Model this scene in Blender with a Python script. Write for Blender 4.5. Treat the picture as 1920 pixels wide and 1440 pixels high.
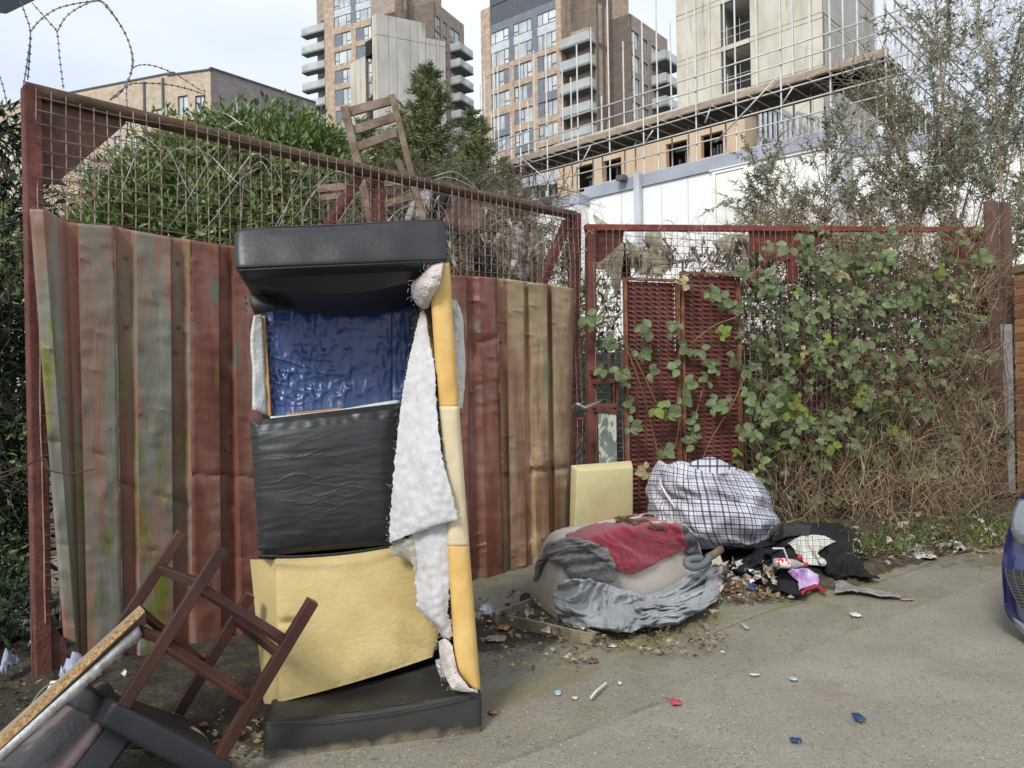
import bpy, bmesh, math, random
import numpy as np
from mathutils import Vector, Matrix, noise
from mathutils.bvhtree import BVHTree
random.seed(7); rng = np.random.default_rng(7)
for o in list(bpy.data.objects): bpy.data.objects.remove(o)
SC = bpy.context.scene; COL = SC.collection
# ---------------------------------------------------------------- camera
ROLL = math.radians(1.0); CH = 1.6; F = 1440.0
CR = Vector((math.cos(ROLL), 0, -math.sin(ROLL))); CU = Vector((math.sin(ROLL), 0, math.cos(ROLL))); CAM = Vector((0, 0, CH))
cd = bpy.data.cameras.new('camera'); cam = bpy.data.objects.new('camera', cd); COL.objects.link(cam)
cd.sensor_width = 36; cd.lens = F / 1920 * 36; cd.clip_end = 2000; cd.clip_start = 0.05
m3 = Matrix((CR, CU, Vector((0, -1, 0)))).transposed(); cam.matrix_world = Matrix.Translation(CAM) @ m3.to_4x4()
SC.camera = cam
# ---------------------------------------------------------------- sky and sun
SUN_EL, SUN_AZ = math.radians(42), math.radians(205)     # azimuth from +Y, clockwise
W = bpy.data.worlds.new('World'); SC.world = W; W.use_nodes = True; nt = W.node_tree; nt.nodes.clear()
def wn(t, **k):
    n = nt.nodes.new(t)
    for a, b in k.items(): setattr(n, a, b)
    return n
sky = wn('ShaderNodeTexSky', sky_type='NISHITA', sun_disc=False, sun_elevation=SUN_EL, sun_rotation=SUN_AZ)
tc = wn('ShaderNodeTexCoord'); mp = wn('ShaderNodeMapping'); mp.inputs['Scale'].default_value = (1.0, 1.0, 2.6)
mp.inputs['Location'].default_value = (.3, .2, .4)
cn = wn('ShaderNodeTexNoise'); cn.inputs['Scale'].default_value = 1.7; cn.inputs['Detail'].default_value = 7; cn.inputs['Roughness'].default_value = .5
cr = wn('ShaderNodeValToRGB'); cr.color_ramp.elements[0].position = .33; cr.color_ramp.elements[1].position = .68
cr.color_ramp.elements[0].color = (3.7, 4.15, 4.9, 1); cr.color_ramp.elements[1].color = (5.4, 5.5, 5.6, 1)
mx = wn('ShaderNodeMixRGB'); mx.inputs[0].default_value = .92
bg = wn('ShaderNodeBackground'); bg.inputs[1].default_value = .105
wo = wn('ShaderNodeOutputWorld'); L = nt.links.new
L(tc.outputs['Generated'], mp.inputs[0]); L(mp.outputs[0], cn.inputs[0]); L(cn.outputs[0], cr.inputs[0])
L(sky.outputs[0], mx.inputs[1]); L(cr.outputs[0], mx.inputs[2]); L(mx.outputs[0], bg.inputs[0]); L(bg.outputs[0], wo.inputs[0])
sl = bpy.data.lights.new('sun', 'SUN'); so = bpy.data.objects.new('sun', sl); COL.objects.link(so)
sl.energy = 1.5; sl.angle = math.radians(14); sl.color = (1, .96, .9)
sdir = Vector((math.sin(SUN_AZ) * math.cos(SUN_EL), math.cos(SUN_AZ) * math.cos(SUN_EL), math.sin(SUN_EL)))
so.rotation_euler = sdir.to_track_quat('Z', 'Y').to_euler()
SC.view_settings.view_transform = 'Standard'; SC.view_settings.look = 'None'; SC.view_settings.gamma = 1
SC.view_settings.exposure = 1.0; SC.view_settings.use_curve_mapping = False
SC.render.engine = 'CYCLES'
# ---------------------------------------------------------------- pixel helpers (photo is 1920 x 1440)
def RAY(px, py): return Vector((0, 1, 0)) + CR * ((px - 960) / F) + CU * ((720 - py) / F)
def P(px, py, d): return CAM + RAY(px, py) * d
def G(px, py, z=0.0):
    r = RAY(px, py); return CAM + r * ((z - CH) / r.z)
def PX(v):
    w = Vector(v) - CAM; return (960 + F * w.dot(CR) / w.y, 720 - F * w.dot(CU) / w.y)
# ---------------------------------------------------------------- materials
MATS = {}
def mat(name, cols, scale=5, rough=.8, bump=.2, bscale=60, st=(1, 1, 1), metal=0, detail=6, island=0, trans=0,
        spec=.3, coat=0, bst=None, uv=False, alpha=1, rvar=0, bdist=.01, dist=0, spots=None, sheen=0, nr=.6):
    if name in MATS: return MATS[name]
    m = bpy.data.materials.new(name); m.use_nodes = True; t = m.node_tree; N = t.nodes; K = t.links.new
    b = N['Principled BSDF']; b.inputs['Roughness'].default_value = rough; b.inputs['Metallic'].default_value = metal
    b.inputs['Specular IOR Level'].default_value = spec; b.inputs['Coat Weight'].default_value = coat
    if sheen: b.inputs['Sheen Weight'].default_value = sheen
    c = N.new('ShaderNodeTexCoord'); src = c.outputs['UV' if uv else 'Object']
    mpn = N.new('ShaderNodeMapping'); mpn.inputs['Scale'].default_value = st; K(src, mpn.inputs[0])
    if isinstance(cols, tuple): cols = [(0, tuple(x * .82 for x in cols)), (1, tuple(min(1, x * 1.18) for x in cols))]
    no = N.new('ShaderNodeTexNoise'); no.inputs['Scale'].default_value = scale; no.inputs['Detail'].default_value = detail
    no.inputs['Roughness'].default_value = nr; no.inputs['Distortion'].default_value = dist
    K(mpn.outputs[0], no.inputs[0])
    rp = N.new('ShaderNodeValToRGB'); el = rp.color_ramp.elements
    lo, hi = .3, .7
    while len(el) < len(cols): el.new(.5)
    for e, (p, q) in zip(el, cols): e.position = lo + (hi - lo) * p; e.color = (*q, 1)
    K(no.outputs[0], rp.inputs[0]); out = rp.outputs[0]
    if spots:                                             # (scale, threshold, colour, stretch)
        for sc_, th, col_, sst in spots:
            m2 = N.new('ShaderNodeMapping'); m2.inputs['Scale'].default_value = sst; m2.inputs['Location'].default_value = (sc_ * 1.7, 3.1, th * 9); K(src, m2.inputs[0])
            n2 = N.new('ShaderNodeTexNoise'); n2.inputs['Scale'].default_value = sc_; n2.inputs['Detail'].default_value = 7; n2.inputs['Roughness'].default_value = .65
            K(m2.outputs[0], n2.inputs[0])
            mr = N.new('ShaderNodeMapRange'); mr.inputs[1].default_value = th; mr.inputs[2].default_value = th + .07; K(n2.outputs[0], mr.inputs[0])
            x2 = N.new('ShaderNodeMixRGB'); K(mr.outputs[0], x2.inputs[0]); K(out, x2.inputs[1]); x2.inputs[2].default_value = (*col_, 1); out = x2.outputs[0]
    if island:
        g = N.new('ShaderNodeNewGeometry'); oi = N.new('ShaderNodeObjectInfo')
        ad = N.new('ShaderNodeMath'); ad.operation = 'ADD'; K(g.outputs['Random Per Island'], ad.inputs[0]); K(oi.outputs['Random'], ad.inputs[1])
        fr = N.new('ShaderNodeMath'); fr.operation = 'FRACT'; K(ad.outputs[0], fr.inputs[0])
        h = N.new('ShaderNodeHueSaturation')
        mv = N.new('ShaderNodeMapRange'); mv.inputs[3].default_value = 1 - island; mv.inputs[4].default_value = 1 + island; K(fr.outputs[0], mv.inputs[0])
        mh = N.new('ShaderNodeMapRange'); mh.inputs[3].default_value = .5 - island * .05; mh.inputs[4].default_value = .5 + island * .04; K(fr.outputs[0], mh.inputs[0])
        K(mv.outputs[0], h.inputs['Value']); K(mh.outputs[0], h.inputs['Hue']); K(out, h.inputs['Color']); out = h.outputs[0]
    K(out, b.inputs['Base Color'])
    if rvar:
        mr = N.new('ShaderNodeMapRange'); mr.inputs[3].default_value = rough - rvar; mr.inputs[4].default_value = rough + rvar
        K(no.outputs[0], mr.inputs[0]); K(mr.outputs[0], b.inputs['Roughness'])
    if bump:
        m3_ = N.new('ShaderNodeMapping'); m3_.inputs['Scale'].default_value = bst or st; K(src, m3_.inputs[0])
        bn = N.new('ShaderNodeTexNoise'); bn.inputs['Scale'].default_value = bscale; bn.inputs['Detail'].default_value = 5; K(m3_.outputs[0], bn.inputs[0])
        bu = N.new('ShaderNodeBump'); bu.inputs['Strength'].default_value = bump; bu.inputs['Distance'].default_value = bdist
        K(bn.outputs[0], bu.inputs['Height']); K(bu.outputs[0], b.inputs['Normal'])
    if trans:
        tr = N.new('ShaderNodeBsdfTranslucent'); K(out, tr.inputs[0]); ms = N.new('ShaderNodeMixShader'); ms.inputs[0].default_value = trans
        K(b.outputs[0], ms.inputs[1]); K(tr.outputs[0], ms.inputs[2]); K(ms.outputs[0], N['Material Output'].inputs[0])
    if alpha < 1: b.inputs['Alpha'].default_value = alpha
    MATS[name] = m; return m
def nodes(m): return m.node_tree.nodes, m.node_tree.links.new, m.node_tree.nodes['Principled BSDF']
def brickmat(name, c1, c2, mortar, scale, var):
    m = mat(name, c1, bump=0); N, K, b = nodes(m)
    tcn = N.new('ShaderNodeTexCoord'); br = N.new('ShaderNodeTexBrick'); br.inputs['Scale'].default_value = scale
    br.inputs['Color1'].default_value = (*c1, 1); br.inputs['Color2'].default_value = (*c2, 1); br.inputs['Mortar'].default_value = (*mortar, 1)
    br.inputs['Mortar Size'].default_value = .018; br.inputs['Brick Width'].default_value = .9; br.inputs['Row Height'].default_value = .3; br.inputs['Bias'].default_value = -.1
    no = N.new('ShaderNodeTexNoise'); no.inputs['Scale'].default_value = 1.3; no.inputs['Detail'].default_value = 6; no.inputs['Roughness'].default_value = .7
    rp = N.new('ShaderNodeMapRange'); rp.inputs[1].default_value = .3; rp.inputs[2].default_value = .7; rp.inputs[3].default_value = 1 - var; rp.inputs[4].default_value = 1 + var
    h = N.new('ShaderNodeHueSaturation')
    K(tcn.outputs['UV'], br.inputs[0]); K(tcn.outputs['UV'], no.inputs[0]); K(no.outputs[0], rp.inputs[0]); K(rp.outputs[0], h.inputs['Value'])
    K(br.outputs[0], h.inputs['Color']); K(h.outputs[0], b.inputs['Base Color']); b.inputs['Roughness'].default_value = .9
    return m
# ---------------------------------------------------------------- mesh helpers
class MB:
    def __init__(s): s.v = []; s.f = []; s.uv = {}
    def add(s, vs, fs):
        n = len(s.v); s.v += [Vector(x) for x in vs]; s.f += [tuple(i + n for i in f) for f in fs]; return n
    def quad(s, a, b, c, d): s.add([a, b, c, d], [(0, 1, 2, 3)])
    def prism(s, pts, vec):
        n = len(pts); vec = Vector(vec); pts = [Vector(p) for p in pts]
        s.add(pts + [p + vec for p in pts], [tuple(range(n)), tuple(range(2 * n - 1, n - 1, -1))] + [(i, i + n, (i + 1) % n + n, (i + 1) % n) for i in range(n)])
    def bar(s, a, b, w, h, up=(0, 0, 1)):            # rectangular bar a->b, width w across, h along up
        a, b = Vector(a), Vector(b); t = (b - a).normalized(); u = Vector(up)
        x = t.cross(u)
        if x.length < 1e-3: x = t.cross(Vector((0, 1, 0)))
        x.normalize(); u = x.cross(t).normalized(); x = x * w / 2; u = u * h / 2
        s.prism([a - x - u, a + x - u, a + x + u, a - x + u], b - a)
    def box(s, x0, x1, y0, y1, z0, z1): s.prism([(x0, y0, z0), (x1, y0, z0), (x1, y1, z0), (x0, y1, z0)], (0, 0, z1 - z0))
    def tube(s, pts, r, n=8, cap=True):
        pts = [Vector(p) for p in pts]; rs = r if isinstance(r, (list, tuple)) else [r] * len(pts)
        base = len(s.v); prev = None
        for i, p in enumerate(pts):
            t = (pts[min(i + 1, len(pts) - 1)] - pts[max(i - 1, 0)])
            if t.length < 1e-9: t = Vector((0, 0, 1))
            t.normalize()
            x = prev - t * prev.dot(t) if prev is not None else t.orthogonal()
            if x.length < 1e-6: x = t.orthogonal()
            x.normalize(); prev = x; y = t.cross(x)
            for k in range(n):
                a = 2 * math.pi * k / n; s.v.append(p + (x * math.cos(a) + y * math.sin(a)) * rs[i])
        for i in range(len(pts) - 1):
            for k in range(n):
                a = base + i * n + k; b = base + i * n + (k + 1) % n; s.f.append((a, b, b + n, a + n))
        if cap and n > 2:
            s.f.append(tuple(base + k for k in range(n - 1, -1, -1))); e = base + (len(pts) - 1) * n; s.f.append(tuple(e + k for k in range(n)))
    def grid(s, rows, wrap=False):
        n0 = len(s.v); R = len(rows); C_ = len(rows[0])
        for r in rows: s.v += [Vector(p) for p in r]
        for i in range(R - 1):
            for j in range(C_ - (0 if wrap else 1)):
                a = n0 + i * C_ + j; b = n0 + i * C_ + (j + 1) % C_; s.f.append((a, b, b + C_, a + C_))
        return n0
def link(name, me, m, parent=None, loc=None):
    o = bpy.data.objects.new(name, me); COL.objects.link(o)
    if m is not None: me.materials.append(m)
    if parent is not None: o.parent = parent
    elif loc is not None: o.location = loc
    return o
def wloc(o):
    v = Vector((0, 0, 0))
    while o is not None: v += o.location; o = o.parent
    return v
def obj(name, mb, m, parent=None, smooth=False, bevel=0, segs=2, solid=0, sub=0, uvs=None, angle=None):
    if parent is not None: org = wloc(parent)
    else:
        xs = [v.x for v in mb.v]; ys = [v.y for v in mb.v]; org = Vector(((min(xs) + max(xs)) / 2, (min(ys) + max(ys)) / 2, min(v.z for v in mb.v)))
    me = bpy.data.meshes.new(name); me.from_pydata([v - org for v in mb.v], [], mb.f)
    if uvs is not None:
        ul = me.uv_layers.new(name='UVMap'); vi = np.empty(len(me.loops), dtype=np.int32); me.loops.foreach_get('vertex_index', vi)
        ul.data.foreach_set('uv', np.array(uvs, dtype=np.float32)[vi].ravel())
    if smooth: me.shade_smooth()
    me.validate(); me.update()
    o = link(name, me, m, parent, org)
    if solid: s_ = o.modifiers.new('solid', 'SOLIDIFY'); s_.thickness = solid; s_.offset = 0
    if bevel: b_ = o.modifiers.new('bevel', 'BEVEL'); b_.width = bevel; b_.segments = segs; b_.limit_method = 'ANGLE'
    if sub: s_ = o.modifiers.new('sub', 'SUBSURF'); s_.levels = sub; s_.render_levels = sub
    return o
def fast(name, V, Q, m, parent=None, smooth=False):        # numpy mesh: V (n,3), Q (k,3 or 4)
    V = np.asarray(V, dtype=np.float32); Q = np.asarray(Q, dtype=np.int32); k = Q.shape[1]
    if parent is not None: org = wloc(parent)
    else: org = Vector(((V[:, 0].min() + V[:, 0].max()) / 2, (V[:, 1].min() + V[:, 1].max()) / 2, V[:, 2].min()))
    V = V - np.array(org, dtype=np.float32)
    me = bpy.data.meshes.new(name); me.vertices.add(len(V)); me.vertices.foreach_set('co', V.ravel())
    me.loops.add(Q.size); me.loops.foreach_set('vertex_index', Q.ravel()); me.polygons.add(len(Q))
    me.polygons.foreach_set('loop_start', np.arange(0, Q.size, k, dtype=np.int32))
    me.update(calc_edges=True)
    if smooth: me.shade_smooth()
    return link(name, me, m, parent, org)
def tag(o, label=None, cat=None, group=None, kind=None):
    if label: o['label'] = label
    if cat: o['category'] = cat
    if group: o['group'] = group
    if kind: o['kind'] = kind
    return o
def thing(name, label, cat, loc, group=None):
    o = bpy.data.objects.new(name, None); COL.objects.link(o); o.location = loc; o.empty_display_size = .1
    return tag(o, label, cat, group)
def struct(name, mb, m, **k): return tag(obj(name, mb, m, **k), kind='structure')
def cat_rom(p0, p1, p2, p3, t): return .5 * ((2 * p1) + (p2 - p0) * t + (2 * p0 - 5 * p1 + 4 * p2 - p3) * t * t + (3 * p1 - p0 - 3 * p2 + p3) * t ** 3)
def spline(pts, n):
    A = np.array([list(p) for p in pts], dtype=float); k = len(A)
    if k == 1: return A
    out = []
    for i in range(k - 1):
        a = A[i - 1] if i > 0 else 2 * A[0] - A[1]; d = A[i + 2] if i + 2 < k else 2 * A[-1] - A[-2]
        for q in range(n): out.append(cat_rom(a, A[i], A[i + 1], d, q / n))
    out.append(A[-1]); return np.array(out)
def lattice(rows, nu, nv):                                   # rows of control tuples -> fine array [R][C][dim]
    R = [spline(r, nu) for r in rows]; R = np.array(R); C_ = R.shape[1]
    cols = [spline(R[:, j], nv) for j in range(C_)]
    return np.array(cols).transpose(1, 0, 2)
def fn(x, y, z=0): return noise.noise(Vector((x, y, z)))
def ridge(x, y, z=0): return 1 - abs(noise.noise(Vector((x, y, z)))) * 2
def leaves(pts, dirs, nrm, size, asp=.45, fold=.25):        # arrays (n,3),(n,3),(n,3),(n,) -> V,Q with two quads-ish per leaf
    pts = np.asarray(pts); d = np.asarray(dirs); d = d / (np.linalg.norm(d, axis=1, keepdims=True) + 1e-9)
    s = np.cross(d, nrm); s = s / (np.linalg.norm(s, axis=1, keepdims=True) + 1e-9); n = np.cross(s, d)
    z = size[:, None]
    a = pts; b = pts + d * z; mid = pts + d * z * .45; l = mid + s * z * asp * .5 + n * z * fold * .3; r = mid - s * z * asp * .5 + n * z * fold * .3
    V = np.stack([a, l, b, r], 1).reshape(-1, 3); i = np.arange(len(pts))[:, None] * 4
    Q = np.concatenate([np.hstack([i, i + 1, i + 2]), np.hstack([i, i + 2, i + 3])])
    return V, Q
def twigmesh(A, B, ra, rb):                                  # 3-sided prisms
    A = np.asarray(A); B = np.asarray(B); t = B - A; t = t / (np.linalg.norm(t, axis=1, keepdims=True) + 1e-9)
    ref = np.where(np.abs(t[:, 2:3]) > .8, [[1, 0, 0]], [[0, 0, 1]]); x = np.cross(t, ref); x /= np.linalg.norm(x, axis=1, keepdims=True) + 1e-9; y = np.cross(t, x)
    ra = np.asarray(ra)[:, None]; rb = np.asarray(rb)[:, None]; V = []
    for c, r in ((A, ra), (B, rb)):
        for k in range(3):
            an = 2 * math.pi * k / 3; V.append(c + (x * math.cos(an) + y * math.sin(an)) * r)
    V = np.stack(V, 1).reshape(-1, 3); i = np.arange(len(A))[:, None] * 6
    Q = np.concatenate([np.hstack([i + k, i + (k + 1) % 3, i + (k + 1) % 3 + 3, i + k + 3]) for k in range(3)]); return V, Q
def curvy(p, d, length, nseg, wob, droop=0):
    p = Vector(p); d = Vector(d).normalized(); out = [p.copy()]; st = length / nseg
    for i in range(nseg):
        d = (d + Vector(rng.normal(0, wob, 3)) + Vector((0, 0, -droop))).normalized(); p = p + d * st; out.append(p.copy())
    return out
# ================================================================ BACKGROUND BUILDINGS
m_brick1 = brickmat('brick_orange', (.46, .345, .255), (.36, .27, .20), (.40, .36, .31), 1.6, .35)
m_brick2 = brickmat('brick_brown', (.36, .29, .24), (.29, .235, .20), (.33, .30, .27), 1.6, .3)
m_brick3 = brickmat('brick_buff', (.52, .43, .325), (.44, .36, .27), (.40, .34, .27), 1.6, .22)
m_brick4 = brickmat('brick_slate', (.26, .235, .225), (.215, .195, .19), (.19, .17, .16), 1.6, .2)
m_frame = mat('window_frame_grey', (.10, .115, .13), rough=.5, bump=0)
m_clad = mat('grey_cladding', (.17, .19, .22), 2, rough=.5, bump=0)
m_clad2 = mat('grey_cladding_dark', (.09, .10, .12), 2, rough=.5, bump=0)
m_spand = mat('pale_spandrel', (.50, .55, .58), 1.5, rough=.3, bump=0)
m_glass = mat('window_glass', [(0, (.30, .35, .38)), (.5, (.50, .54, .55)), (1, (.66, .68, .66))], .35, rough=.12, bump=0, spec=.6, island=.18)  # pale pane colours stand in for curtains and reflected sky
m_glassb = mat('balcony_glass', (.52, .55, .53), .6, rough=.15, bump=0, spec=.6, alpha=.62)
m_slab = mat('balcony_slab', (.17, .20, .20), 2, rough=.7, bump=0)
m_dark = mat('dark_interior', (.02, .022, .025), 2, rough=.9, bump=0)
m_conc = mat('fair_faced_concrete', [(0, (.40, .375, .31)), (.5, (.52, .49, .41)), (1, (.60, .575, .50))], .9, rough=.9, bump=.25, bscale=6,
             st=(1, 1, .35), spots=[(2.5, .60, (.34, .315, .26), (1, 1, .12)), (1.2, .66, (.63, .62, .56), (1, 1, .5))])
m_conc2 = mat('grey_concrete', [(0, (.33, .325, .30)), (.5, (.42, .41, .38)), (1, (.50, .49, .45))], .9, rough=.9, bump=.25, bscale=6,
              st=(1, 1, .35), spots=[(2.2, .60, (.25, .24, .2), (1, 1, .1))])
class Fac:
    def __init__(s, px, D, d, n=None):
        s.O = P(px, 720, D); s.O.z = 0; s.d = Vector((d[0], d[1], 0)).normalized(); s.n = Vector((s.d.y, -s.d.x, 0))
        if n is not None: s.n = n
    def uv(s, px, py):
        r = RAY(px, py); t = (s.O - CAM).dot(s.n) / r.dot(s.n); p = CAM + r * t; return ((p - s.O).dot(s.d), p.z)
    def s_(s, px, py=300): return s.uv(px, py)[0]
    def z_(s, px, py): return s.uv(px, py)[1]
    def p(s, a, z, off=0): q = s.O + s.d * a + s.n * off; return Vector((q.x, q.y, z))
    def side(s, a, turn=1):                    # facade starting at s=a running away from the viewer
        f = Fac.__new__(Fac); f.O = s.O + s.d * a; f.d = -s.n * turn; f.n = s.d * turn; f.d = f.d * turn; return f
def fbox(mb, f, s0, s1, z0, z1, o0, o1):       # box between offsets o0<o1 (o1 nearer viewer)
    mb.prism([f.p(s0, z0, o1), f.p(s1, z0, o1), f.p(s1, z1, o1), f.p(s0, z1, o1)], f.n * (o0 - o1))
def wall(name, f, s0, s1, z0, z1, holes, m, parent, depth=.25, back=8):
    S = sorted({s0, s1} | {h[0] for h in holes} | {h[1] for h in holes}); Z = sorted({z0, z1} | {h[2] for h in holes} | {h[3] for h in holes})
    S = [x for x in S if s0 <= x <= s1]; Z = [x for x in Z if z0 <= x <= z1]
    V = []; Fs = []; U = []
    def q(a, b, c, d, ua, ub, uc, ud):
        n = len(V); V.extend([a, b, c, d]); U.extend([ua, ub, uc, ud]); Fs.append((n, n + 1, n + 2, n + 3))
    for i in range(len(S) - 1):
        for j in range(len(Z) - 1):
            cx, cz = (S[i] + S[i + 1]) / 2, (Z[j] + Z[j + 1]) / 2
            if any(h[0] < cx < h[1] and h[2] < cz < h[3] for h in holes): continue
            a, b, c, d = S[i], S[i + 1], Z[j], Z[j + 1]
            q(f.p(a, c), f.p(b, c), f.p(b, d), f.p(a, d), (a, c), (b, c), (b, d), (a, d))
    for a, b, c, d in holes:
        for (x0, w0), (x1, w1) in (((a, c), (b, c)), ((b, c), (b, d)), ((b, d), (a, d)), ((a, d), (a, c))):
            q(f.p(x0, w0), f.p(x1, w1), f.p(x1, w1, -depth), f.p(x0, w0, -depth), (x0, w0), (x1, w1), (x1, w1 + depth), (x0, w0 + depth))
    mb = MB(); mb.v = V; mb.f = Fs
    for (x0, w0), (x1, w1) in (((s0, z1), (s1, z1)), ((s1, z0), (s1, z1)), ((s0, z0), (s0, z1))):   # roof and returns
        n = len(mb.v); mb.v += [f.p(x0, w0), f.p(x1, w1), f.p(x1, w1, -back), f.p(x0, w0, -back)]; U += [(x0, w0), (x1, w1), (x1 + back, w1), (x0 + back, w0)]; mb.f.append((n, n + 1, n + 2, n + 3))
    n = len(mb.v); mb.v += [f.p(s0, z0, -back), f.p(s1, z0, -back), f.p(s1, z1, -back), f.p(s0, z1, -back)]; U += [(s0, z0), (s1, z0), (s1, z1), (s0, z1)]; mb.f.append((n, n + 1, n + 2, n + 3))
    return obj(name, mb, m, parent, uvs=U)
PANE = {}
def window(f, s0, s1, z0, z1, parent, style=0, off=-.17, name='window', glass=None):
    """frame part with panes as sub-parts; style: fractions of the width at mullions, sign gives grey panel"""
    mb = MB(); t = .06
    for a, b, c, d in ((s0, s1, z0, z0 + t), (s0, s1, z1 - t, z1), (s0, s0 + t, z0 + t, z1 - t), (s1 - t, s1, z0 + t, z1 - t)): fbox(mb, f, a, b, c, d, off - .05, off + .05)
    cuts = {0: [.25, .72], 1: [.3, .6], 2: [.28, .75], 3: [.5], 4: []}[style % 5] if isinstance(style, int) else style
    xs = [s0 + t] + [s0 + (s1 - s0) * c for c in cuts] + [s1 - t]
    for x in xs[1:-1]: fbox(mb, f, x - t / 2, x + t / 2, z0 + t, z1 - t, off - .05, off + .05)
    side = 0 if (hash((round(s0, 1), round(z0, 1))) % 2) else len(xs) - 2
    if len(xs) > 2:
        zc = z0 + (z1 - z0) * .3; fbox(mb, f, xs[side] + t / 2, xs[side + 1] - t / 2, zc - t / 2, zc + t / 2, off - .05, off + .05)
    w = obj(name, mb, m_frame, parent)
    for i in range(len(xs) - 1):
        g = MB(); g.quad(f.p(xs[i], z0, off - .02), f.p(xs[i + 1], z0, off - .02), f.p(xs[i + 1], z1, off - .02), f.p(xs[i], z1, off - .02))
        obj('pane', g, glass or m_glass, w)
    return w
def panel(f, s0, s1, z0, z1, parent, m, name='cladding_panel', o0=-.2, o1=-.1):
    mb = MB(); fbox(mb, f, s0, s1, z0, z1, o0, o1); return obj(name, mb, m, parent)
def balcony(f, s0, s1, z, depth, parent, posts=True):
    mb = MB(); fbox(mb, f, s0, s1, z - .28, z, 0.004, depth); b = obj('balcony', mb, m_slab, parent)
    g = MB(); fbox(g, f, s0 + .03, s1 - .03, z + .002, z + 1.1, depth - .07, depth - .04)
    fbox(g, f, s0 + .03, s0 + .06, z + .002, z + 1.1, .05, depth - .08); fbox(g, f, s1 - .06, s1 - .03, z + .002, z + 1.1, .05, depth - .08)
    obj('balustrade', g, m_glassb, b); return b
rnd = random.Random(3)
# ---------------------------------------------------------------- right-hand residential tower
T2 = thing('residential_tower', 'tall orange brick apartment tower in the middle of the photo, rising above the scaffold deck', 'tower', P(1000, 720, 100) * 1)
T2.location.z = 0
c2 = (913 - 0, 107)
f = Fac(913, 107, (.774, -.633)); y4 = lambda v: v / 4.8; x4 = lambda v: 900 + v / 4.8
sR = f.s_(x4(750)); zt = f.z_(913, 15)
cols = [(f.s_(x4(a)), f.s_(x4(b))) for a, b in ((112, 275), (318, 482), (532, 704))]
rows = [(f.z_(x4(532), y4(b)), f.z_(x4(532), y4(a))) for a, b in ((128, 238), (320, 462), (512, 655), (712, 852), (928, 1066), (1128, 1268), (1330, 1466), (1536, 1670), (1740, 1870), (1950, 2080), (2160, 2290), (2370, 2500), (2580, 2700))]
holes = []; wins = []
gz0, gz1 = rows[1][0], f.z_(x4(532), -60)
bigS = (cols[0][0], cols[2][1])
holes.append((bigS[0], bigS[1], gz0, gz1))
for i, r in enumerate(rows[2:]):
    for c in cols: holes.append((c[0], c[1], r[0], r[1]))
wall('wall', f, 0, sR, 0, zt, holes, m_brick1, T2, back=14)
panel(f, bigS[0], bigS[1], rows[0][1] + 1.1, gz1, T2, m_clad2, 'roof_louvre')
panel(f, bigS[0], bigS[1], rows[0][1] + .05, rows[0][1] + 1.1, T2, m_clad)
for k in range(3):
    for j in (0, 1): window(f, cols[k][0], cols[k][1], rows[j][0], rows[j][1], T2, rnd.randint(0, 2), off=-.12)
    panel(f, cols[k][0], cols[k][1], rows[1][1], rows[0][0], T2, m_spand, 'spandrel_panel')
    if k < 2: panel(f, cols[k][1], cols[k + 1][0], rows[1][0], rows[0][1] + .05, T2, m_clad)
for j, r in enumerate(rows[2:]):
    for k, c in enumerate(cols):
        w = c[1] - c[0]; v = rnd.random()
        if v < .5: window(f, c[0], c[0] + w * .7, r[0], r[1], T2, 1); panel(f, c[0] + w * .7, c[1], r[0], r[1], T2, m_clad)
        elif v < .75: window(f, c[0] + w * .3, c[1], r[0], r[1], T2, 1); panel(f, c[0], c[0] + w * .3, r[0], r[1], T2, m_clad)
        else: window(f, c[0], c[1], r[0], r[1], T2, 0)
for k, j in ((2, 3), (0, 4), (1, 5), (0, 6)):
    if j + 1 < len(rows): panel(f, cols[k][0], cols[k][1], rows[j + 1][1] - .02, rows[j][0] + .02, T2, m_clad, o0=-.12, o1=.03)
# balcony bay beside the front, recessed a little
sB1 = f.s_(x4(1030)); f2 = Fac.__new__(Fac); f2.O = f.O - f.n * 1.0; f2.d = f.d; f2.n = f.n
bz = [f.z_(x4(900), y4(v)) for v in (395, 600, 812, 1022, 1232, 1442, 1650, 1860, 2070, 2280, 2490)]
bh = [(sR + .8, sB1 - 1.2, z + .05, z + 2.35) for z in bz]
wall('bay_wall', f2, sR, sB1, 0, zt + 3, bh, m_brick1, T2, depth=1.0, back=8)
for h, z in zip(bh, bz):
    window(f2, h[0], h[1], h[2], h[3], T2, 3, off=-.95); balcony(f2, sR + .05, sB1 - .1, z, 1.6, T2)
# right return with narrow windows
fr = f.side(sB1 + 2.0); fr.O = f2.O + f.d * (sB1); e = fr.s_(x4(1205), 200)
nz = [(fr.z_(x4(1060), y4(b)), fr.z_(x4(1060), y4(a))) for a, b in ((20, 370), (430, 920), (1050, 1300), (1400, 1650))]
nh = []
for a, b in nz:
    for u, v in ((.12, .34), (.52, .74)): nh.append((e * u, e * v, a, b))
wall('side_wall', fr, 0, e, 0, zt + 3, nh, m_brick2, T2, back=6)
for h in nh: window(fr, *h, T2, 3, off=-.15)
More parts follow.
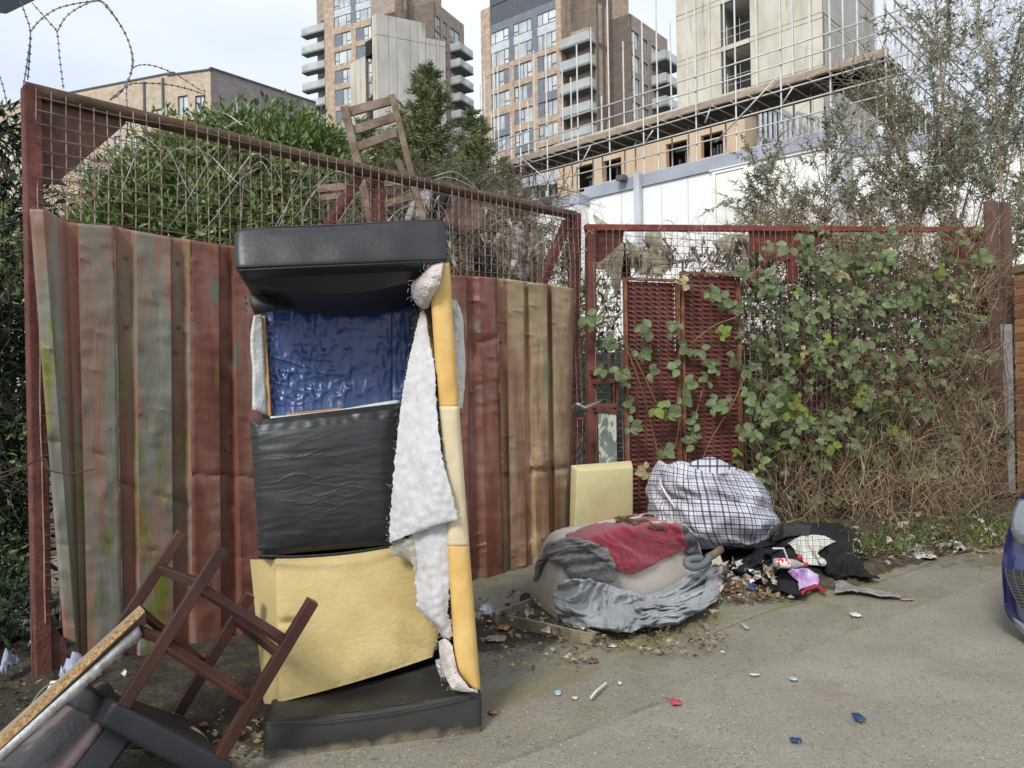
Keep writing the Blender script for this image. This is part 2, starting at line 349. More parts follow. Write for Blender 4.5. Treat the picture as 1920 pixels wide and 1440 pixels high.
# lower set-back wing on the right
fw = Fac.__new__(Fac); fw.O = fr.p(e, 0); fw.d = f.d; fw.n = f.n
sw = fw.s_(x4(1350), 25); zw = fw.z_(x4(1350), y4(120))
wall('wing_wall', fw, 0, sw, 0, zw, [], m_brick2, T2, back=.3)
fq = Fac.__new__(Fac); fq.O = fw.p(sw, 0); fq.d = fr.d; fq.n = fr.n; eq = fq.s_(x4(1685), 60)
a1, b1 = fq.s_(x4(1382)), fq.s_(x4(1450)); a2, b2 = fq.s_(x4(1480)), fq.s_(x4(1528)); a3, b3 = fq.s_(x4(1562)), fq.s_(x4(1668))
wz = [(fq.z_(x4(1382), y4(b)), fq.z_(x4(1382), y4(a))) for a, b in ((280, 430), (490, 640), (690, 850), (910, 1050), (1120, 1270))]
hh = []
for a, b in wz: hh += [(a1, b1, a, b), (a2, b2, a + .1, b - .1), (a3, b3, a - .4, b - .2)]
wall('wing_side_wall', fq, 0, eq, 0, zw, hh, m_brick2, T2, back=10)
for k, h in enumerate(hh):
    window(fq, *h, T2, [3, 3, 1][k % 3], off=-.18)
    if k % 3 == 2: balcony(fq, h[0] - .3, h[1] + 1.2, h[2], 2.2, T2)
# ---------------------------------------------------------------- left-hand residential tower
T1 = thing('residential_tower', 'brick apartment tower left of the dark conifer with balconies on both its edges', 'tower', P(700, 720, 120)); T1.location.z = 0
y5 = lambda v: v / 5.54; x5 = lambda v: 570 + v / 5.54
f = Fac(x5(275), 128, (.892, -.452)); zt = f.z_(x5(500), -70)
cols = [(f.s_(x5(a), 60), f.s_(x5(b), 60)) for a, b in ((312, 487), (537, 712), (768, 945))]
rws = [(f.z_(x5(312), y5(b)), f.z_(x5(312), y5(a))) for a, b in ((-10, 105), (180, 298), (362, 495), (548, 680), (742, 885), (942, 1110), (1160, 1300), (1350, 1490), (1540, 1680), (1740, 1880), (1940, 2080), (2140, 2280), (2340, 2480))]
sE = f.s_(x5(1015), 40); holes = [(cols[0][0], cols[2][1], rws[1][0], rws[0][1])] + [(c[0], c[1], r[0], r[1]) for r in rws[2:] for c in cols]
wall('wall', f, 0, sE, 0, zt, holes, m_brick1, T1, back=12)
for k in range(3):
    for j in (0, 1): window(f, cols[k][0], cols[k][1], rws[j][0], rws[j][1], T1, rnd.randint(0, 2), off=-.12)
    panel(f, cols[k][0], cols[k][1], rws[1][1], rws[0][0], T1, m_spand, 'spandrel_panel')
    if k < 2: panel(f, cols[k][1], cols[k + 1][0], rws[1][0], rws[0][1], T1, m_clad)
for r in rws[2:]:
    for c in cols:
        w = c[1] - c[0]
        if rnd.random() < .7: panel(f, c[0], c[0] + w * .45, r[0], r[1], T1, m_clad); window(f, c[0] + w * .45, c[1], r[0], r[1], T1, 3)
        else: window(f, c[0], c[1], r[0], r[1], T1, 0)
# left balcony strip, set back, its balconies overhanging to the left
fl = Fac.__new__(Fac); fl.O = f.p(0, 0, -1.4); fl.d = f.d; fl.n = f.n
sl0 = fl.s_(x5(135), 60); bz = [fl.z_(x5(200), y5(v)) for v in (355, 545, 737, 930, 1117, 1300, 1490, 1680, 1870, 2060, 2250)]
hl = [(fl.s_(x5(190), 200), -.3, z + .05, z + 2.3) for z in bz]
wall('bay_wall', fl, sl0, 0, 0, zt, hl, m_brick2, T1, back=8)
for h, z in zip(hl, bz): window(fl, *h, T1, 3); balcony(fl, sl0 - 2.2, -.05, z, 1.5, T1)
ft = Fac.__new__(Fac); ft.O = f.p(sE, 0); ft.n = f.d; ft.d = -f.n; et = ft.s_(x5(1140), 20)
nh = [(et * .15, et * .42, z, z + 2.6) for z in bz[:1] + [bz[0] + 3.2, bz[0] + 6.4]] + [(et * .55, et * .82, z, z + 2.6) for z in [bz[0] + 3.2, bz[0] + 6.4]]
wall('side_wall', ft, 0, et, 0, zt, nh, m_brick2, T1, back=6)
for h in nh: window(ft, *h, T1, 3)
fw = Fac.__new__(Fac); fw.O = ft.p(et, 0); fw.d = f.d; fw.n = f.n; sw = fw.s_(x5(1350), 2); zw = fw.z_(x5(1350), y5(8))
wall('wing_wall', fw, 0, sw, 0, zw, [], m_brick2, T1, back=.3)
fq = Fac.__new__(Fac); fq.O = fw.p(sw, 0); fq.d = ft.d; fq.n = ft.n; eq = fq.s_(x5(1662), 60)
wz = [(fq.z_(x5(1390), y5(b)), fq.z_(x5(1390), y5(a))) for a, b in ((175, 305), (330, 430), (480, 600), (640, 780), (830, 960), (1010, 1140), (1200, 1330), (1400, 1500))]
hh = []
for a, b in wz: hh += [(fq.s_(x5(1388)), fq.s_(x5(1445)), a, b), (fq.s_(x5(1470)), fq.s_(x5(1508)), a, b), (fq.s_(x5(1545)), fq.s_(x5(1640)), a, b)]
wall('wing_side_wall', fq, 0, eq, 0, zw, hh, m_brick2, T1, back=10)
for k, h in enumerate(hh):
    window(fq, *h, T1, 3, off=-.18)
    if k % 3 == 2 and k > 3: balcony(fq, h[0] - .4, h[1] + 1.0, h[2] - .1, 2.0, T1)
# ---------------------------------------------------------------- low brick block at the left
B0 = thing('brick_block', 'low buff and slate brick apartment block on the far left above the hedge', 'building', P(300, 720, 78)); B0.location.z = 0
x3 = lambda v: v / 3.2; y3 = lambda v: 100 + v / 3.2
f = Fac(x3(1295), 74, (.97, -.24)); s0 = f.s_(315, 150)
zt = f.z_(402, 131); wn_ = []
for a, b, c, d in ((1068, 1125, 250, 378), (1172, 1228, 248, 375), (1068, 1125, 480, 600), (1172, 1228, 480, 600), (1068, 1125, 720, 840), (1172, 1228, 720, 840)):
    p0 = f.uv(x3(a), y3(d)); p1 = f.uv(x3(b), y3(c)); wn_.append((p0[0], p1[0], p0[1], p1[1]))
wall('front_wall', f, s0, 0, 0, zt, wn_, m_brick3, B0, back=14)
for h in wn_: window(f, *h, B0, 3, off=-.15)
mb = MB(); fbox(mb, f, s0 - .1, .1, zt + .003, zt + .15, -.6, .12); obj('parapet_coping', mb, m_clad2, B0)
f2 = Fac.__new__(Fac); f2.O = f.p(s0, 0, -.9); f2.d = (f.d * .97 + f.n * .1).normalized(); f2.n = Vector((f2.d.y, -f2.d.x, 0)); z2 = f2.z_(235, 155)
wn_ = []
for a, b, c, d in ((910, 968, 330, 452), (780, 835, 385, 455), (685, 732, 490, 607), (788, 840, 490, 602), (925, 975, 482, 600), (685, 732, 720, 830), (788, 840, 720, 830), (470, 520, 600, 720), (470, 520, 380, 480), (20, 70, 590, 690), (20, 70, 780, 880), (0, 30, 420, 500), (110, 150, 600, 700), (300, 350, 450, 560), (300, 350, 650, 760)):
    p0 = f2.uv(x3(a), y3(d)); p1 = f2.uv(x3(b), y3(c)); wn_.append((p0[0], p1[0], p0[1], p1[1]))
sA = f2.s_(-60, 200); wall('wing_wall', f2, sA, 0, 0, z2, wn_, m_brick3, B0, back=10)
for h in wn_: window(f2, *h, B0, 3, off=-.15)
mb = MB(); fbox(mb, f2, sA, -.0, z2 + .003, z2 + .15, -.6, .1); obj('parapet_coping', mb, m_clad2, B0)
for px in (272, 307):
    s = f2.s_(px, 200); mb = MB(); fbox(mb, f2, s - .12, s + .12, 0, z2 - .3, .003, .15); obj('downpipe', mb, m_clad2, B0)
fs = Fac(402, 74.0, (.632, .775)); fs.O = f.p(0, 0) ; e = fs.s_(592, 195); zz = fs.z_(402, 131); wn_ = []
for a, b, c, d in ((1390, 1437, 275, 378), (1588, 1630, 332, 420), (1768, 1805, 388, 430), (1390, 1437, 500, 600), (1588, 1630, 500, 600)):
    p0 = fs.uv(x3(a), y3(d)); p1 = fs.uv(x3(b), y3(c)); wn_.append((p0[0], p1[0], p0[1], p1[1]))
wall('side_wall', fs, .0, e, 0, zz, wn_, m_brick4, B0, back=.3)
for h in wn_: window(fs, *h, B0, 3, off=-.15)
mb = MB(); fbox(mb, fs, 0, e, zz + .003, zz + .15, -.4, .1); obj('parapet_coping', mb, m_clad2, B0)
# ---------------------------------------------------------------- concrete cores
def panel_wall(f, S, Z, holes, parent, m, th=.3, gap=.018):
    for i in range(len(S) - 1):
        for j in range(len(Z) - 1):
            cx, cz = (S[i] + S[i + 1]) / 2, (Z[j] + Z[j + 1]) / 2
            if any(h[0] < cx < h[1] and h[2] < cz < h[3] for h in holes): continue
            mb = MB(); o = rnd.uniform(-.012, .012); fbox(mb, f, S[i] + gap, S[i + 1] - gap, Z[j] + gap, Z[j + 1] - gap, -th, o)
            obj('concrete_panel', mb, m, parent)
    mb = MB()
    for i in range(len(S) - 1):
        for j in range(len(Z) - 1):
            cx, cz = (S[i] + S[i + 1]) / 2, (Z[j] + Z[j + 1]) / 2
            if any(h[0] < cx < h[1] and h[2] < cz < h[3] for h in holes): continue
            fbox(mb, f, S[i], S[i + 1], Z[j], Z[j + 1], -th * .8, -.03)
    obj('wall_core', mb, mat('joint_concrete', (.20, .19, .165), 2, bump=0), parent)
K1 = thing('concrete_core', 'small bare concrete lift core with a tall dark slot, in front of the left tower', 'tower', P(730, 720, 60)); K1.location.z = 0
fr = Fac(x5(820), 58, (.90, .436)); zt = fr.z_(x5(820), y5(150))
S = [0] + [fr.s_(x5(v), 100) for v in (880, 965, 1105, 1185, 1265)]; Z = [0, 3, 6, 9, 12, 15, 18, 21, zt - 1.6, zt]; Z = sorted(z for z in Z if z <= zt)
panel_wall(fr, S, Z, [], K1, m_conc2); S2 = [S[-1] + .01] + [fr.s_(x5(v), 100) for v in (1310, 1375, 1410, 1470)]
zt2 = fr.z_(x5(1290), y5(395)); Z2 = sorted([z for z in Z if z < zt2] + [zt2]); panel_wall(fr, S2, Z2, [], K1, m_conc2)
fl = Fac.__new__(Fac); fl.O = fr.O + fr.n * .0; fl.d = fr.n.copy(); fl.d = Vector((.70, -.71, 0)); fl.n = Vector((-.71, -.70, 0))
fl.O = fr.p(0, 0); a = fl.s_(x5(705), 60); b = fl.s_(x5(480), 150); c = fl.s_(x5(640), 150)
panel_wall(fl, [a, (a) / 2, 0], Z, [], K1, m_conc); ztl = fl.z_(x5(705), y5(400))
Zl = sorted([z for z in Z if z < ztl - 1] + [ztl]); panel_wall(fl, [b, (b * 2 + c) / 3, (b + c * 2) / 3, c], [z for z in Zl[:-1]] + [ztl - 1.0], [], K1, m_conc)
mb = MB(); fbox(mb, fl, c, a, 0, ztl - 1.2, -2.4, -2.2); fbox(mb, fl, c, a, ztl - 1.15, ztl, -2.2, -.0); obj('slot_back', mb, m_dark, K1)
rowsP = []
for j in range(26):
    z = 3 + (ztl - 4.2 - 3) * j / 25; rowsP.append([fl.p(c + (a - c) * (i / 8), z, -.25 + .35 * fn(i * .7, j * .8, 2) + .3 * math.sin(i * 1.3) * fn(j * .3, 1)) for i in range(9)])
mb = MB(); mb.grid(rowsP); obj('black_sheeting', mb, mat('black_polythene', (.03, .032, .037), rough=.25, spec=.6, bump=.3, bscale=3, bdist=.1), K1, smooth=True)
K2 = thing('concrete_core', 'large bare concrete core tower at the upper right with open doorways', 'tower', P(1450, 720, 44)); K2.location.z = 0
x2 = lambda v: 1180 + v / 2.595; y2 = lambda v: v / 2.595
f = Fac(x2(257), 50, (.721, -.692)); S = [0] + [f.s_(x2(v), 100) for v in (328, 395, 447, 588, 628, 740, 800, 890, 943)]
zb = f.z_(x2(590), y2(420)); st = f.z_(x2(590), y2(205)); fl_ = zb - f.z_(x2(590), y2(180)); FH = abs(f.z_(x2(590), y2(180)) - zb)
doors = []; k = -2
for k in range(-2, 5): doors.append((S[3], S[4], zb + k * FH, zb + k * FH + (st - zb)))
Z = sorted({0.0} | {d[2] for d in doors if d[2] > 0} | {d[3] for d in doors if d[3] > 0} | {zb + 5 * FH}); Z = [z for z in Z if z >= 0]
panel_wall(f, S, Z, doors, K2, m_conc)
for a, b, c, d in doors:
    if d < 0: continue
    mb = MB(); fbox(mb, f, a, b, c, d, -2.6, -2.5); fbox(mb, f, a - .3, a - .02, c, d, -2.5, -.301); fbox(mb, f, b + .02, b + .3, c, d, -2.5, -.301)
    obj('recess_wall', mb, mat('recess_concrete', (.24, .22, .19), 2, bump=.1), K2)
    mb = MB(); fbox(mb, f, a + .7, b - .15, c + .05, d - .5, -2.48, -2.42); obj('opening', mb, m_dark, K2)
    mb = MB(); fbox(mb, f, a, b, c - .35, c, -2.5, -.302); obj('floor_slab', mb, m_conc2, K2)
    mb = MB()
    for h in (.5, 1.0): mb.tube([f.p(a, c + h, -.1), f.p(b, c + h, -.1)], .03, 6)
    mb.tube([f.p(a + .35, c, -.1), f.p(a + .35, c + 1.2, -.1)], .03, 6); obj('guard_rail', mb, mat('galvanised', (.42, .43, .44), 8, rough=.45, metal=.6, bump=0), K2)
fr = f.side(S[-1]); er = fr.s_(1641, 60); panel_wall(fr, [0.05, er * .3, er * .52, er * .8, er], [z for z in Z if z == 0 or z > 2], [], K2, m_conc2)
# ---------------------------------------------------------------- unfinished tan building behind the cabins
m_ply = mat('tan_render_board', [(0, (.50, .37, .25)), (1, (.60, .46, .33))], 1.2, rough=.85, bump=0, st=(1, 1, .25), spots=[(3, .64, (.36, .29, .22), (1, 1, .1))])
m_galv = mat('galvanised', (.42, .43, .44)); m_steel = mat('galvanised_light', (.52, .56, .60), 6, rough=.4, metal=.35, bump=0)
BT = thing('unfinished_building', 'single storey tan boarded shell with gaping window openings behind the white cabins', 'building', P(1220, 720, 42)); BT.location.z = 0
xq = lambda v: 1240 + v / 4.8; yq = lambda v: 160 + v / 4.8; xr = lambda v: 920 + v / 5.647; yr = lambda v: 240 + v / 5.647
f = Fac(xr(745), 46, (.721, -.692)); e = f.s_(xq(752), 250); zt = f.z_(xq(300), yq(225)); zb_ = f.z_(xq(300), yq(330))
op = []
for a, b, c, d in ((xr(910), xr(1080), yr(690), yr(350)), (xr(1195), xr(1380), yr(575), yr(285)), (xq(45), xq(230), yq(745), yq(465)), (xq(358), xq(553), yq(660), yq(385))):
    p0 = f.uv(a, c); p1 = f.uv(b, d); op.append((p0[0], p1[0], p0[1], p1[1] - .1))
wall('boarded_wall', f, 0, e, 0, zb_, op, m_ply, BT, depth=.3, back=7)
mb = MB(); fbox(mb, f, -.2, e + .1, zb_ + .004, zt, -7, .25); obj('roof_edge', mb, mat('grey_roof_edge', (.36, .34, .32), 1.5, rough=.8, bump=0), BT)
mb = MB(); fbox(mb, f, -.2, e + .1, zt + .004, zt + .35, -7, .1); obj('parapet', mb, m_conc, BT)
for h in op:
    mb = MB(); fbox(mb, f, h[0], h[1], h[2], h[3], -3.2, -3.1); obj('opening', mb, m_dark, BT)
    mb = MB()
    for k in range(6):
        a = h[0] + .1 + (h[1] - h[0] - .3) * k / 5; fbox(mb, f, a, a + .09, h[2], h[3] - rnd.random() * .9, -1.2 - rnd.random(), -1.1)
    fbox(mb, f, h[0], h[1], h[2] + 1, h[2] + 1.12, -1.0, -.9); obj('metal_stud', mb, m_steel, BT)
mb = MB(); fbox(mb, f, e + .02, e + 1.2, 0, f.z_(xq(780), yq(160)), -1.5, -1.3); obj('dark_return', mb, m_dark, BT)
# galvanised stud frames standing above the cabins
def studs(x0, x1, ytl, ytr, yb, D, label):
    t = thing('stud_frame', label, 'metal framing', P((x0 + x1) / 2, yb, D)); n = int((x1 - x0) / 9)
    for i in range(n + 1):
        u = i / n; px = x0 + (x1 - x0) * u; a = P(px, ytl + (ytr - ytl) * u, D + u * 2); b = P(px, yb, D + u * 2); b = Vector((a.x, a.y, b.z))
        mb = MB(); mb.bar(b, a, .10, .12, (0, 1, 0)); obj('stud', mb, m_steel, t)
    for yy in (0, .62, .98):
        mb = MB(); a = P(x0, ytl + (yb - ytl) * yy, D - .1); b = P(x1, ytr + (yb - ytr) * yy, D + 1.9); mb.bar(a, b, .06, .12); obj('track', mb, m_galv, t)
studs(1425, 1490, 194, 222, 300, 31, 'larger galvanised stud frame, its top sloping down to the right, before the concrete core')
studs(1494, 1536, 212, 222, 300, 33, 'smaller galvanised stud frame, right of the larger one, before the concrete core')
# far low frame building between conifer and tan shell
FB = thing('steel_framed_building', 'grey steel framed low block seen through the scaffold left of the tan shell', 'building', P(1000, 720, 58)); FB.location.z = 0
f = Fac(940, 58, (.95, -.3)); a, b = f.s_(946, 330), f.s_(1050, 330); z1 = f.z_(1000, 332)
mb = MB(); fbox(mb, f, a, b, z1 - .7, z1, -6, .2); obj('roof_beam', mb, mat('roof_fascia', (.38, .41, .44), 1, rough=.6, bump=0), FB)
mb = MB(); fbox(mb, f, a, b, 0, z1 - .71, -6, -.8); obj('infill_wall', mb, mat('infill', [(0, (.30, .25, .2)), (1, (.45, .42, .38))], .8, bump=0), FB)
for i in range(9):
    s = a + (b - a) * i / 8; mb = MB(); fbox(mb, f, s - .12, s + .12, 0, z1 - .72, -.5, -.2); obj('column', mb, m_frame if i % 2 else m_galv, FB)
for z in (3, 6, 9, 12, 14):
    if z < z1 - 1: mb = MB(); fbox(mb, f, a, b, z, z + .3, -.75, -.52); obj('floor_beam', mb, m_galv, FB)
# ---------------------------------------------------------------- scaffold
m_pole = mat('scaffold_tube', [(0, (.44, .44, .42)), (1, (.60, .60, .57))], 3, rough=.5, metal=.2, bump=0)
m_board = mat('scaffold_board', [(0, (.22, .17, .13)), (.5, (.33, .26, .20)), (1, (.42, .34, .27))], 2, rough=.9, bump=.1, st=(1, 1, 4), island=.15)
SCF = thing('scaffold', 'long tube scaffold with boarded walkway crossing in front of the concrete core', 'scaffolding', P(1300, 720, 28)); SCF.location.z = 0
f = Fac(1677, 24, (.721, -.692)); zd = f.z_(1677, 93); fb = Fac.__new__(Fac); fb.O = f.p(0, 0, -1.4); fb.d = f.d; fb.n = f.n
front = [(926, 52), (975, 60), (1025, -60), (1083, 83), (1142, -60), (1206, 38), (1233, -80), (1305, -60), (1380, -60), (1465, -60), (1558, -60), (1662, -60)]
backp = [(901, 158), (909, 83), (934, 25), (1002, 15), (1071, 145), (1110, 50), (1170, 77), (1259, 40), (1332, -50), (1488, -50), (1583, -50), (1644, -60), (921, 210), (958, 230), (990, 190), (1055, 130), (1128, 180), (1190, 60), (1290, -40), (1360, -40), (1420, -50), (1520, -50), (1610, -50)]
for ff, L_ in ((f, front), (fb, backp)):
    for px, ty in L_:
        s = ff.s_(px, 200); z1 = min(ff.z_(px, ty), zd + 5.5); mb = MB(); mb.tube([ff.p(s, 0), ff.p(s, z1)], .032, 6); obj('standard', mb, m_pole, SCF, smooth=True)
sA, sB = f.s_(905, 300), 0.0
lv = [zd + .62, zd + 1.15, zd - .28] + [f.z_(1400, y) for y in (218, 246, 281, 318)] 
for z in lv:
    mb = MB(); mb.tube([f.p(sA - .5, z, .06), f.p(sB + .6, z, .06)], .028, 6); obj('ledger', mb, m_pole, SCF, smooth=True)
for z in (zd - .28, zd - 2.4, zd - 4.4):
    mb = MB(); mb.tube([fb.p(sA - .5, z, .06), fb.p(sB + .6, z, .06)], .028, 6); obj('ledger', mb, m_pole, SCF, smooth=True)
nb = 7; nl = 9
m_plank = mat('shaded_scaffold_plank', [(0, (.05, .042, .035)), (1, (.11, .09, .075))], 2, rough=.9, bump=.1, island=.3)  # plank colour darkened to paint in the shade under the deck
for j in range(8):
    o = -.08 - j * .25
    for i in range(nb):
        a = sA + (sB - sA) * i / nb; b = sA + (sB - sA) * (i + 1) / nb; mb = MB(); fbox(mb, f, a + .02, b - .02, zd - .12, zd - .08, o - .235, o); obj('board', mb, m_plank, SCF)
for i in range(nb):
    a = sA + (sB - sA) * i / nb; b = sA + (sB - sA) * (i + 1) / nb; mb = MB(); fbox(mb, f, a, b - .01, zd - .078, zd + .15, -.06, -.02); obj('toe_board', mb, m_board, SCF)
for i in range(26):
    s = sA + (sB - sA) * (i + .5) / 26; mb = MB(); mb.tube([f.p(s, zd - .2, .25), f.p(s, zd - .2, -1.7)], .026, 5); obj('transom', mb, m_pole, SCF)
for a, b in (((1345, 268), (1462, 145)), ((1088, 318), (1112, 272)), ((1325, 232), (1335, 205)), ((982, 298), (1040, 348)), ((1213, 268), (1228, 245)), ((1470, 196), (1490, 165))):
    s0, z0 = f.uv(*a); s1, z1 = f.uv(*b); mb = MB(); mb.tube([f.p(s0, z0, .12), f.p(s1, z1, .12)], .028, 6); obj('brace', mb, m_pole, SCF, smooth=True)
s0, z0 = f.uv(1320, 205)
p0 = f.p(f.s_(1319, 300), f.z_(1319, 300), .15); mb = MB(); mb.tube([P(1314, 367, 19.2), P(1319, 290, 19.2)], .032, 6)
# return of the scaffold, running away to the right
fr = f.side(0.0); fr.O = f.p(.0, 0)
for px in (1681, 1692, 1704, 1712, 1723, 1735, 1748, 1758, 1768, 1782, 1796, 1812, 1830, 1850, 1862, 1875, 1890, 1905):
    s = fr.s_(px, 200)
    if 0 < s < 60:
        mb = MB(); mb.tube([fr.p(s, 0), fr.p(s, zd + rnd.uniform(2.5, 5.5))], .034, 6); obj('standard', mb, m_pole, SCF, smooth=True)
for z in (zd + 1.75, zd + 1.15, zd + .6, zd - .3, zd - 2, zd - 3.4):
    mb = MB(); mb.tube([fr.p(-.5, z, .05), fr.p(26, z, .05)], .03, 6); obj('ledger', mb, m_pole, SCF, smooth=True)
for j in range(5):
    for i in range(5):
        mb = MB(); fbox(mb, fr, -.1 + i * 5, 4.85 + i * 5, zd - .12, zd - .08, -.3 - j * .25 - 1.0, -.07 - j * .25 - 1.0 + .0); obj('board', mb, m_board, SCF)
mb = MB(); fbox(mb, fr, 0, 25, zd - .07, zd + .14, -.94, -.9); obj('toe_board', mb, m_board, SCF)
# ---------------------------------------------------------------- white site cabins
m_cab = mat('white_cabin_panel', [(0, (.77, .785, .78)), (1, (.82, .83, .82))], .3, rough=.45, bump=0); m_trim = mat('cabin_trim_grey', (.33, .36, .42), 1, rough=.5, bump=0)
m_door = mat('cabin_door_cream', (.76, .77, .72), .5, rough=.4, bump=0); m_trim2 = mat('cabin_post_grey', (.48, .52, .56), 1, rough=.5, bump=0)
CB = thing('site_cabin', 'long white site cabin with grey roof trim and cream door behind the right gate', 'cabin', P(1350, 720, 20)); CB.location.z = 0
f = Fac(1106, 22.6, (.721, -.692)); e = f.s_(1577, 300); zt = f.z_(1340, 295)
mb = MB(); fbox(mb, f, 0, e, 0, zt - .34, -3, 0); obj('wall_panel', mb, m_cab, CB)
mb = MB(); fbox(mb, f, -.04, e, zt - .336, zt, -3.05, .06); obj('roof_trim', mb, m_trim, CB)
for px, w in ((1201, .09), (1578, .13)):
    s = f.s_(px, 350); mb = MB(); fbox(mb, f, s - w, s + w, 0, zt + .03, .07, .2); obj('corner_post', mb, m_trim2, CB)
a, z1 = f.uv(1343, 327); b, _ = f.uv(1396, 314); z0 = z1 - 2.05
mb = MB(); fbox(mb, f, a - .1, b + .1, z1, z1 + .08, .003, .06); fbox(mb, f, a - .1, a, z0, z1 - .001, .003, .06); fbox(mb, f, b, b + .1, z0, z1 - .001, .003, .06); fbox(mb, f, a - .16, b + .16, z1 + .082, z1 + .11, .003, .09)
obj('door_frame', mb, m_door, CB); mb = MB(); fbox(mb, f, a + .012, b - .012, z0, z1 - .012, .003, .035); dr = obj('door', mb, m_door, CB)
mb = MB(); q = f.p(b - .12, z1 - 1.15, .09); mb.tube([f.p(b - .12, z1 - 1.15, .03), q, f.p(b - .26, z1 - 1.15, .09)], .014, 6); mb.box(q.x - .02, q.x + .02, q.y - .02, q.y + .02, q.z + .1, q.z + .15); obj('door_handle', mb, m_galv, dr)
a, z1 = f.uv(1447, 304); b, _ = f.uv(1533, 283); mb = MB(); fbox(mb, f, a, b, z1 - 2.0, z1, .003, .02); fbox(mb, f, a - .1, b + .1, z1 + .03, z1 + .06, .003, .06); obj('blank_panel', mb, m_door, CB)
for px in (1290, 1165, 1240):
    s = f.s_(px, 350); mb = MB(); fbox(mb, f, s - .006, s + .006, 0, zt - .35, .002, .009); obj('panel_joint', mb, m_trim2, CB)
mb = MB(); a, z1 = f.uv(1173, 337); fbox(mb, f, a - .12, a + .12, z1 - .06, z1 + .08, .07, .3); obj('flood_light', mb, m_frame, CB)
CB2 = thing('site_cabin', 'second white cabin past the grey corner post, its roof line half hidden by the buddleia', 'cabin', P(1700, 720, 19)); CB2.location.z = 0
f2 = Fac.__new__(Fac); f2.O = f.p(e + .15, 0, -.3); f2.d = Vector((.93, -.36, 0)).normalized(); f2.n = Vector((f2.d.y, -f2.d.x, 0)); z2 = f2.z_(1610, 268)
mb = MB(); fbox(mb, f2, 0, 6, 0, z2 - .3, -3, 0); obj('wall_panel', mb, m_cab, CB2); mb = MB(); fbox(mb, f2, 0, 6, z2 - .296, z2, -3, .05); obj('roof_trim', mb, m_trim, CB2)
CB3 = thing('site_cabin', 'smaller lower white cabin with a slate roof trim, just behind the middle gate post', 'cabin', P(1050, 720, 24)); CB3.location.z = 0
f = Fac(1092, 22.2, (.721, -.692)); a = f.s_(1008, 375); zt = f.z_(1092, 362)
mb = MB(); fbox(mb, f, a - .3, 0, 0, zt - .28, -2.5, 0); obj('wall_panel', mb, m_cab, CB3); mb = MB(); fbox(mb, f, a - .33, .03, zt - .276, zt, -2.5, .05); obj('roof_trim', mb, m_trim, CB3)
mb = MB(); fbox(mb, f, -.2, 0.02, 0, zt - .3, .003, .03); obj('corner_post', mb, m_trim2, CB3)
mb = MB(); s, z = f.uv(1030, 380); fbox(mb, f, s - .13, s + .13, z - .06, z + .1, .06, .3); obj('flood_light', mb, m_frame, CB3)
# ================================================================ GROUND
def gsheet(name, pts, z, m, n=60, kind='structure', bumpf=None):
    """polygon quad (4 world xy corners) as a fine grid"""
    a, b, c, d = [Vector((p[0], p[1], 0)) for p in pts]; rows = []
    for j in range(n + 1):
        v = j / n; l = a.lerp(d, v); r = b.lerp(c, v); row = []
        for i in range(n + 1):
            p = l.lerp(r, i / n); row.append((p.x, p.y, z + (bumpf(p.x, p.y, i / n, v) if bumpf else 0)))
        rows.append(row)
    mb = MB(); mb.grid(rows); return tag(obj(name, mb, m, smooth=True), kind=kind)
m_dirt = mat('compound_dirt', [(0, (.05, .042, .032)), (.5, (.085, .07, .05)), (1, (.13, .11, .085))], 3, rough=.95, bump=.6, bscale=14, bdist=.05)
gm = MB(); gm.quad((-600, -30, -.03), (600, -30, -.03), (600, 900, -.03), (-600, 900, -.03)); struct('ground', gm, m_dirt)
def asph(name, c0, c1, c2, extra):
    m = mat(name, [(0, c0), (.5, c1), (1, c2)], 1.1, rough=.93, bump=.9, bscale=120, bdist=.009, nr=.75,
        spots=extra + [(42, .58, tuple(x * .72 for x in c0), (1, 1, 1)), (95, .58, tuple(x * .45 for x in c0), (1, 1, 1)), (75, .60, tuple(min(1, x * 1.5) for x in c2), (1, 1, 1)), (130, .63, tuple(min(1, x * 1.9) for x in c2), (1, 1, 1)), (30, .71, tuple(min(1, x * 1.7) for x in c2), (1, 1, 1)), (18, .64, tuple(x * .8 for x in c0), (1, 1, 1))]); return m
m_asph = asph('mossy_asphalt', (.180, .165, .125), (.228, .211, .165), (.278, .259, .208), [(2.0, .58, (.185, .180, .095), (1, 1, 1)), (5.5, .62, (.235, .215, .115), (1, 1, 1)), (1.3, .60, (.165, .148, .115), (1, 1, 1))])
m_road = asph('worn_asphalt', (.215, .196, .158), (.262, .241, .197), (.312, .290, .243), [(1.0, .60, (.230, .204, .155), (1, 1, 1)), (1.6, .66, (.235, .220, .140), (1, 1, 1))])
# seam between pavement and road runs from (1300,1297) to (1816,1103)
q0, q1 = G(1240, 1320), G(1816, 1103); sd = (q1 - q0).normalized(); A = q0 - sd * 8; B = q0 + sd * 16; nrm_ = Vector((-sd.y, sd.x, 0))
gsheet('road', (A, B, B - nrm_ * 9, A - nrm_ * 9), 0.0, m_road, 80, bumpf=lambda x, y, u, v: .0012 * fn(x * 3, y * 3))
gsheet('pavement', (A + nrm_ * 6.0, B + nrm_ * 6.0, B - nrm_ * .03, A - nrm_ * .03), 0.005, m_asph, 120, bumpf=lambda x, y, u, v: .0018 * fn(x * 2, y * 2) - (.009 if v > .99 else 0))
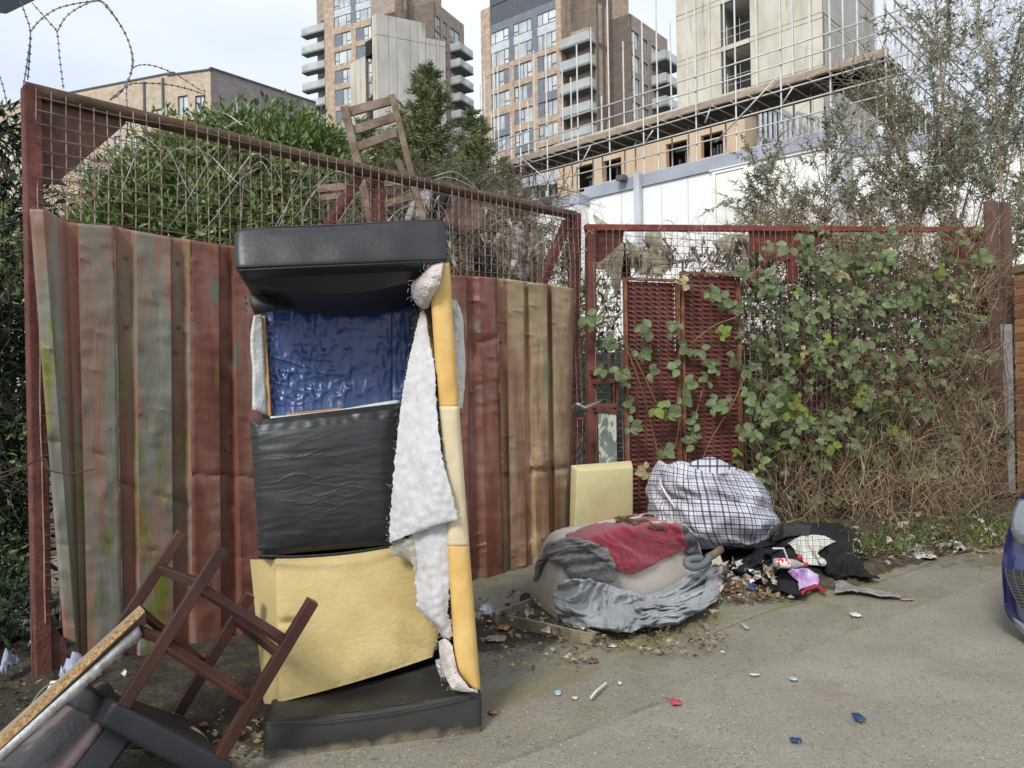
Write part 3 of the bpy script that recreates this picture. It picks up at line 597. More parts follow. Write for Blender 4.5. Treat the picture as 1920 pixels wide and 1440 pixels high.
# soil and leaf litter along the foot of the gates
m_soil = mat('leaf_litter_soil', [(0, (.045, .038, .028)), (.5, (.085, .068, .045)), (1, (.16, .125, .08))], 9, rough=.95, bump=.9, bscale=45, bdist=.03,
             spots=[(14, .60, (.20, .15, .09), (1, 1, 1)), (3, .60, (.10, .12, .045), (1, 1, 1)), (22, .64, (.32, .26, .17), (1, 1, 1))])
def strip(name, px_, dz, m, h=.05, n=60):
    """px_: list of (x, yfront, yback) ; raised bank"""
    S = spline(px_, 10); rows = []
    nb_ = 10
    for k in range(nb_ + 1):
        v = k / nb_; row = []
        for x, y0, y1 in S:
            p = G(x, y0).lerp(G(x, y1), v); hh = h * math.sin(min(v * 2.2, 1) * math.pi / 2)
            row.append((p.x + .03 * fn(p.x * 4, p.y * 4), p.y + .04 * fn(p.x * 5, p.y * 5, 3), dz + hh * (1 + .5 * fn(p.x * 5, p.y * 5, 1)) + .02 * fn(p.x * 12, p.y * 12, 2) - (.03 if k == 0 else 0)))
        rows.append(row)
    mb = MB(); mb.grid(rows); return struct(name, mb, m, smooth=True)
strip('soil_bank', [(1180, 1085, 970), (1330, 1112, 965), (1480, 1118, 955), (1600, 1110, 948), (1660, 1080, 942), (1760, 1052, 936), (1880, 1030, 926), (2050, 1000, 915)], .02, m_soil, .10)
def stain(m, c, ax, a_, b_, col, seed=0, amt=1.1):
    nodes_before = None
    """a stain with its own ragged outline, placed in world space"""
    N, K, bs = nodes(m); g = N.new('ShaderNodeNewGeometry'); sb = N.new('ShaderNodeVectorMath'); sb.operation = 'SUBTRACT'; K(g.outputs['Position'], sb.inputs[0]); sb.inputs[1].default_value = tuple(c)
    d1 = N.new('ShaderNodeVectorMath'); d1.operation = 'DOT_PRODUCT'; K(sb.outputs[0], d1.inputs[0]); d1.inputs[1].default_value = tuple(ax / a_)
    pr = Vector((-ax.y, ax.x, 0)); d2 = N.new('ShaderNodeVectorMath'); d2.operation = 'DOT_PRODUCT'; K(sb.outputs[0], d2.inputs[0]); d2.inputs[1].default_value = tuple(pr / b_)
    cx = N.new('ShaderNodeCombineXYZ'); K(d1.outputs['Value'], cx.inputs[0]); K(d2.outputs['Value'], cx.inputs[1]); ln = N.new('ShaderNodeVectorMath'); ln.operation = 'LENGTH'; K(cx.outputs[0], ln.inputs[0])
    nz = N.new('ShaderNodeTexNoise'); nz.inputs['Scale'].default_value = 3.2; nz.inputs['Detail'].default_value = 9; nz.inputs['Roughness'].default_value = .7; K(g.outputs['Position'], nz.inputs[0])
    ma = N.new('ShaderNodeMath'); ma.operation = 'MULTIPLY_ADD'; K(nz.outputs[0], ma.inputs[0]); ma.inputs[1].default_value = -amt * 2; K(ln.outputs['Value'], ma.inputs[2])
    mr = N.new('ShaderNodeMapRange'); mr.inputs[1].default_value = .05 - amt * .5; mr.inputs[2].default_value = -.25 - amt * .5; K(ma.outputs[0], mr.inputs[0])
    x = N.new('ShaderNodeMixRGB'); K(mr.outputs[0], x.inputs[0]); K(bs.inputs['Base Color'].links[0].from_socket, x.inputs[1]); x.inputs[2].default_value = (*col, 1); K(x.outputs[0], bs.inputs['Base Color'])
stain(m_asph, G(930, 1195), sd, 1.5, .62, (.050, .043, .034)); stain(m_asph, G(650, 1350), sd, 1.0, .30, (.075, .068, .05)); stain(m_asph, G(1250, 1180), sd, 1.5, .30, (.20, .185, .10)); stain(m_asph, G(1560, 1105), sd, 1.8, .35, (.205, .195, .105)); stain(m_asph, G(1000, 1290), sd, 1.4, .22, (.195, .18, .115))
strip('dirt_bank', [(-160, 1440, 1130), (-40, 1435, 1110), (60, 1425, 1130), (150, 1420, 1170), (300, 1420, 1230), (470, 1395, 1210), (560, 1340, 1190)], .016, mat('dark_bank_soil', [(0, (.022, .019, .015)), (.5, (.045, .037, .026)), (1, (.085, .068, .045))], 9, rough=.95, bump=.9, bscale=45, bdist=.03, spots=[(22, .64, (.15, .12, .08), (1, 1, 1)), (3, .60, (.055, .065, .028), (1, 1, 1))]), .06)
# broken edge where the mossy pavement surface has cracked
m_crack = mat('crack_dark', (.11, .10, .08), bump=0)
def crack(pts, w=.0035):
    S = spline([G(x, y) for x, y in pts], 14); mb = MB(); rows = []
    for i, p in enumerate(S):
        j = .012 * fn(i * .9, pts[0][0]); ww = w * (.4 + .9 * abs(fn(i * .5, 7)) * 1.6); rows.append(((p[0] + j, p[1] + j - ww, .0085), (p[0] + j, p[1] + j + ww, .0085)))
    mb.grid(rows); struct('pavement_crack', mb, m_crack)
crack([(920, 1435), (1000, 1410), (1070, 1385), (1092, 1372)]); crack([(1180, 1338), (1215, 1325), (1265, 1312)]); crack([(1300, 1205), (1390, 1168), (1470, 1140), (1530, 1130)]); crack([(1560, 1118), (1680, 1082), (1760, 1052)])
# ================================================================ LEFT GATE LEAF
m_rust = mat('rusty_red_paint', [(0, (.085, .030, .024)), (.5, (.13, .045, .035)), (1, (.185, .075, .055))], 7, rough=.75, bump=.5, bscale=60, spots=[(9, .58, (.075, .045, .030), (1, 1, 1)), (14, .66, (.20, .10, .055), (1, 1, 1))])
m_railrust = mat('mossy_rusty_rail', [(0, (.055, .032, .024)), (.5, (.090, .060, .040)), (1, (.125, .070, .050))], 6, rough=.85, bump=.6, bscale=50, spots=[(5, .56, (.085, .085, .045), (1, 1, 1)), (12, .66, (.17, .07, .05), (1, 1, 1))])
m_plate = mat('corroded_plate', [(0, (.085, .055, .048)), (.5, (.13, .075, .062)), (1, (.18, .10, .08))], 8, rough=.85, bump=.8, bscale=55, spots=[(6, .57, (.15, .055, .045), (1, 1, 1)), (20, .62, (.045, .035, .03), (1, 1, 1))])
m_wire = mat('rusty_mesh_wire', [(0, (.17, .09, .07)), (.5, (.27, .18, .15)), (1, (.38, .31, .27))], 9, rough=.7, bump=0)
GA = G(64, 1290); gdir = Vector((.707, .707, 0))
class GP_:
    def __init__(s, O, d): s.O = O; s.d = d.normalized(); s.n = Vector((s.d.y, -s.d.x, 0))
    def at(s, px, py, off=0):
        r = RAY(px, py); t = (s.O + s.n * off - CAM).dot(s.n) / r.dot(s.n); return CAM + r * t
    def uv(s, px, py): p = s.at(px, py); return (p - s.O).dot(s.d), p.z
    def p(s, a, z, off=0): q = s.O + s.d * a + s.n * off; return Vector((q.x, q.y, z))
g1 = GP_(GA, gdir)
GATE = thing('mesh_gate', 'large left gate leaf of rusty weld mesh with battered corrugated sheets fixed across it', 'gate', g1.p(2.2, 0))
def gbar(gp, a, b, w, parent, name, m, off=0, dep=None, bev=.004, rnd_=False):
    A_ = gp.at(*a, off); B_ = gp.at(*b, off); mb = MB()
    if rnd_: mb.tube([A_, B_], w / 2, 12)
    else: mb.bar(A_, B_, dep or w, w, up=(B_ - A_).cross(gp.n))
    return obj(name, mb, m, parent, bevel=0 if rnd_ else bev, smooth=rnd_)
gbar(g1, (58, 165), (80, 1300), .085, GATE, 'hinge_post', m_rust, bev=.008)
gbar(g1, (1079, 400), (1073, 1035), .085, GATE, 'closing_post', m_rust, bev=.008)
tl, tr = g1.at(48, 168), g1.at(1078, 404); n = 16; pts = []
for i in range(n + 1):
    p = tl.lerp(tr, i / n); p.z -= .02 * math.sin(math.pi * i / n); pts.append(p)
mb = MB(); mb.tube(pts, .043, 12); obj('top_rail', mb, m_railrust, GATE, smooth=True)
mb = MB(); mb.tube([g1.at(90, 1275, .0), g1.at(1075, 1030, .0)], .03, 8); obj('bottom_rail', mb, m_railrust, GATE, smooth=True)
mb = MB(); mb.prism([g1.at(x, y, -.01) for x, y in ((72, 172), (238, 205), (236, 232), (104, 345), (72, 335))], -g1.n * .012); obj('corner_plate', mb, m_plate, GATE)
mb = MB(); mb.prism([g1.at(x, y, -.012) for x, y in ((74, 338), (104, 333), (130, 349), (112, 345), (76, 345))], -g1.n * .02); obj('torn_plate_edge', mb, m_plate, GATE)
gbar(g1, (678, 322), (606, 440), .085, GATE, 'diagonal_brace', m_rust, off=-.06, rnd_=True)
gbar(g1, (706, 330), (708, 440), .085, GATE, 'inner_upright', m_rust, off=-.05)
gbar(g1, (1064, 415), (1010, 545), .075, GATE, 'diagonal_brace', m_rust, off=-.06)
mb = MB(); mb.prism([g1.at(x, y, -.02) for x, y in ((1052, 412), (1076, 412), (1074, 455), (1060, 430))], -g1.n * .012); obj('corner_plate', mb, m_plate, GATE)
mb = MB(); mb.prism([g1.at(x, y, .02) for x, y in ((58, 1150), (97, 1168), (122, 1200), (132, 1262), (126, 1290), (62, 1300))], -g1.n * .02); obj('rusted_base_plate', mb, m_plate, GATE)
# weld mesh: uprights and cross wires, slightly wavy
def mesh_net(gp, s0, s1, ztop, zbot, cell, r, sag, parent, seed, off=.05, hole=None):
    rs = random.Random(seed); mb = MB(); L_ = s1 - s0; n = int(L_ / cell)
    def ztf(s): return ztop[0] + (ztop[1] - ztop[0]) * (s - s0) / L_
    def w(s, z): return (.012 * fn(s * 2.1, z * 2.3, seed) * sag, .03 * fn(s * 1.7, z * 1.9, seed + 5) * sag, .012 * fn(s * 2.3, z * 2, seed + 9) * sag)
    for i in range(n + 1):
        s = s0 + i * cell; zt_ = ztf(s); pts = []; m_ = 14
        for k in range(m_ + 1):
            z = zt_ + (zbot - zt_) * k / m_; a, b, c = w(s, z); pts.append(gp.p(s + a, z, off + b))
        if rs.random() < .95: mb.tube(pts, r, 3, cap=False)
    z = max(ztop) - cell * .6; k = 0
    while z > zbot:
        pts = []
        for i in range(0, n + 1):
            s = s0 + i * cell; zz = z - (ztop[0] - ztf(s)) * .0
            if zz < ztf(s) - .01 or zz < ztf(s): a, b, c = w(s, zz); pts.append(gp.p(s + a, min(zz + c, ztf(s)), off + b + r * 2))
        if len(pts) > 2: mb.tube(pts, r, 3, cap=False)
        z -= cell
    o = obj('wire_mesh', mb, m_wire, parent); o['kind'] = 'stuff'; return o
u0, z0 = g1.uv(62, 170); u1, z1 = g1.uv(1078, 404)
mesh_net(g1, u0, u1, (z0, z1), .35, .072, .0036, 1.0, GATE, 3)
# top wires hooked over the rail
# ---- corrugated sheets
sheet_m = [
 mat('sheet_green_red', [(0, (.24, .095, .065)), (.36, (.25, .14, .10)), (.52, (.215, .17, .135)), (.66, (.18, .18, .145)), (1, (.25, .25, .205))], 2.2, rough=.45, bump=.22, bscale=30, st=(2.2, 2.2, .34), nr=.68, dist=.5,
     spots=[(1.7, .58, (.15, .165, .03), (3.2, 3.2, .8)), (3, .66, (.07, .06, .05), (1, 1, 1)), (26, .69, (.30, .26, .22), (1, 1, .5)), (7, .66, (.16, .07, .045), (2, 2, .12))]),
 mat('sheet_red', [(0, (.135, .050, .036)), (.45, (.185, .075, .054)), (.8, (.235, .118, .088)), (1, (.22, .165, .125))], 3, rough=.45, bump=.25, bscale=26, st=(2, 2, .45), nr=.6,
     spots=[(2.6, .62, (.14, .145, .10), (2, 2, .9)), (2.2, .64, (.14, .155, .035), (2.6, 2.6, .7)), (34, .70, (.36, .29, .25), (1, 1, .6)), (8, .66, (.12, .045, .032), (2, 2, .12))]),
 mat('sheet_tan', [(0, (.20, .088, .06)), (.35, (.27, .165, .105)), (.7, (.35, .26, .155)), (1, (.245, .225, .14))], 2.4, rough=.48, bump=.25, bscale=26, st=(2.4, 2.4, .4), nr=.6,
     spots=[(2.5, .61, (.17, .18, .06), (2.8, 2.8, .7)), (3, .63, (.18, .09, .06), (2, 2, .5)), (30, .70, (.42, .35, .27), (1, 1, .6)), (7, .64, (.20, .12, .07), (2, 2, .12))])]
def csheet(prof, m, seed, parent=GATE, base=.075, dent=1.0, label=None):
    """prof: list of (xt, yt, xb, yb, offset). fine grid with dents; crisp folds kept by duplicated columns"""
    cols_ = []
    for i in range(len(prof) - 1):
        a, b = prof[i], prof[i + 1]; n_ = max(2, int(abs(b[0] - a[0]) / 8))
        for k in range(n_): cols_.append(tuple(a[j] + (b[j] - a[j]) * k / n_ for j in range(5)))
    cols_.append(prof[-1]); nv = 130; rows = []
    for k in range(nv + 1):
        v = k / nv; row = []
        for (xt, yt, xb, yb, of) in cols_:
            x = xt + (xb - xt) * v; y = yt + (yb - yt) * v
            d_ = .010 * fn(x * .012, y * .008, seed) + .026 * max(0, fn(x * .03, y * .018, seed + 4) - .14) * dent + .0035 * ridge(x * .02, y * .035, seed + 7) * dent + .010 * max(0, ridge(x * .035 + y * .012, y * .03 - x * .01, seed + 11) - .86) * 6 * dent * (fn(x * .01, y * .006, seed + 13) > .0)
            cr_ = fn(seed * 3.3, y * .01, 2)
            lineb = .014 * math.exp(-((y - (760 + seed * 37 + .35 * x * math.sin(seed))) / 6.0) ** 2) * (1 if fn(x * .02, seed) > -.1 else 0) + .010 * math.exp(-((y - (1010 + seed * 11)) / 5.0) ** 2) * (1 if fn(x * .03, seed + 2) > 0 else 0)
            edge = .02 * (v ** 6) * fn(x * .03, seed)
            row.append(g1.at(x, y, base + of + d_ - lineb * dent + edge))
        rows.append(row)
    mb = MB(); mb.grid(rows); o = obj('corrugated_sheet', mb, m, parent, solid=.003)
    if label: o['label'] = label
    me = o.data; me.shade_smooth()
    if m.name.startswith('sheet_green'):
        me.materials.append(mat('sheet_valley', [(0, (.22, .085, .06)), (.5, (.24, .125, .09)), (.75, (.205, .16, .105)), (1, (.22, .21, .13))], 2.4, rough=.55, bump=.25, bscale=30, st=(3, 3, .3), nr=.68, spots=[(1.6, .58, (.15, .16, .03), (4, 4, .6)), (20, .68, (.12, .07, .05), (1, 1, .5))])); nc = len(cols_) - 1; low = [(cols_[c_][4] + cols_[c_ + 1][4]) / 2 < .03 and cols_[c_][0] > 100 for c_ in range(nc)]
        mi = np.zeros(len(me.polygons), dtype=np.int32)
        for k_, lw in enumerate(low * nv):
            if lw: mi[k_] = 1
        me.polygons.foreach_set('material_index', mi)
    try:
        me.set_sharp_from_angle(angle=math.radians(26))
    except Exception: pass
    return o
H = .050
ta = lambda v: v / 2.322
def col(ct, cb, of, yt, yb):  # crop x at top (y~430) and at y~996 ; extrapolate to yb
    xt = ta(ct); x1 = ta(cb); xb = xt + (x1 - xt) * (yb - 430) / (996 - 430); return (xt, yt, xb, yb, of)
csheet([col(128, 238, .05, 392, 1195), col(185, 290, .065, 392, 1205), col(200, 300, .05, 392, 1215), col(265, 322, .02, 410, 1236), col(290, 335, -.01, 416, 1238), col(335, 365, -.01, 418, 1250),
        col(345, 373, H, 419, 1252), col(500, 528, H, 424, 1290)], sheet_m[0], 1, label='green grey weathered corrugated sheet with a curled red left edge', base=.078)
csheet([col(497, 525, H, 424, 1290), col(508, 533, 0, 425, 1292), col(570, 582, 0, 431, 1300), col(595, 606, H, 433, 1302), col(740, 750, H, 444, 1290), col(748, 758, 0, 445, 1290), col(795, 812, 0, 447, 1284), col(828, 838, H, 449, 1278)], sheet_m[0], 2, base=.075, label='weathered corrugated sheet streaked green and red with mossy folds')
csheet([col(825, 835, H, 449, 1278), col(950, 958, H, 458, 1262), col(957, 965, 0, 458, 1260), col(1000, 1020, 0, 460, 1254), col(1017, 1047, H, 461, 1252), col(1160, 1180, H, 468, 1238), col(1168, 1186, 0, 468, 1236), col(1210, 1225, 0, 470, 1230), col(1230, 1245, H, 472, 1228)], sheet_m[1], 3, base=.078, label='dull red corrugated sheet with creases and grey green patches')
csheet([col(1227, 1242, H, 478, 1226), col(1380, 1400, H, 486, 1205), col(1390, 1408, 0, 486, 1204), col(1440, 1450, 0, 490, 1195), col(1455, 1465, H, 491, 1193), col(1600, 1610, H, 500, 1172), col(1608, 1618, 0, 500, 1170), col(1650, 1660, 0, 503, 1163), col(1670, 1680, H, 504, 1160), col(1830, 1840, H, 512, 1135)], sheet_m[1], 4, base=.076)
tb = lambda v: (v / 2.3225 + 840)
def colr(ct, cb, of, yt, yb):
    xt = tb(ct); x1 = tb(cb); xb = xt + (x1 - xt) * (yb - 530) / (996 - 530); return (xt, yt, xb, yb, of)
csheet([colr(-60, -40, H, 516, 1135), colr(78, 92, H, 517, 1122), colr(86, 98, 0, 517, 1121), colr(106, 128, 0, 518, 1117), colr(135, 165, H, 518, 1112), colr(214, 242, H, 521, 1106)], sheet_m[1], 5, base=.080, dent=1.5, label='dented dull red corrugated sheet to the right of the upended sofa')
csheet([colr(212, 240, H, 522, 1106), colr(220, 246, 0, 522, 1105), colr(250, 268, 0, 523, 1101), colr(258, 274, H, 523, 1100), colr(328, 338, H, 527, 1094), colr(333, 343, .01, 527, 1093), colr(345, 362, .01, 528, 1090), colr(350, 384, H, 529, 1088), colr(428, 440, H, 532, 1083),
        colr(434, 446, -.01, 532, 1082), colr(446, 462, -.01, 533, 1080), colr(452, 470, H, 534, 1079), colr(532, 512, H * .9, 540, 1066), colr(552, 528, .0, 542, 1050)], sheet_m[2], 6, base=.075, dent=1.6, label='crumpled tan and olive corrugated sheet at the closing end of the gate')
# screws with washers in the valleys
m_screw = mat('screw_washer', (.14, .12, .07), 30, rough=.6, bump=.2)
for px, py in ((237, 611), (335, 614), (426, 616), (236, 483), (334, 493), (891, 641), (940, 642), (984, 643), (882, 593), (938, 884), (893, 813), (331, 660), (440, 1210), (425, 842)):
    c = g1.at(px, py, .083); mb = MB(); mb.tube([c, c + g1.n * .004], .013, 10); mb.tube([c + g1.n * .004, c + g1.n * .010], .006, 6); obj('screw', mb, m_screw, GATE, smooth=False)
# closing side strip of pale plastic trapped behind the sheet
mb = MB(); S = spline([(1066, 770, .05), (1062, 860, .06), (1067, 940, .05), (1064, 1030, .06)], 8); mb.grid([[g1.at(x + (w_ if w_ < 1 else 0) - 3, y, .06), g1.at(x + 4 + 2 * fn(y * .05, 1), y, .07)] for x, y, w_ in S]); obj('plastic_strip', mb, mat('white_plastic_strip', (.55, .53, .50), rough=.6), GATE, solid=.003)
# ================================================================ RIGHT GATE
R0 = P(1105, 720, 7.35); R1 = P(1848, 720, 9.3); R0.z = 0; R1.z = 0
g2 = GP_(R0, (R1 - R0))
FG = thing('mesh_gate', 'right gate of rusty red framed weld mesh overgrown by brambles, with slotted rust panels', 'gate', g2.p(2.5, 0))
m_red = mat('red_oxide_paint', [(0, (.13, .032, .025)), (.5, (.19, .050, .040)), (1, (.24, .085, .06))], 8, rough=.7, bump=.5, bscale=60, spots=[(8, .60, (.085, .04, .03), (1, 1, 1)), (16, .66, (.26, .15, .09), (1, 1, 1))])
gbar(g2, (1107, 425), (1109, 1000), .085, FG, 'closing_post', m_rust, bev=.008)
gbar(g2, (1836, 430), (1866, 945), .09, FG, 'hinge_post', m_red, bev=.008)
gbar(g2, (1097, 427), (1845, 431), .062, FG, 'top_rail', m_red, bev=.006)
gbar(g2, (1505, 560), (1512, 960), .06, FG, 'inner_upright', m_rust, bev=.006, off=-.04)
for a in (((1115, 432), (1170, 432), (1168, 452), (1128, 490), (1115, 492)), ((1405, 433), (1560, 433), (1560, 448), (1470, 490), (1440, 485), (1408, 468)), ((1760, 434), (1830, 434), (1832, 486), (1790, 490), (1775, 470))):
    mb = MB(); mb.prism([g2.at(x, y, -.015) for x, y in a], -g2.n * .012); obj('corner_plate', mb, m_red if a[0][0] > 1200 else m_rust, FG)
gbar(g2, (1440, 482), (1406, 535), .075, FG, 'diagonal_brace', m_red, off=-.05, rnd_=True)
gbar(g2, (1484, 485), (1487, 530), .085, FG, 'inner_upright', m_red, off=-.05)
u0, z0 = g2.uv(1108, 430); u1, z1 = g2.uv(1838, 433)
mesh_net(g2, u0, u1, (z0, z1), .12, .072, .0034, .5, FG, 8, off=.045)
# slotted rusty panels: a raised frame and rows of pressed louvres
m_slot = mat('slotted_rust_panel', [(0, (.095, .032, .026)), (.5, (.135, .046, .036)), (1, (.18, .066, .048))], 5, rough=.75, bump=.3, bscale=60, spots=[(7, .64, (.22, .085, .035), (1, 1, .5))])
m_orust = mat('orange_rust_edge', [(0, (.13, .045, .028)), (.5, (.20, .080, .045)), (1, (.30, .17, .10))], 14, rough=.85, bump=.5, bscale=90)
for (xa, ya, xb, yb, lab) in ((1162, 522, 1262, 960, 'left slotted panel, dark brown rust'), (1268, 511, 1376, 960, 'right slotted panel, orange rust on its edges')):
    s0, zt = g2.uv(xa, ya); s1, _ = g2.uv(xb, ya); zb = .22; mb = MB(); T = lambda s, z, o: g2.p(s, z, o)
    ncol = 6; nrow = int((zt - zb) / .047); fw = .035; dw = (s1 - s0 - 2 * fw) / ncol; dh = (zt - zb - 2 * fw) / nrow
    for r_ in range(nrow):
        z_ = zb + fw + r_ * dh
        mb.grid([[T(s0, z_, .066), T(s1, z_, .066)], [T(s0, z_ + dh * .45, .066), T(s1, z_ + dh * .45, .066)]])     # solid land between rows
        for c_ in range(ncol):
            a = s0 + fw + c_ * dw; b = a + dw; m1 = a + dw * .14; m2_ = b - dw * .14; z1_ = z_ + dh * .45; z2_ = z_ + dh
            mb.grid([[T(a, z1_, .066), T(m1, z1_, .066)], [T(a, z2_, .066), T(m1, z2_, .066)]]); mb.grid([[T(m2_, z1_, .066), T(b, z1_, .066)], [T(m2_, z2_, .066), T(b, z2_, .066)]])
            n_ = mb.add([T(m1, z2_, .066), T(m2_, z2_, .066), T(m2_ - .004, z1_ + dh * .12, .090), T(m1 + .004, z1_ + dh * .12, .090)], [(0, 1, 2, 3)])     # louvre hood
            mb.add([T(m1, z2_, .066), T(m1, z1_ + dh * .12, .066), T(m1 + .004, z1_ + dh * .12, .090)], [(0, 1, 2)]); mb.add([T(m2_, z2_, .066), T(m2_, z1_ + dh * .12, .066), T(m2_ - .004, z1_ + dh * .12, .090)], [(0, 1, 2)])
            mb.quad(T(m1, z1_, .060), T(m2_, z1_, .060), T(m2_, z2_, .060), T(m1, z2_, .060))
    o = obj('slotted_panel', mb, m_slot, FG); o['label'] = lab
    mb = MB()
    for a, b, c, d in ((s0 - .004, s0 + .022, zb, zt), (s1 - .022, s1 + .004, zb, zt), (s0 + .023, s1 - .023, zt - .025, zt), (s0 + .023, s1 - .023, zb, zb + .025)):
        mb.prism([T(a, c, .10), T(b, c, .10), T(b, d, .10), T(a, d, .10)], -g2.n * .045)
    for k in range(int((zt - zb) / .06)):
        z_ = zb + .04 + k * .06; mb.prism([T(s1 - .012, z_, .106), T(s1 - .004, z_, .106), T(s1 - .004, z_ + .03, .106), T(s1 - .012, z_ + .03, .106)], -g2.n * .005)
    obj('panel_rim', mb, m_orust, o)
# latch box and painted cover plate
mb = MB()
for a, b in (((1108, 698), (1158, 698)), ((1113, 716), (1150, 714)), ((1113, 762), (1155, 760)), ((1116, 768), (1155, 772))): mb.bar(g2.at(*a, .08), g2.at(*b, .08), .07, .045, up=(0, 0, 1))
for a, b in (((1149, 716), (1149, 764)), ((1155, 704), (1155, 770))): mb.bar(g2.at(*a, .08), g2.at(*b, .08), .06, .02, up=g2.d)
obj('latch_box', mb, m_rust, FG, bevel=.004)
mb = MB(); mb.prism([g2.at(x, y, .10) for x, y in ((1121, 771), (1155, 770), (1157, 870), (1124, 872))], -g2.n * .006)
obj('cover_plate', mb, mat('peeling_white_paint', [(0, (.16, .18, .17)), (.46, (.20, .22, .20)), (.54, (.52, .52, .42)), (1, (.62, .60, .50))], 9, rough=.7, bump=.4, bscale=30, st=(1, 1, .6), dist=1.2, spots=[(22, .66, (.22, .12, .07), (1, 1, 1))]), FG)['label'] = 'cover plate with peeling cream paint'
# chain and padlock linking the two gates
CHN = thing('padlock_and_chain', 'black padlock with a red line hanging on a bright steel chain between the two gates', 'padlock', P(1085, 790, 7.0)); m_chain = mat('chain_steel', (.45, .45, .46), 20, rough=.3, metal=.9, bump=0)
cp = spline([tuple(P(*a)) for a in ((1072, 766, 7.02), (1082, 758, 6.95), (1095, 764, 6.95), (1108, 760, 6.98), (1120, 755, 7.05), (1126, 752, 7.2))], 5)
for i in range(len(cp) - 1):
    a, b = Vector(cp[i]), Vector(cp[i + 1]); t = (b - a).normalized(); c = (a + b) / 2; u = t.cross(Vector((0, 0, 1) if i % 2 else (0, 1, .4))).normalized(); mb = MB()
    mb.tube([c + t * (.024 * math.cos(q)) + u * (.013 * math.sin(q)) for q in [2 * math.pi * k / 10 for k in range(11)]], .0042, 6); obj('chain_link', mb, m_chain, CHN, smooth=True)
mb = MB(); mb.prism([P(x, y, 6.95) for x, y in ((1079, 768), (1094, 767), (1096, 784), (1081, 786))], (0, .035, 0)); pb = obj('padlock_body', mb, mat('padlock_black', (.015, .016, .02), rough=.4, bump=0), CHN, bevel=.006)
mb = MB(); mb.bar(P(1081, 785, 6.947), P(1096, 783.5, 6.947), .004, .006, up=(0, 0, 1)); obj('red_line', mb, mat('red_trim', (.4, .03, .04), bump=0), pb)
mb = MB(); mb.tube([P(x, y, 6.965) for x, y in ((1082, 770), (1082, 762), (1087, 757), (1092, 761), (1092, 769))], .006, 8); obj('shackle', mb, m_chain, CHN, smooth=True)
mb = MB(); 
for k in range(26):
    a = P(1088 + 3 * math.sin(k), 815 + k * 2.6, 7.05); mb.tube([a, a + Vector((.02 * math.sin(k * 2), 0, -.045))], .004, 5)
obj('hanging_chain', mb, mat('old_chain', (.09, .08, .075), rough=.5, metal=.5, bump=0), CHN)
# ================================================================ STEEL STANCHION, SLAT AND BRICK PIER AT THE RIGHT
m_stn = mat('brown_stanchion', [(0, (.075, .045, .035)), (.5, (.11, .065, .05)), (1, (.15, .09, .065))], 5, rough=.75, bump=.3, bscale=40, st=(1, 1, .4), spots=[(6, .64, (.06, .055, .045), (1, 1, .5))])
D = 9.15; ST = thing('steel_stanchion', 'tall brown steel channel post standing beside the brick pier at the right edge', 'post', Vector((P(1880, 930, D).x, D, 0)))
def vtrap(pts, vec): mb = MB(); mb.prism(pts, vec); return mb
obj('flange', vtrap([P(1845, 378, D), P(1872, 380, D), P(1890, 925, D), P(1862, 930, D)], (0, .02, 0)), m_stn, ST, bevel=.003)
obj('web', vtrap([P(1872, 380, D + .021), P(1878, 378, D + .2), P(1897, 925, D + .2), P(1890, 925, D + .021)], (.008, 0, 0)), m_stn, ST)
obj('rear_flange', vtrap([P(1880, 378, D + .21), P(1896, 380, D + .21), P(1908, 925, D + .21), P(1893, 925, D + .21)], (0, .02, 0)), m_stn, ST, bevel=.003)
o = obj('fence_slat', vtrap([P(1876, 608, D - .02), P(1898, 608, D - .02), P(1905, 925, D - .02), P(1893, 925, D - .02)], (0, .02, 0)), mat('galvanised_slat', (.38, .39, .40), 6, rough=.55, metal=.3), bevel=.003)
tag(o, 'pale grey metal slat leaning between the brown stanchion and the brick pier', 'slat')
BP = thing('brick_pier', 'orange brick pier cut by the right edge of the photo, creeper hanging on it', 'pier', Vector((P(1960, 950, 8.8).x, 8.9, 0)))
mbr = mat('pier_brick', [(0, (.32, .14, .075)), (.5, (.44, .21, .11)), (1, (.50, .30, .17))], 4, rough=.9, bump=.5, bscale=60, island=.25)
px0 = P(1928, 700, 8.8).x; bw, bh_, g_ = .225, .075, .012; nz_ = 32; bme = {}
for r_ in range(nz_):
    for c_ in range(4):
        x = px0 + (c_ * (bw + g_)) + (-.118 if r_ % 2 and c_ else 0); w_ = bw / 2 if (r_ % 2 and c_ == 0) else bw
        z = r_ * (bh_ + g_) + .002; key = w_
        if key not in bme:
            mb = MB(); mb.box(0, w_, 0, .215, 0, bh_); me = bpy.data.meshes.new('brick'); me.from_pydata(mb.v, [], mb.f); me.materials.append(mbr); bme[key] = me
        o = bpy.data.objects.new('brick', bme[key]); COL.objects.link(o); o.parent = BP; o.location = Vector((x, 8.8 + rnd.uniform(-.004, .004), z)) - BP.location
mb = MB(); mb.box(px0 + .003, px0 + .92, 8.806, 9.0, 0, nz_ * (bh_ + g_) - .004); obj('mortar_core', mb, mat('mortar', (.26, .22, .17), 8, bump=.3), BP)
mb = MB(); mb.box(px0 - .02, px0 + .95, 8.77, 9.03, nz_ * (bh_ + g_), nz_ * (bh_ + g_) + .1); obj('coping', mb, mat('stone_coping', (.27, .21, .13), 6), BP, bevel=.01)
# dark lean-to roof corner poking in at the top left
mb = MB(); mb.prism([P(-160, -120, 3.6), P(75, -4, 4.4), P(12, 26, 4.2), P(-160, 10, 3.6)], (0, 0, .05)); tag(obj('roof_corner', mb, mat('blue_grey_sheet', (.10, .125, .15), rough=.5)), 'blue grey roof sheet corner jutting into the top left of the photo', 'roof sheet')
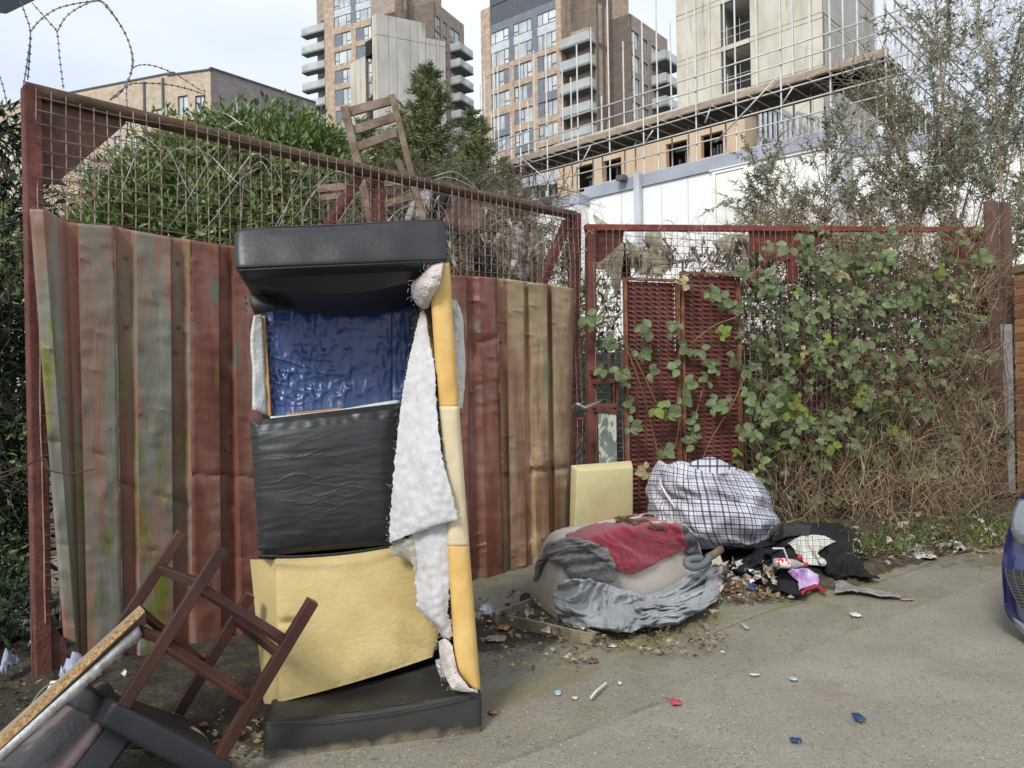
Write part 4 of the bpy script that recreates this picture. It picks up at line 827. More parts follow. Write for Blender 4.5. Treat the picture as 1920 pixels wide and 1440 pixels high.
# ================================================================ UPENDED SOFA
m_leath = mat('black_leatherette', [(0, (.018, .0185, .020)), (1, (.030, .031, .034))], 3, rough=.40, bump=.3, bscale=34, bdist=.004, spec=.45, rvar=.12, spots=[(6, .66, (.050, .048, .044), (1, 1, 1)), (90, .73, (.11, .105, .10), (1, 1, 1))])
m_leathd = mat('dusty_black_leatherette', [(0, (.018, .018, .018)), (1, (.034, .033, .030))], 4, rough=.5, bump=.15, bscale=200, spec=.4, rvar=.08, spots=[(9, .62, (.060, .055, .042), (1, 1, .5))])
m_foam = mat('yellow_foam', [(0, (.50, .385, .16)), (.5, (.60, .475, .22)), (1, (.66, .54, .28))], 2.6, rough=.95, bump=.35, bscale=150, spots=[(2.2, .60, (.47, .37, .17), (1, 1, 1)), (5, .64, (.42, .31, .14), (1, 1, 1)), (26, .69, (.36, .27, .13), (1, 1, .6)), (70, .69, (.30, .23, .11), (1, 1, 1))])
m_foam2 = mat('orange_foam_rail', [(0, (.60, .37, .11)), (.5, (.67, .44, .155)), (1, (.72, .51, .21))], 6, rough=.97, bump=.4, bscale=110, bdist=.006, spots=[(12, .66, (.45, .22, .05), (1, 1, 1))])
m_foam3 = mat('pale_wadded_rail', [(0, (.60, .49, .30)), (1, (.68, .59, .42))], 7, rough=.97, bump=.4, bscale=90, bdist=.006)
m_wad = mat('white_wadding', [(0, (.44, .44, .45)), (.5, (.54, .54, .555)), (1, (.62, .62, .63))], 22, rough=1, bump=.3, bscale=150, bdist=.004, nr=.8)
m_wadp = mat('pinkish_wadding', [(0, (.52, .45, .42)), (1, (.74, .68, .64))], 14, rough=1, bump=.9, bscale=100, bdist=.02)
m_blue = mat('blue_vinyl', [(0, (.014, .038, .135)), (1, (.022, .058, .19))], 5, rough=.32, bump=.2, bscale=40, spec=.6)
m_timber = mat('sofa_timber', (.42, .24, .10), 9, rough=.8, st=(1, 1, .2))
m_lining = mat('white_lining', [(0, (.48, .50, .50)), (1, (.66, .67, .66))], 6, rough=.9, bump=.6, bscale=60)
SF = thing('upended_sofa', 'ripped black sofa stood on end, yellow foam, blue vinyl and white wadding exposed', 'sofa', Vector((-.6, 3.55, 0)))
def dz(px, py): return 3.30 + (px - 495) / 408 * .22 + (1400 - py) / 1000 * .10          # depth of the sofa's outer front plane
def S(px, py, w=0): return P(px, py, dz(px, py) + w)
def sheetp(name, rows, m, parent, nu=8, nv=8, disp=None, solid=.006, smooth=True, sub=0, uvscale=None, rag_=0):
    """rows of (px,py,w) through S"""
    A_ = lattice(rows, nu, nv); out = []; us = []
    for i in range(A_.shape[0]):
        r = []
        for j in range(A_.shape[1]):
            x, y, w = A_[i, j]
            if rag_ and j in (0, 1, A_.shape[1] - 2, A_.shape[1] - 1): x += rag_ * (fn(y * .07, j, 5) + .8 * fn(y * .21, j, 6)) * (1 if j in (0, A_.shape[1] - 1) else .4)
            if rag_ and i in (0, A_.shape[0] - 1): y += rag_ * (fn(x * .09, i, 5) + .8 * fn(x * .25, i, 6))
            d = disp(i / (A_.shape[0] - 1), j / (A_.shape[1] - 1), x, y) if disp else 0
            r.append(S(x, y, w - d)); us.append((j / (A_.shape[1] - 1), i / (A_.shape[0] - 1)))
        out.append(r)
    mb = MB(); mb.grid(out); return obj(name, mb, m, parent, smooth=smooth, solid=solid, sub=sub, uvs=us)
def cushion(name, front, back_w, m, parent, bulge=.03, disp=None, n=26, rnd_c=.04, tuck=0):
    """closed pad: front outline quad [(px,py,w) TL,TR,BR,BL], sides go back to depth back_w"""
    tl, tr, br, bl = [np.array(q, float) for q in front]; mb = MB(); rows = []
    ext = [(-1, 1.0), (-.5, .5), (0, 0.12)]
    def pt(u, v, w_extra):
        q = (tl * (1 - u) + tr * u) * (1 - v) + (bl * (1 - u) + br * u) * v; return q[0], q[1], q[2] + w_extra
    N = n
    for i in range(N + 1):
        row = []
        for j in range(N + 1):
            a = min(max((j - 2) / (N - 4), 0), 1); b = min(max((i - 2) / (N - 4), 0), 1)
            ring_ = max(2 - j, j - (N - 2), 2 - i, i - (N - 2), 0)            # 0 front, 1, 2 sides
            # rounded edge
            ex = min(a, 1 - a) / rnd_c if a < rnd_c or a > 1 - rnd_c else 1; ey = min(b, 1 - b) / rnd_c if b < rnd_c or b > 1 - rnd_c else 1
            bl_ = bulge * (1 - (2 * a - 1) ** 4) * (1 - (2 * b - 1) ** 4)
            x, y, w = pt(a, b, -bl_ + .02 * (1 - min(ex, ey)) )
            if ring_ == 1: w = front[0][2] * (1 - a) + front[1][2] * a + .05 + .02
            if ring_ == 2: w = back_w
            d_ = disp(a, b, x, y) if disp and ring_ == 0 else 0
            row.append(S(x, y, w - d_))
        rows.append(row)
    mb.grid(rows); o = obj(name, mb, m, parent, smooth=True)
    return o
def vecbox(name, fr, back, m, parent, bevel=.02, segs=3, nsub=0):
    pts = [S(*q) for q in fr]; mb = MB(); bk = [S(*q) for q in back]
    mb.add(pts + bk, [(0, 1, 2, 3), (7, 6, 5, 4), (0, 4, 5, 1), (1, 5, 6, 2), (2, 6, 7, 3), (3, 7, 4, 0)]); return obj(name, mb, m, parent, bevel=bevel, segs=segs, smooth=True)
# carcass behind
vecbox('carcass', [(486, 560, .52), (850, 555, .52), (880, 1340, .52), (505, 1385, .52)], [(500, 560, .80), (838, 555, .80), (868, 1335, .80), (520, 1360, .80)], mat('black_lining_cloth', (.02, .02, .022), rough=.9), SF, .01)
# bottom arm: loft with sagging top
def armloft(name, sec_l, sec_r, m, parent, n=40, disp=None, nseg=6):
    """sections are closed loops of (px,py,w) control points; joined left to right"""
    A_ = np.array(sec_l, float); B_ = np.array(sec_r, float); rows = []; us = []
    def closed(Q):
        k = len(Q); out = []
        for i in range(k):
            for q in range(nseg): out.append(cat_rom(Q[(i - 1) % k], Q[i], Q[(i + 1) % k], Q[(i + 2) % k], q / nseg))
        return np.array(out)
    for i in range(n + 1):
        u = i / n; Q = A_ * (1 - u) + B_ * u; Q = closed(Q); e = min(u, 1 - u) / .03
        if e < 1: c = Q.mean(axis=0); Q = c + (Q - c) * (.93 + .07 * math.sqrt(max(e, 0)))
        row = []
        for k, q in enumerate(Q):
            d_ = disp(u, k / len(Q)) if disp else 0; row.append(S(q[0], q[1] + (d_[1] if disp else 0), q[2] + (d_[0] if disp else 0)))
        rows.append(row)
    mb = MB(); mb.grid(rows, wrap=True); k = len(rows[0]); mb.f.append(tuple(range(k - 1, -1, -1))); mb.f.append(tuple(len(mb.v) - k + q for q in range(k)))
    return obj(name, mb, m, parent, smooth=True)
sag = lambda u, k: (.006 * fn(u * 9, k * 9, 2), 3 * fn(u * 5, k * 7))
bl_l = [(496, 1360, .012), (496, 1354, .022), (498, 1350, .034), (505, 1328, .15), (509, 1314, .27), (510, 1311, .33), (516, 1330, .42), (520, 1385, .42), (508, 1402, .25), (496, 1428, .02), (494, 1432, .004), (494, 1426, -.004), (493, 1395, -.004), (494, 1370, .004)]
bl_r = [(903, 1304, .012), (902, 1297, .022), (899, 1292, .034), (882, 1272, .15), (868, 1245, .27), (860, 1230, .33), (862, 1260, .42), (866, 1330, .42), (885, 1352, .25), (901, 1374, .02), (903, 1379, .004), (904, 1373, -.004), (904, 1345, -.004), (904, 1315, .004)]
o = armloft('lower_arm', bl_l, bl_r, m_leathd, SF, disp=lambda u, k: (.004 * fn(u * 9, k * 9, 2) - .012 * math.exp(-((k - .5) / .2) ** 2) , -16 * math.sin(math.pi * min(1, u)) ** 1.0 * (-.62) * (1 if .12 < k < .42 else .55)))
o['label'] = 'lower arm resting on the pavement, mud along its foot'
# mud stain along the foot of the arm: a splash mark with a ragged upper edge
N, K, bs = nodes(m_leathd); tcm = N.new('ShaderNodeTexCoord'); sx = N.new('ShaderNodeSeparateXYZ'); K(tcm.outputs['Object'], sx.inputs[0]); nz1 = N.new('ShaderNodeTexNoise'); nz1.inputs['Scale'].default_value = 14; nz1.inputs['Detail'].default_value = 6
mpz = N.new('ShaderNodeMapping'); mpz.inputs['Scale'].default_value = (1, 1, 1); K(tcm.outputs['Object'], mpz.inputs[0]); K(mpz.outputs[0], nz1.inputs[0])
mz = N.new('ShaderNodeMath'); mz.operation = 'MULTIPLY_ADD'; K(nz1.outputs[0], mz.inputs[0]); mz.inputs[1].default_value = .12; mz.inputs[2].default_value = -.022
sbz = N.new('ShaderNodeMath'); sbz.operation = 'SUBTRACT'; K(mz.outputs[0], sbz.inputs[0]); K(sx.outputs[2], sbz.inputs[1]); mrz = N.new('ShaderNodeMapRange'); mrz.inputs[1].default_value = -.012; mrz.inputs[2].default_value = .03; K(sbz.outputs[0], mrz.inputs[0])
mixm = N.new('ShaderNodeMixRGB'); K(mrz.outputs[0], mixm.inputs[0]); K(bs.inputs['Base Color'].links[0].from_socket, mixm.inputs[1]); mixm.inputs[2].default_value = (.17, .14, .09, 1); K(mixm.outputs[0], bs.inputs['Base Color'])
sheetp('arm_seam', [[(497, 1357, -.014), (600, 1351, -.02), (760, 1329, -.02), (902, 1300, -.010)], [(497, 1360, -.015), (600, 1354, -.021), (760, 1332, -.021), (902, 1303, -.011)]], m_leath, SF, 10, 2, solid=.004)
# top arm
tp_l = [(439, 437, .050), (440, 432, .058), (442, 429, .07), (455, 432, .20), (466, 442, .32), (470, 460, .40), (474, 520, .42), (476, 558, .44), (466, 545, .30), (456, 530, .14), (446, 512, .03), (442, 505, .004), (440, 498, -.004), (438, 470, .02)]
tp_r = [(836, 419, .050), (835, 413, .058), (832, 410, .07), (826, 413, .20), (822, 428, .32), (818, 448, .40), (806, 520, .42), (800, 566, .44), (812, 540, .30), (826, 515, .14), (836, 497, .03), (838, 489, .004), (838, 482, -.004), (838, 452, .02)]
o = armloft('upper_arm', tp_l, tp_r, m_leath, SF, disp=lambda u, k: (.005 * fn(u * 7, k * 8, 4) - .012 * math.sin(math.pi * u) * math.exp(-((k - .92) / .1) ** 2), 1.5 * fn(u * 3, k * 6, 9) + (30 * math.sin(math.pi * u) if .5 < k < .66 else 0)))
sheetp('arm_seam', [[(443, 506, -.006), (560, 500, -.018), (700, 494, -.018), (835, 488, -.004)], [(443, 508.5, -.006), (560, 502.5, -.018), (700, 496.5, -.018), (835, 490.5, -.004)]], m_leath, SF, 10, 2, solid=.005)
sheetp('torn_flap', [[(466, 552, .30), (500, 553, .30), (540, 562, .36), (572, 570, .42)], [(470, 570, .28), (505, 572, .26), (540, 574, .33), (572, 572, .42)], [(478, 589, .30), (510, 584, .27), (545, 578, .34), (574, 574, .43)]],
       m_leathd, SF, 6, 6, disp=lambda u, v, x, y: .01 * fn(x * .05, y * .05), solid=.003)
mb = MB()
for k in range(26):
    a = S(467 + rnd.uniform(-2, 4), 553 + k * 1.35, .30); mb.tube([a, a + Vector((-.012 - rnd.random() * .012, 0, rnd.uniform(-.008, .008))), a + Vector((-.018, .01, rnd.uniform(-.02, 0)))], .0012, 3)
obj('frayed_threads', mb, m_leath, SF)
# blue vinyl with serpentine springs showing through
def springs(u, v, x, y):
    h = .008 * fn(x * .02, y * .03, 1) + .010 * fn(x * .011, y * .012, 5)
    for k, vy in enumerate((.16, .38, .60, .82)):
        ph = v * 2 * math.pi * 8.5 + k * 1.3 + .8 * fn(v * 6, k); sq = math.tanh(1.6 * math.sin(ph))
        yc = vy + .038 * sq + .02 * fn(v * 4, k * 3) ; slope = abs(math.cos(ph)) * 2.4 * (1 - sq * sq); dd = (u - yc) / (.028 * (1 + slope)); am = .45 + .75 * max(0, .5 + fn(v * 5, k * 2.2, 4))
        h += .0075 * math.exp(-dd * dd) * am * (1.15 if v < .5 else .5)
    h += .008 * max(0, ridge(x * .014, y * .045, 8) - .55) * (1 if v < .5 else .25) - .004 * math.exp(-((v - .72) / .006) ** 2)
    return h
sheetp('blue_vinyl_panel', [[(492, 552, .50), (600, 550, .50), (720, 548, .50), (812, 545, .50)], [(498, 655, .49), (600, 645, .49), (720, 635, .49), (812, 628, .49)], [(502, 720, .49), (600, 712, .49), (720, 700, .49), (812, 692, .49)], [(507, 784, .46), (600, 772, .46), (720, 758, .46), (812, 750, .46)]],
       m_blue, SF, 90, 70, disp=springs, solid=0)
vecbox('timber_rail', [(489, 592, .46), (497, 592, .46), (509, 780, .42), (500, 780, .42)], [(489, 592, .51), (497, 592, .51), (509, 780, .49), (500, 780, .49)], m_timber, SF, .003)
vecbox('timber_rail', [(792, 570, .36), (806, 570, .36), (815, 680, .34), (806, 650, .34)], [(792, 570, .46), (806, 570, .46), (815, 680, .46), (806, 650, .46)], m_timber, SF, .003)
vecbox('timber_rail', [(536, 776, .41), (640, 764, .41), (640, 768, .41), (536, 781, .41)], [(536, 776, .45), (640, 764, .45), (640, 768, .45), (536, 781, .45)], m_timber, SF, .002)
sheetp('white_lining_strip', [[(477, 592, .42), (489, 590, .45)], [(472, 620, .40), (492, 620, .44)], [(471, 650, .40), (494, 660, .44)], [(474, 700, .40), (497, 720, .43)], [(474, 768, .38), (500, 779, .42)]], m_lining, SF, 5, 8, disp=lambda u, v, x, y: .01 * fn(x * .06, y * .04), solid=.012)
sheetp('white_lining_strip', [[(506, 782, .37), (560, 778, .38), (640, 768, .38), (735, 752, .40), (750, 753, .42)], [(511, 793, .34), (560, 789, .36), (640, 779, .36), (735, 760, .39), (750, 758, .42)], [(520, 797, .36), (560, 793, .37), (640, 783, .38), (735, 764, .40), (750, 761, .42)]], m_lining, SF, 8, 5, disp=lambda u, v, x, y: .006 * fn(x * .05, y * .08, 2), solid=.01)
sheetp('white_lining_strip', [[(846, 560, .24), (857, 566, .24)], [(850, 600, .24), (868, 606, .24)], [(852, 680, .24), (871, 690, .24)], [(855, 740, .24), (869, 744, .24)], [(858, 765, .24), (866, 766, .24)]], mat('flaking_lining', [(0, (.40, .45, .48)), (.5, (.62, .65, .66)), (1, (.7, .7, .68))], 18, rough=.9, bump=.8, bscale=80), SF, 8, 10, disp=lambda u, v, x, y: .006 * fn(x * .2, y * .1), solid=.02)
# seat cushions
def creases(a, b, x, y):
    h = 0
    for k, (cx, cy, ln, am) in enumerate(((.40, .17, .20, .8), (.33, .29, .26, 1), (.42, .31, .2, .8), (.30, .45, .26, 1), (.5, .48, .24, .9), (.42, .53, .28, 1), (.5, .58, .26, .9), (.38, .63, .26, 1), (.55, .66, .2, .8), (.62, .55, .14, .8), (.6, .40, .1, .7), (.38, .72, .14, .8), (.52, .70, .2, .8), (.48, .75, .16, .7), (.66, .61, .14, .8), (.58, .80, .1, .5))):
        yy = cy + .018 * math.sin(a * 19 + k * 2) + .012 * fn(a * 14, k * 3.1) - (a - cx) * .03 + .01 * fn(a * 30, k); s_ = math.exp(-((b - yy) / .0048) ** 2) * max(0, 1 - ((a - cx) / ln) ** 2); h += s_ * am * .0045 * (.6 + .8 * abs(fn(a * 18, k * 5)))
    h += .004 * fn(a * 5, b * 7, 3)
    h += .0025 * ridge(a * 3, b * 16, 9) * (b > .1)
    if b > .78: h += .010 * fn(a * 7 + b * 4, b * 9, 1) * (b - .78) * 4.5
    if b < .1: h += .008 * fn(a * 14, b * 12, 5)
    if a < .06: h += .005 * fn(b * 40, 3) * (1 - a / .06)
    if a > .93: h += .004 * math.sin(b * 90)
    return h
o = cushion('black_cushion', [(469, 789, .24), (760, 754, .27), (768, 1018, .25), (486, 1043, .22)], .50, m_leath, SF, bulge=.05, disp=creases, n=150)
o['label'] = 'black cushion with a patch of sideways creases'
sheetp('cushion_piping', [[(486, 1041, .19), (560, 1042, .17), (660, 1034, .17), (768, 1016, .22)], [(486, 1046, .20), (560, 1046, .18), (660, 1038, .18), (768, 1020, .23)]], m_leath, SF, 10, 2, disp=lambda u, v, x, y: .006 * fn(x * .06, 1), solid=.006)
def foamd(a, b, x, y): return .004 * fn(a * 4, b * 4, 2) - .028 * math.exp(-(((x - 545) / 16) ** 2 + ((y - 1167) / 7) ** 2)) + .0018 * fn(a * 40, b * 40) + .0015 * max(0, ridge(a * 7, b * 7, 4) - .85) * 4 - .010 * (b > .97) * abs(fn(a * 25, 1)) 
tlq = (516, 1050, .22); 
mb = MB(); N_ = 70; rows = []
def foamedge(v):   # right edge px as it curves under the wadding
    return 834 - 24 * max(0, v - .55) ** 1.2 / .45 ** 1.2
for i in range(N_ + 1):
    v = i / N_; row = []; yl = 1048 + (1317 - 1048) * v; yr_ = 1020 + (1232 - 1020) * v; xr_ = foamedge(v); xl = 517 + (498 - 517) * 0 + 6 * v
    for (x, w_) in ((470 + 26 * v, .50), (469 + 26 * v, .47), (516 + 5 * v, .262)): row.append(S(x, 1049 + (1320 - 1049) * v, w_))
    for j in range(N_ + 1):
        a = j / N_; x = xl + (xr_ - xl) * a; y = yl + (yr_ - yl) * a + 6 * math.sin(math.pi * a) * (v - .3); w = .235 + .02 * a - .006 * (1 - (2 * a - 1) ** 4) * (1 - (2 * v - 1) ** 4)
        row.append(S(x, y, w - foamd(a, v, x, y) + .008 * (abs(2 * a - 1) ** 30)))
    row.append(S(xr_ + 2, yr_, .48)); rows.append(row)
top_ = [S(PX(p)[0], PX(p)[1], .5) for p in rows[0]]; bot = [S(PX(p)[0], PX(p)[1] - 2, .5) for p in rows[-1]]
mb.grid([top_] + rows + [bot]); o = obj('yellow_foam_cushion', mb, m_foam, SF); o.data.shade_smooth()
try: o.data.set_sharp_from_angle(angle=math.radians(40))
except Exception: pass
# side of the seat: foam rolled rail
def railfoam(name, y0, y1, m, seed, extra=0):
    n = 40; rows = []
    for i in range(n + 1):
        y = y0 + (y1 - y0) * i / n; t = (y - 490) / 800; l = 803 + 53 * t + (2 if 700 < y < 1000 else 0); r = 843 + 58 * t - 2 * math.sin(math.pi * t); tip = max(0, (y - 1255) / 40); l += 34 * tip ** 1.3
        if y < 540: l += (540 - y) * .48
        row = []
        for k in range(15):
            a = k / 14; th = math.pi * a; c = math.cos(th); x = (l + r) / 2 - (r - l) / 2 * math.copysign(abs(c) ** .7, c); w = .02 + .07 * (1 - math.sin(th) ** .6) - extra
            row.append(S(x, y + .12 * 0, w - .004 * fn(x * .05, y * .03, seed) - .0022 * fn(x * .3, y * .2, seed)))
        rows.append([S(l + 4, y, .42)] + row + [S(r - 3, y, .42)])
    mb = MB(); mb.grid(rows, wrap=True); k = len(rows[0]); mb.f.append(tuple(range(k - 1, -1, -1))); mb.f.append(tuple(len(mb.v) - k + q for q in range(k))); return obj(name, mb, m, SF, smooth=True)
railfoam('foam_rail', 492, 764, m_foam2, 1); o = railfoam('wadded_rail', 762, 1024, m_foam3, 2, .003); railfoam('foam_rail', 1022, 1293, m_foam2, 3)
# wadding: long hanging piece, lower tail, tufts
def wadd(u, v, x, y): return .003 * ridge(x * .04, y * .010, 7) + .0012 * fn(x * .3, y * .3) + .014 * fn(x * .03, y * .012, 3) + .005 * fn(x * .09, y * .08, 1) + .014 * math.sin(v * 5 + y * .004)
def ragged(rows, amt, seed):  # jitter the outline
    for i, r in enumerate(rows):
        for j in (0, len(r) - 1): r[j] = (r[j][0] + amt * fn(i * 1.7, j, seed), r[j][1] + amt * fn(i * 1.3, j, seed + 3), r[j][2])
    return rows
W1 = [[(788, 586, .22), (793, 580, .2), (799, 590, .2)], [(780, 620, .18), (790, 630, .14), (804, 632, .16)], [(764, 690, .14), (785, 690, .10), (815, 690, .08)], [(752, 760, .12), (785, 762, .07), (818, 758, .04)], [(742, 850, .12), (780, 850, .05), (828, 850, .0)], [(735, 930, .12), (785, 930, .04), (845, 915, -.02)], [(731, 985, .13), (790, 980, .04), (858, 968, -.02)], [(731, 1018, .14), (775, 1000, .08), (856, 974, -.01)]]
sheetp('wadding_sheet', W1, m_wad, SF, 20, 16, disp=wadd, solid=.004, rag_=3.5)
W2 = [[(768, 985, .10), (805, 975, .08), (850, 972, .06)], [(772, 1020, .12), (806, 1020, .08), (846, 1020, .07)], [(779, 1080, .14), (810, 1080, .09), (846, 1082, .07)], [(782, 1130, .14), (812, 1130, .09), (842, 1110, .07)], [(790, 1148, .15), (815, 1160, .10), (840, 1150, .08)], [(812, 1168, .15), (828, 1178, .11), (846, 1172, .09)], [(828, 1192, .15), (838, 1198, .12), (850, 1192, .10)]]
sheetp('wadding_sheet', W2, m_wad, SF, 16, 16, disp=wadd, solid=.005, rag_=6)
sheetp('wadding_sheet', [[(731, 1015, .16), (755, 1010, .14), (782, 1005, .13)], [(738, 1038, .17), (762, 1034, .15), (784, 1050, .14)], [(760, 1048, .18), (772, 1056, .16), (784, 1076, .15)]], mat('thin_wadding', [(0, (.45, .42, .33)), (1, (.68, .66, .58))], 20, rough=1, bump=.8, bscale=100, trans=.3), SF, 10, 10, disp=wadd, solid=.003, rag_=10)
sheetp('wadding_tuft', [[(792, 520, .10), (812, 498, .04), (832, 493, .0)], [(776, 532, .12), (806, 515, -.02), (829, 508, -.03)], [(774, 548, .14), (800, 538, -.02), (824, 530, -.03)], [(782, 566, .16), (796, 562, .04), (812, 548, .0)], [(793, 576, .18), (800, 576, .1), (806, 560, .06)]], m_wadp, SF, 12, 10, disp=lambda u, v, x, y: .018 * fn(x * .06, y * .07, 2) + .006 * fn(x * .2, y * .2), solid=.02)
sheetp('wadding_tuft', [[(824, 1203, .12), (836, 1198, .08), (848, 1212, .06)], [(826, 1225, .10), (838, 1228, .04), (852, 1235, .03)], [(832, 1255, .06), (848, 1258, .0), (858, 1262, -.0)], [(845, 1285, .0), (862, 1285, -.03), (880, 1290, -.04)], [(850, 1292, .0), (875, 1296, -.03), (896, 1297, -.03)]], m_wadp, SF, 12, 10, disp=lambda u, v, x, y: .010 * fn(x * .08, y * .07, 2), solid=.012)
sheetp('plastic_scrap', [[(816, 1238, .12), (832, 1232, .1)], [(820, 1255, .1), (838, 1250, .06)], [(826, 1270, .1), (846, 1268, .06)]], mat('clear_film', (.5, .52, .54), rough=.12, spec=.8, alpha=.55), SF, 8, 8, disp=lambda u, v, x, y: .02 * fn(x * .15, y * .15), solid=.002)
sheetp('torn_liner', [[(764, 590, .30), (778, 570, .28), (790, 560, .28)], [(770, 612, .30), (780, 600, .26), (794, 585, .26)], [(770, 634, .32), (776, 640, .30), (782, 600, .28)]], m_leath, SF, 8, 8, disp=lambda u, v, x, y: .02 * fn(x * .12, y * .12), solid=.003)
A = []; B = []
for rws_ in (W1, W2):
    AA = lattice(rws_, 10, 14)
    for _ in range(350):
        i = rng.integers(0, AA.shape[0]); j = rng.choice([0, AA.shape[1] - 1]) if rng.random() < .6 else rng.integers(0, AA.shape[1]); x, y, w = AA[i, j]
        o_ = S(x + rng.normal(0, 3), y + rng.normal(0, 3), w - .012); A.append(tuple(o_)); B.append(tuple(o_ + Vector(rng.normal(0, .007, 3)) + Vector((0, -.002, 0))))
for (x, y) in [(778, 540), (800, 500), (826, 1210), (850, 1290), (775, 560), (842, 1270)]:
    for _ in range(25): o_ = S(x + rng.normal(0, 7), y + rng.normal(0, 7), .0); A.append(tuple(o_)); B.append(tuple(o_ + Vector(rng.normal(0, .010, 3))))
V, Q = twigmesh(A, B, np.full(len(A), .0008), np.full(len(A), .0005)); fast('wadding_fibres', V, Q, m_wad, SF)['kind'] = 'stuff'
# ================================================================ BAR STOOL ON ITS SIDE
m_mahog = mat('dark_red_stained_wood', [(0, (.022, .008, .006)), (.5, (.040, .014, .010)), (1, (.075, .027, .018))], 5, rough=.38, bump=.12, bscale=60, st=(1, 1, .25), spec=.5, spots=[(40, .70, (.16, .09, .06), (1, 1, .3))])
ST_ = thing('bar_stool', 'overturned dark wood bar stool, its four legs pointing up against the sofa', 'stool', P(300, 1400, 3.15))
q = lambda cx, cy, d: P(cx / 2.88, 940 + cy / 2.88, d)
LEG = {'A': (q(985, 165, 3.50), q(450, 990, 3.32)), 'B': (q(1205, 250, 3.12), q(668, 1100, 2.95)), 'C': (q(1350, 500, 3.62), q(965, 1140, 3.48)), 'D': (q(1690, 535, 3.20), q(1185, 1375, 3.06))}
for k, (a, b) in LEG.items():
    mb = MB(); mb.bar(a, b, .048, .052, up=(.5, -.85, .2)); obj('leg', mb, m_mahog, ST_, bevel=.004)
def on(k, t): a, b = LEG[k]; return a.lerp(b, t)
for a, b, w in ((on('A', .25), on('B', .24), .04), (on('B', .26), on('D', .28), .045), (on('A', .50), on('C', .62), .04), (on('C', .22), on('D', .36), .04), (on('B', .62), on('D', .66), .045), (on('A', .62), on('B', .60), .04)):
    mb = MB(); mb.bar(a, b, .026, w, up=(.5, -.5, -.7)); obj('stretcher', mb, m_mahog, ST_, bevel=.003)
ax = (on('B', 1) - on('B', 0)).normalized()
def slab(name, c4, vec, m, parent, bev=.015): mb = MB(); mb.prism(c4, vec); return obj(name, mb, m, parent, bevel=bev, segs=4, smooth=True)
m_seat = mat('worn_black_vinyl', [(0, (.014, .015, .018)), (1, (.026, .027, .032))], 5, rough=.5, bump=.2, bscale=90, spots=[(50, .72, (.10, .10, .09), (1, 1, 1))])
sB, sD, sC, sA = on('B', 1.0), on('D', 1.0), on('C', 1.0), on('A', 1.0)
u_ = (sD - sB).normalized(); v_ = (sA - sB).normalized()
slab('seat', [sB - u_ * .05 - v_ * .03, sD + u_ * .06 - v_ * .03, sC + u_ * .06 + v_ * .04, sA - u_ * .05 + v_ * .04], ax * .10, m_seat, ST_, .02)
m_back = mat('scuffed_vinyl_back', [(0, (.022, .020, .022)), (.45, (.030, .026, .028)), (.55, (.115, .085, .088)), (1, (.15, .115, .115))], 2.2, rough=.42, bump=.35, bscale=50, dist=.8, spots=[(16, .63, (.02, .02, .022), (2, 1, 1)), (60, .72, (.3, .28, .26), (1, 1, 1))])
p1 = q(560, 975, 3.42); p2 = q(645, 1115, 3.02); p3 = q(330, 1520, 2.75); p4 = q(-60, 1480, 3.05)
nb_ = MB(); rows = []
for i in range(25):
    v = i / 24; l = p1.lerp(p4, v); r = p2.lerp(p3, v); row = []
    for j in range(13):
        a = j / 12; p = l.lerp(r, a); p = p + Vector((.3, -.6, .75)).normalized() * (.035 * (1 - (2 * a - 1) ** 4) * min(1, v * 7) ** .5 + .003 * fn(a * 6, v * 9)); row.append(p)
    rows.append(row)
nb_.grid(rows); obj('backrest', nb_, m_back, ST_, smooth=True, solid=.05)
slab('backrest_edge', [p2 + Vector((.004, -.004, -.0)), p3 + Vector((.004, -.004, 0)), p3 + Vector((.10, .03, -.05)), p2 + Vector((.09, .05, -.05))], (-.02, .03, -.03), m_seat, ST_, .012)
# chipboard panel leaning over the stool
m_chip = mat('chipboard_core', [(0, (.16, .09, .045)), (.5, (.33, .21, .10)), (1, (.50, .35, .19))], 70, rough=.95, bump=.9, bscale=120, bdist=.01, detail=3)
m_lam = mat('tan_laminate', [(0, (.23, .18, .12)), (1, (.32, .26, .18))], 3, rough=.6, bump=.1, st=(1, 1, .4))
CBP = thing('chipboard_panel', 'broken chipboard panel with torn white facing leaning over the overturned stool', 'board', q(0, 1300, 2.9))
a0, a1 = q(755, 560, 3.22), q(-60, 1300, 2.62); b0, b1 = q(785, 600, 3.18), q(-60, 1400, 2.58)
up_ = ((a0 + a1) / 2 - CAM).normalized() + Vector((.1, 0, -.12))
mb = MB(); mb.add([a0, a1, b1, b0] + [p + up_ * .28 for p in (a0, a1, b1, b0)], [(0, 1, 2, 3), (7, 6, 5, 4), (0, 4, 5, 1), (1, 5, 6, 2), (2, 6, 7, 3), (3, 7, 4, 0)]); obj('laminate_board', mb, m_lam, CBP, bevel=.003)
nrm2 = ((a1 - a0).cross(b0 - a0)).normalized(); nrm2 = nrm2 if nrm2.y < 0 else -nrm2
rows = []
for i in range(60):
    v = i / 59; a = a0.lerp(a1, v).lerp(b0.lerp(b1, v), .34); b = a0.lerp(a1, v).lerp(b0.lerp(b1, v), 1.0); rows.append([a.lerp(b, k / 4) + nrm2 * (.003 + .003 * rnd.random()) for k in range(5)])
mb = MB(); mb.grid(rows); obj('broken_core', mb, m_chip, CBP)
rows = []
for i in range(30):
    v = i / 29; a = q(748, 690, 3.16).lerp(q(-60, 1425, 2.57), v) ; w = .012 + .035 * (1 - v) * (.6 + .5 * fn(v * 9, 3)); rows.append([a + Vector((0, 0, .015)), a + Vector((w * .3, -.01, -.0)), a + Vector((w * .5, .01, -w * .9))])
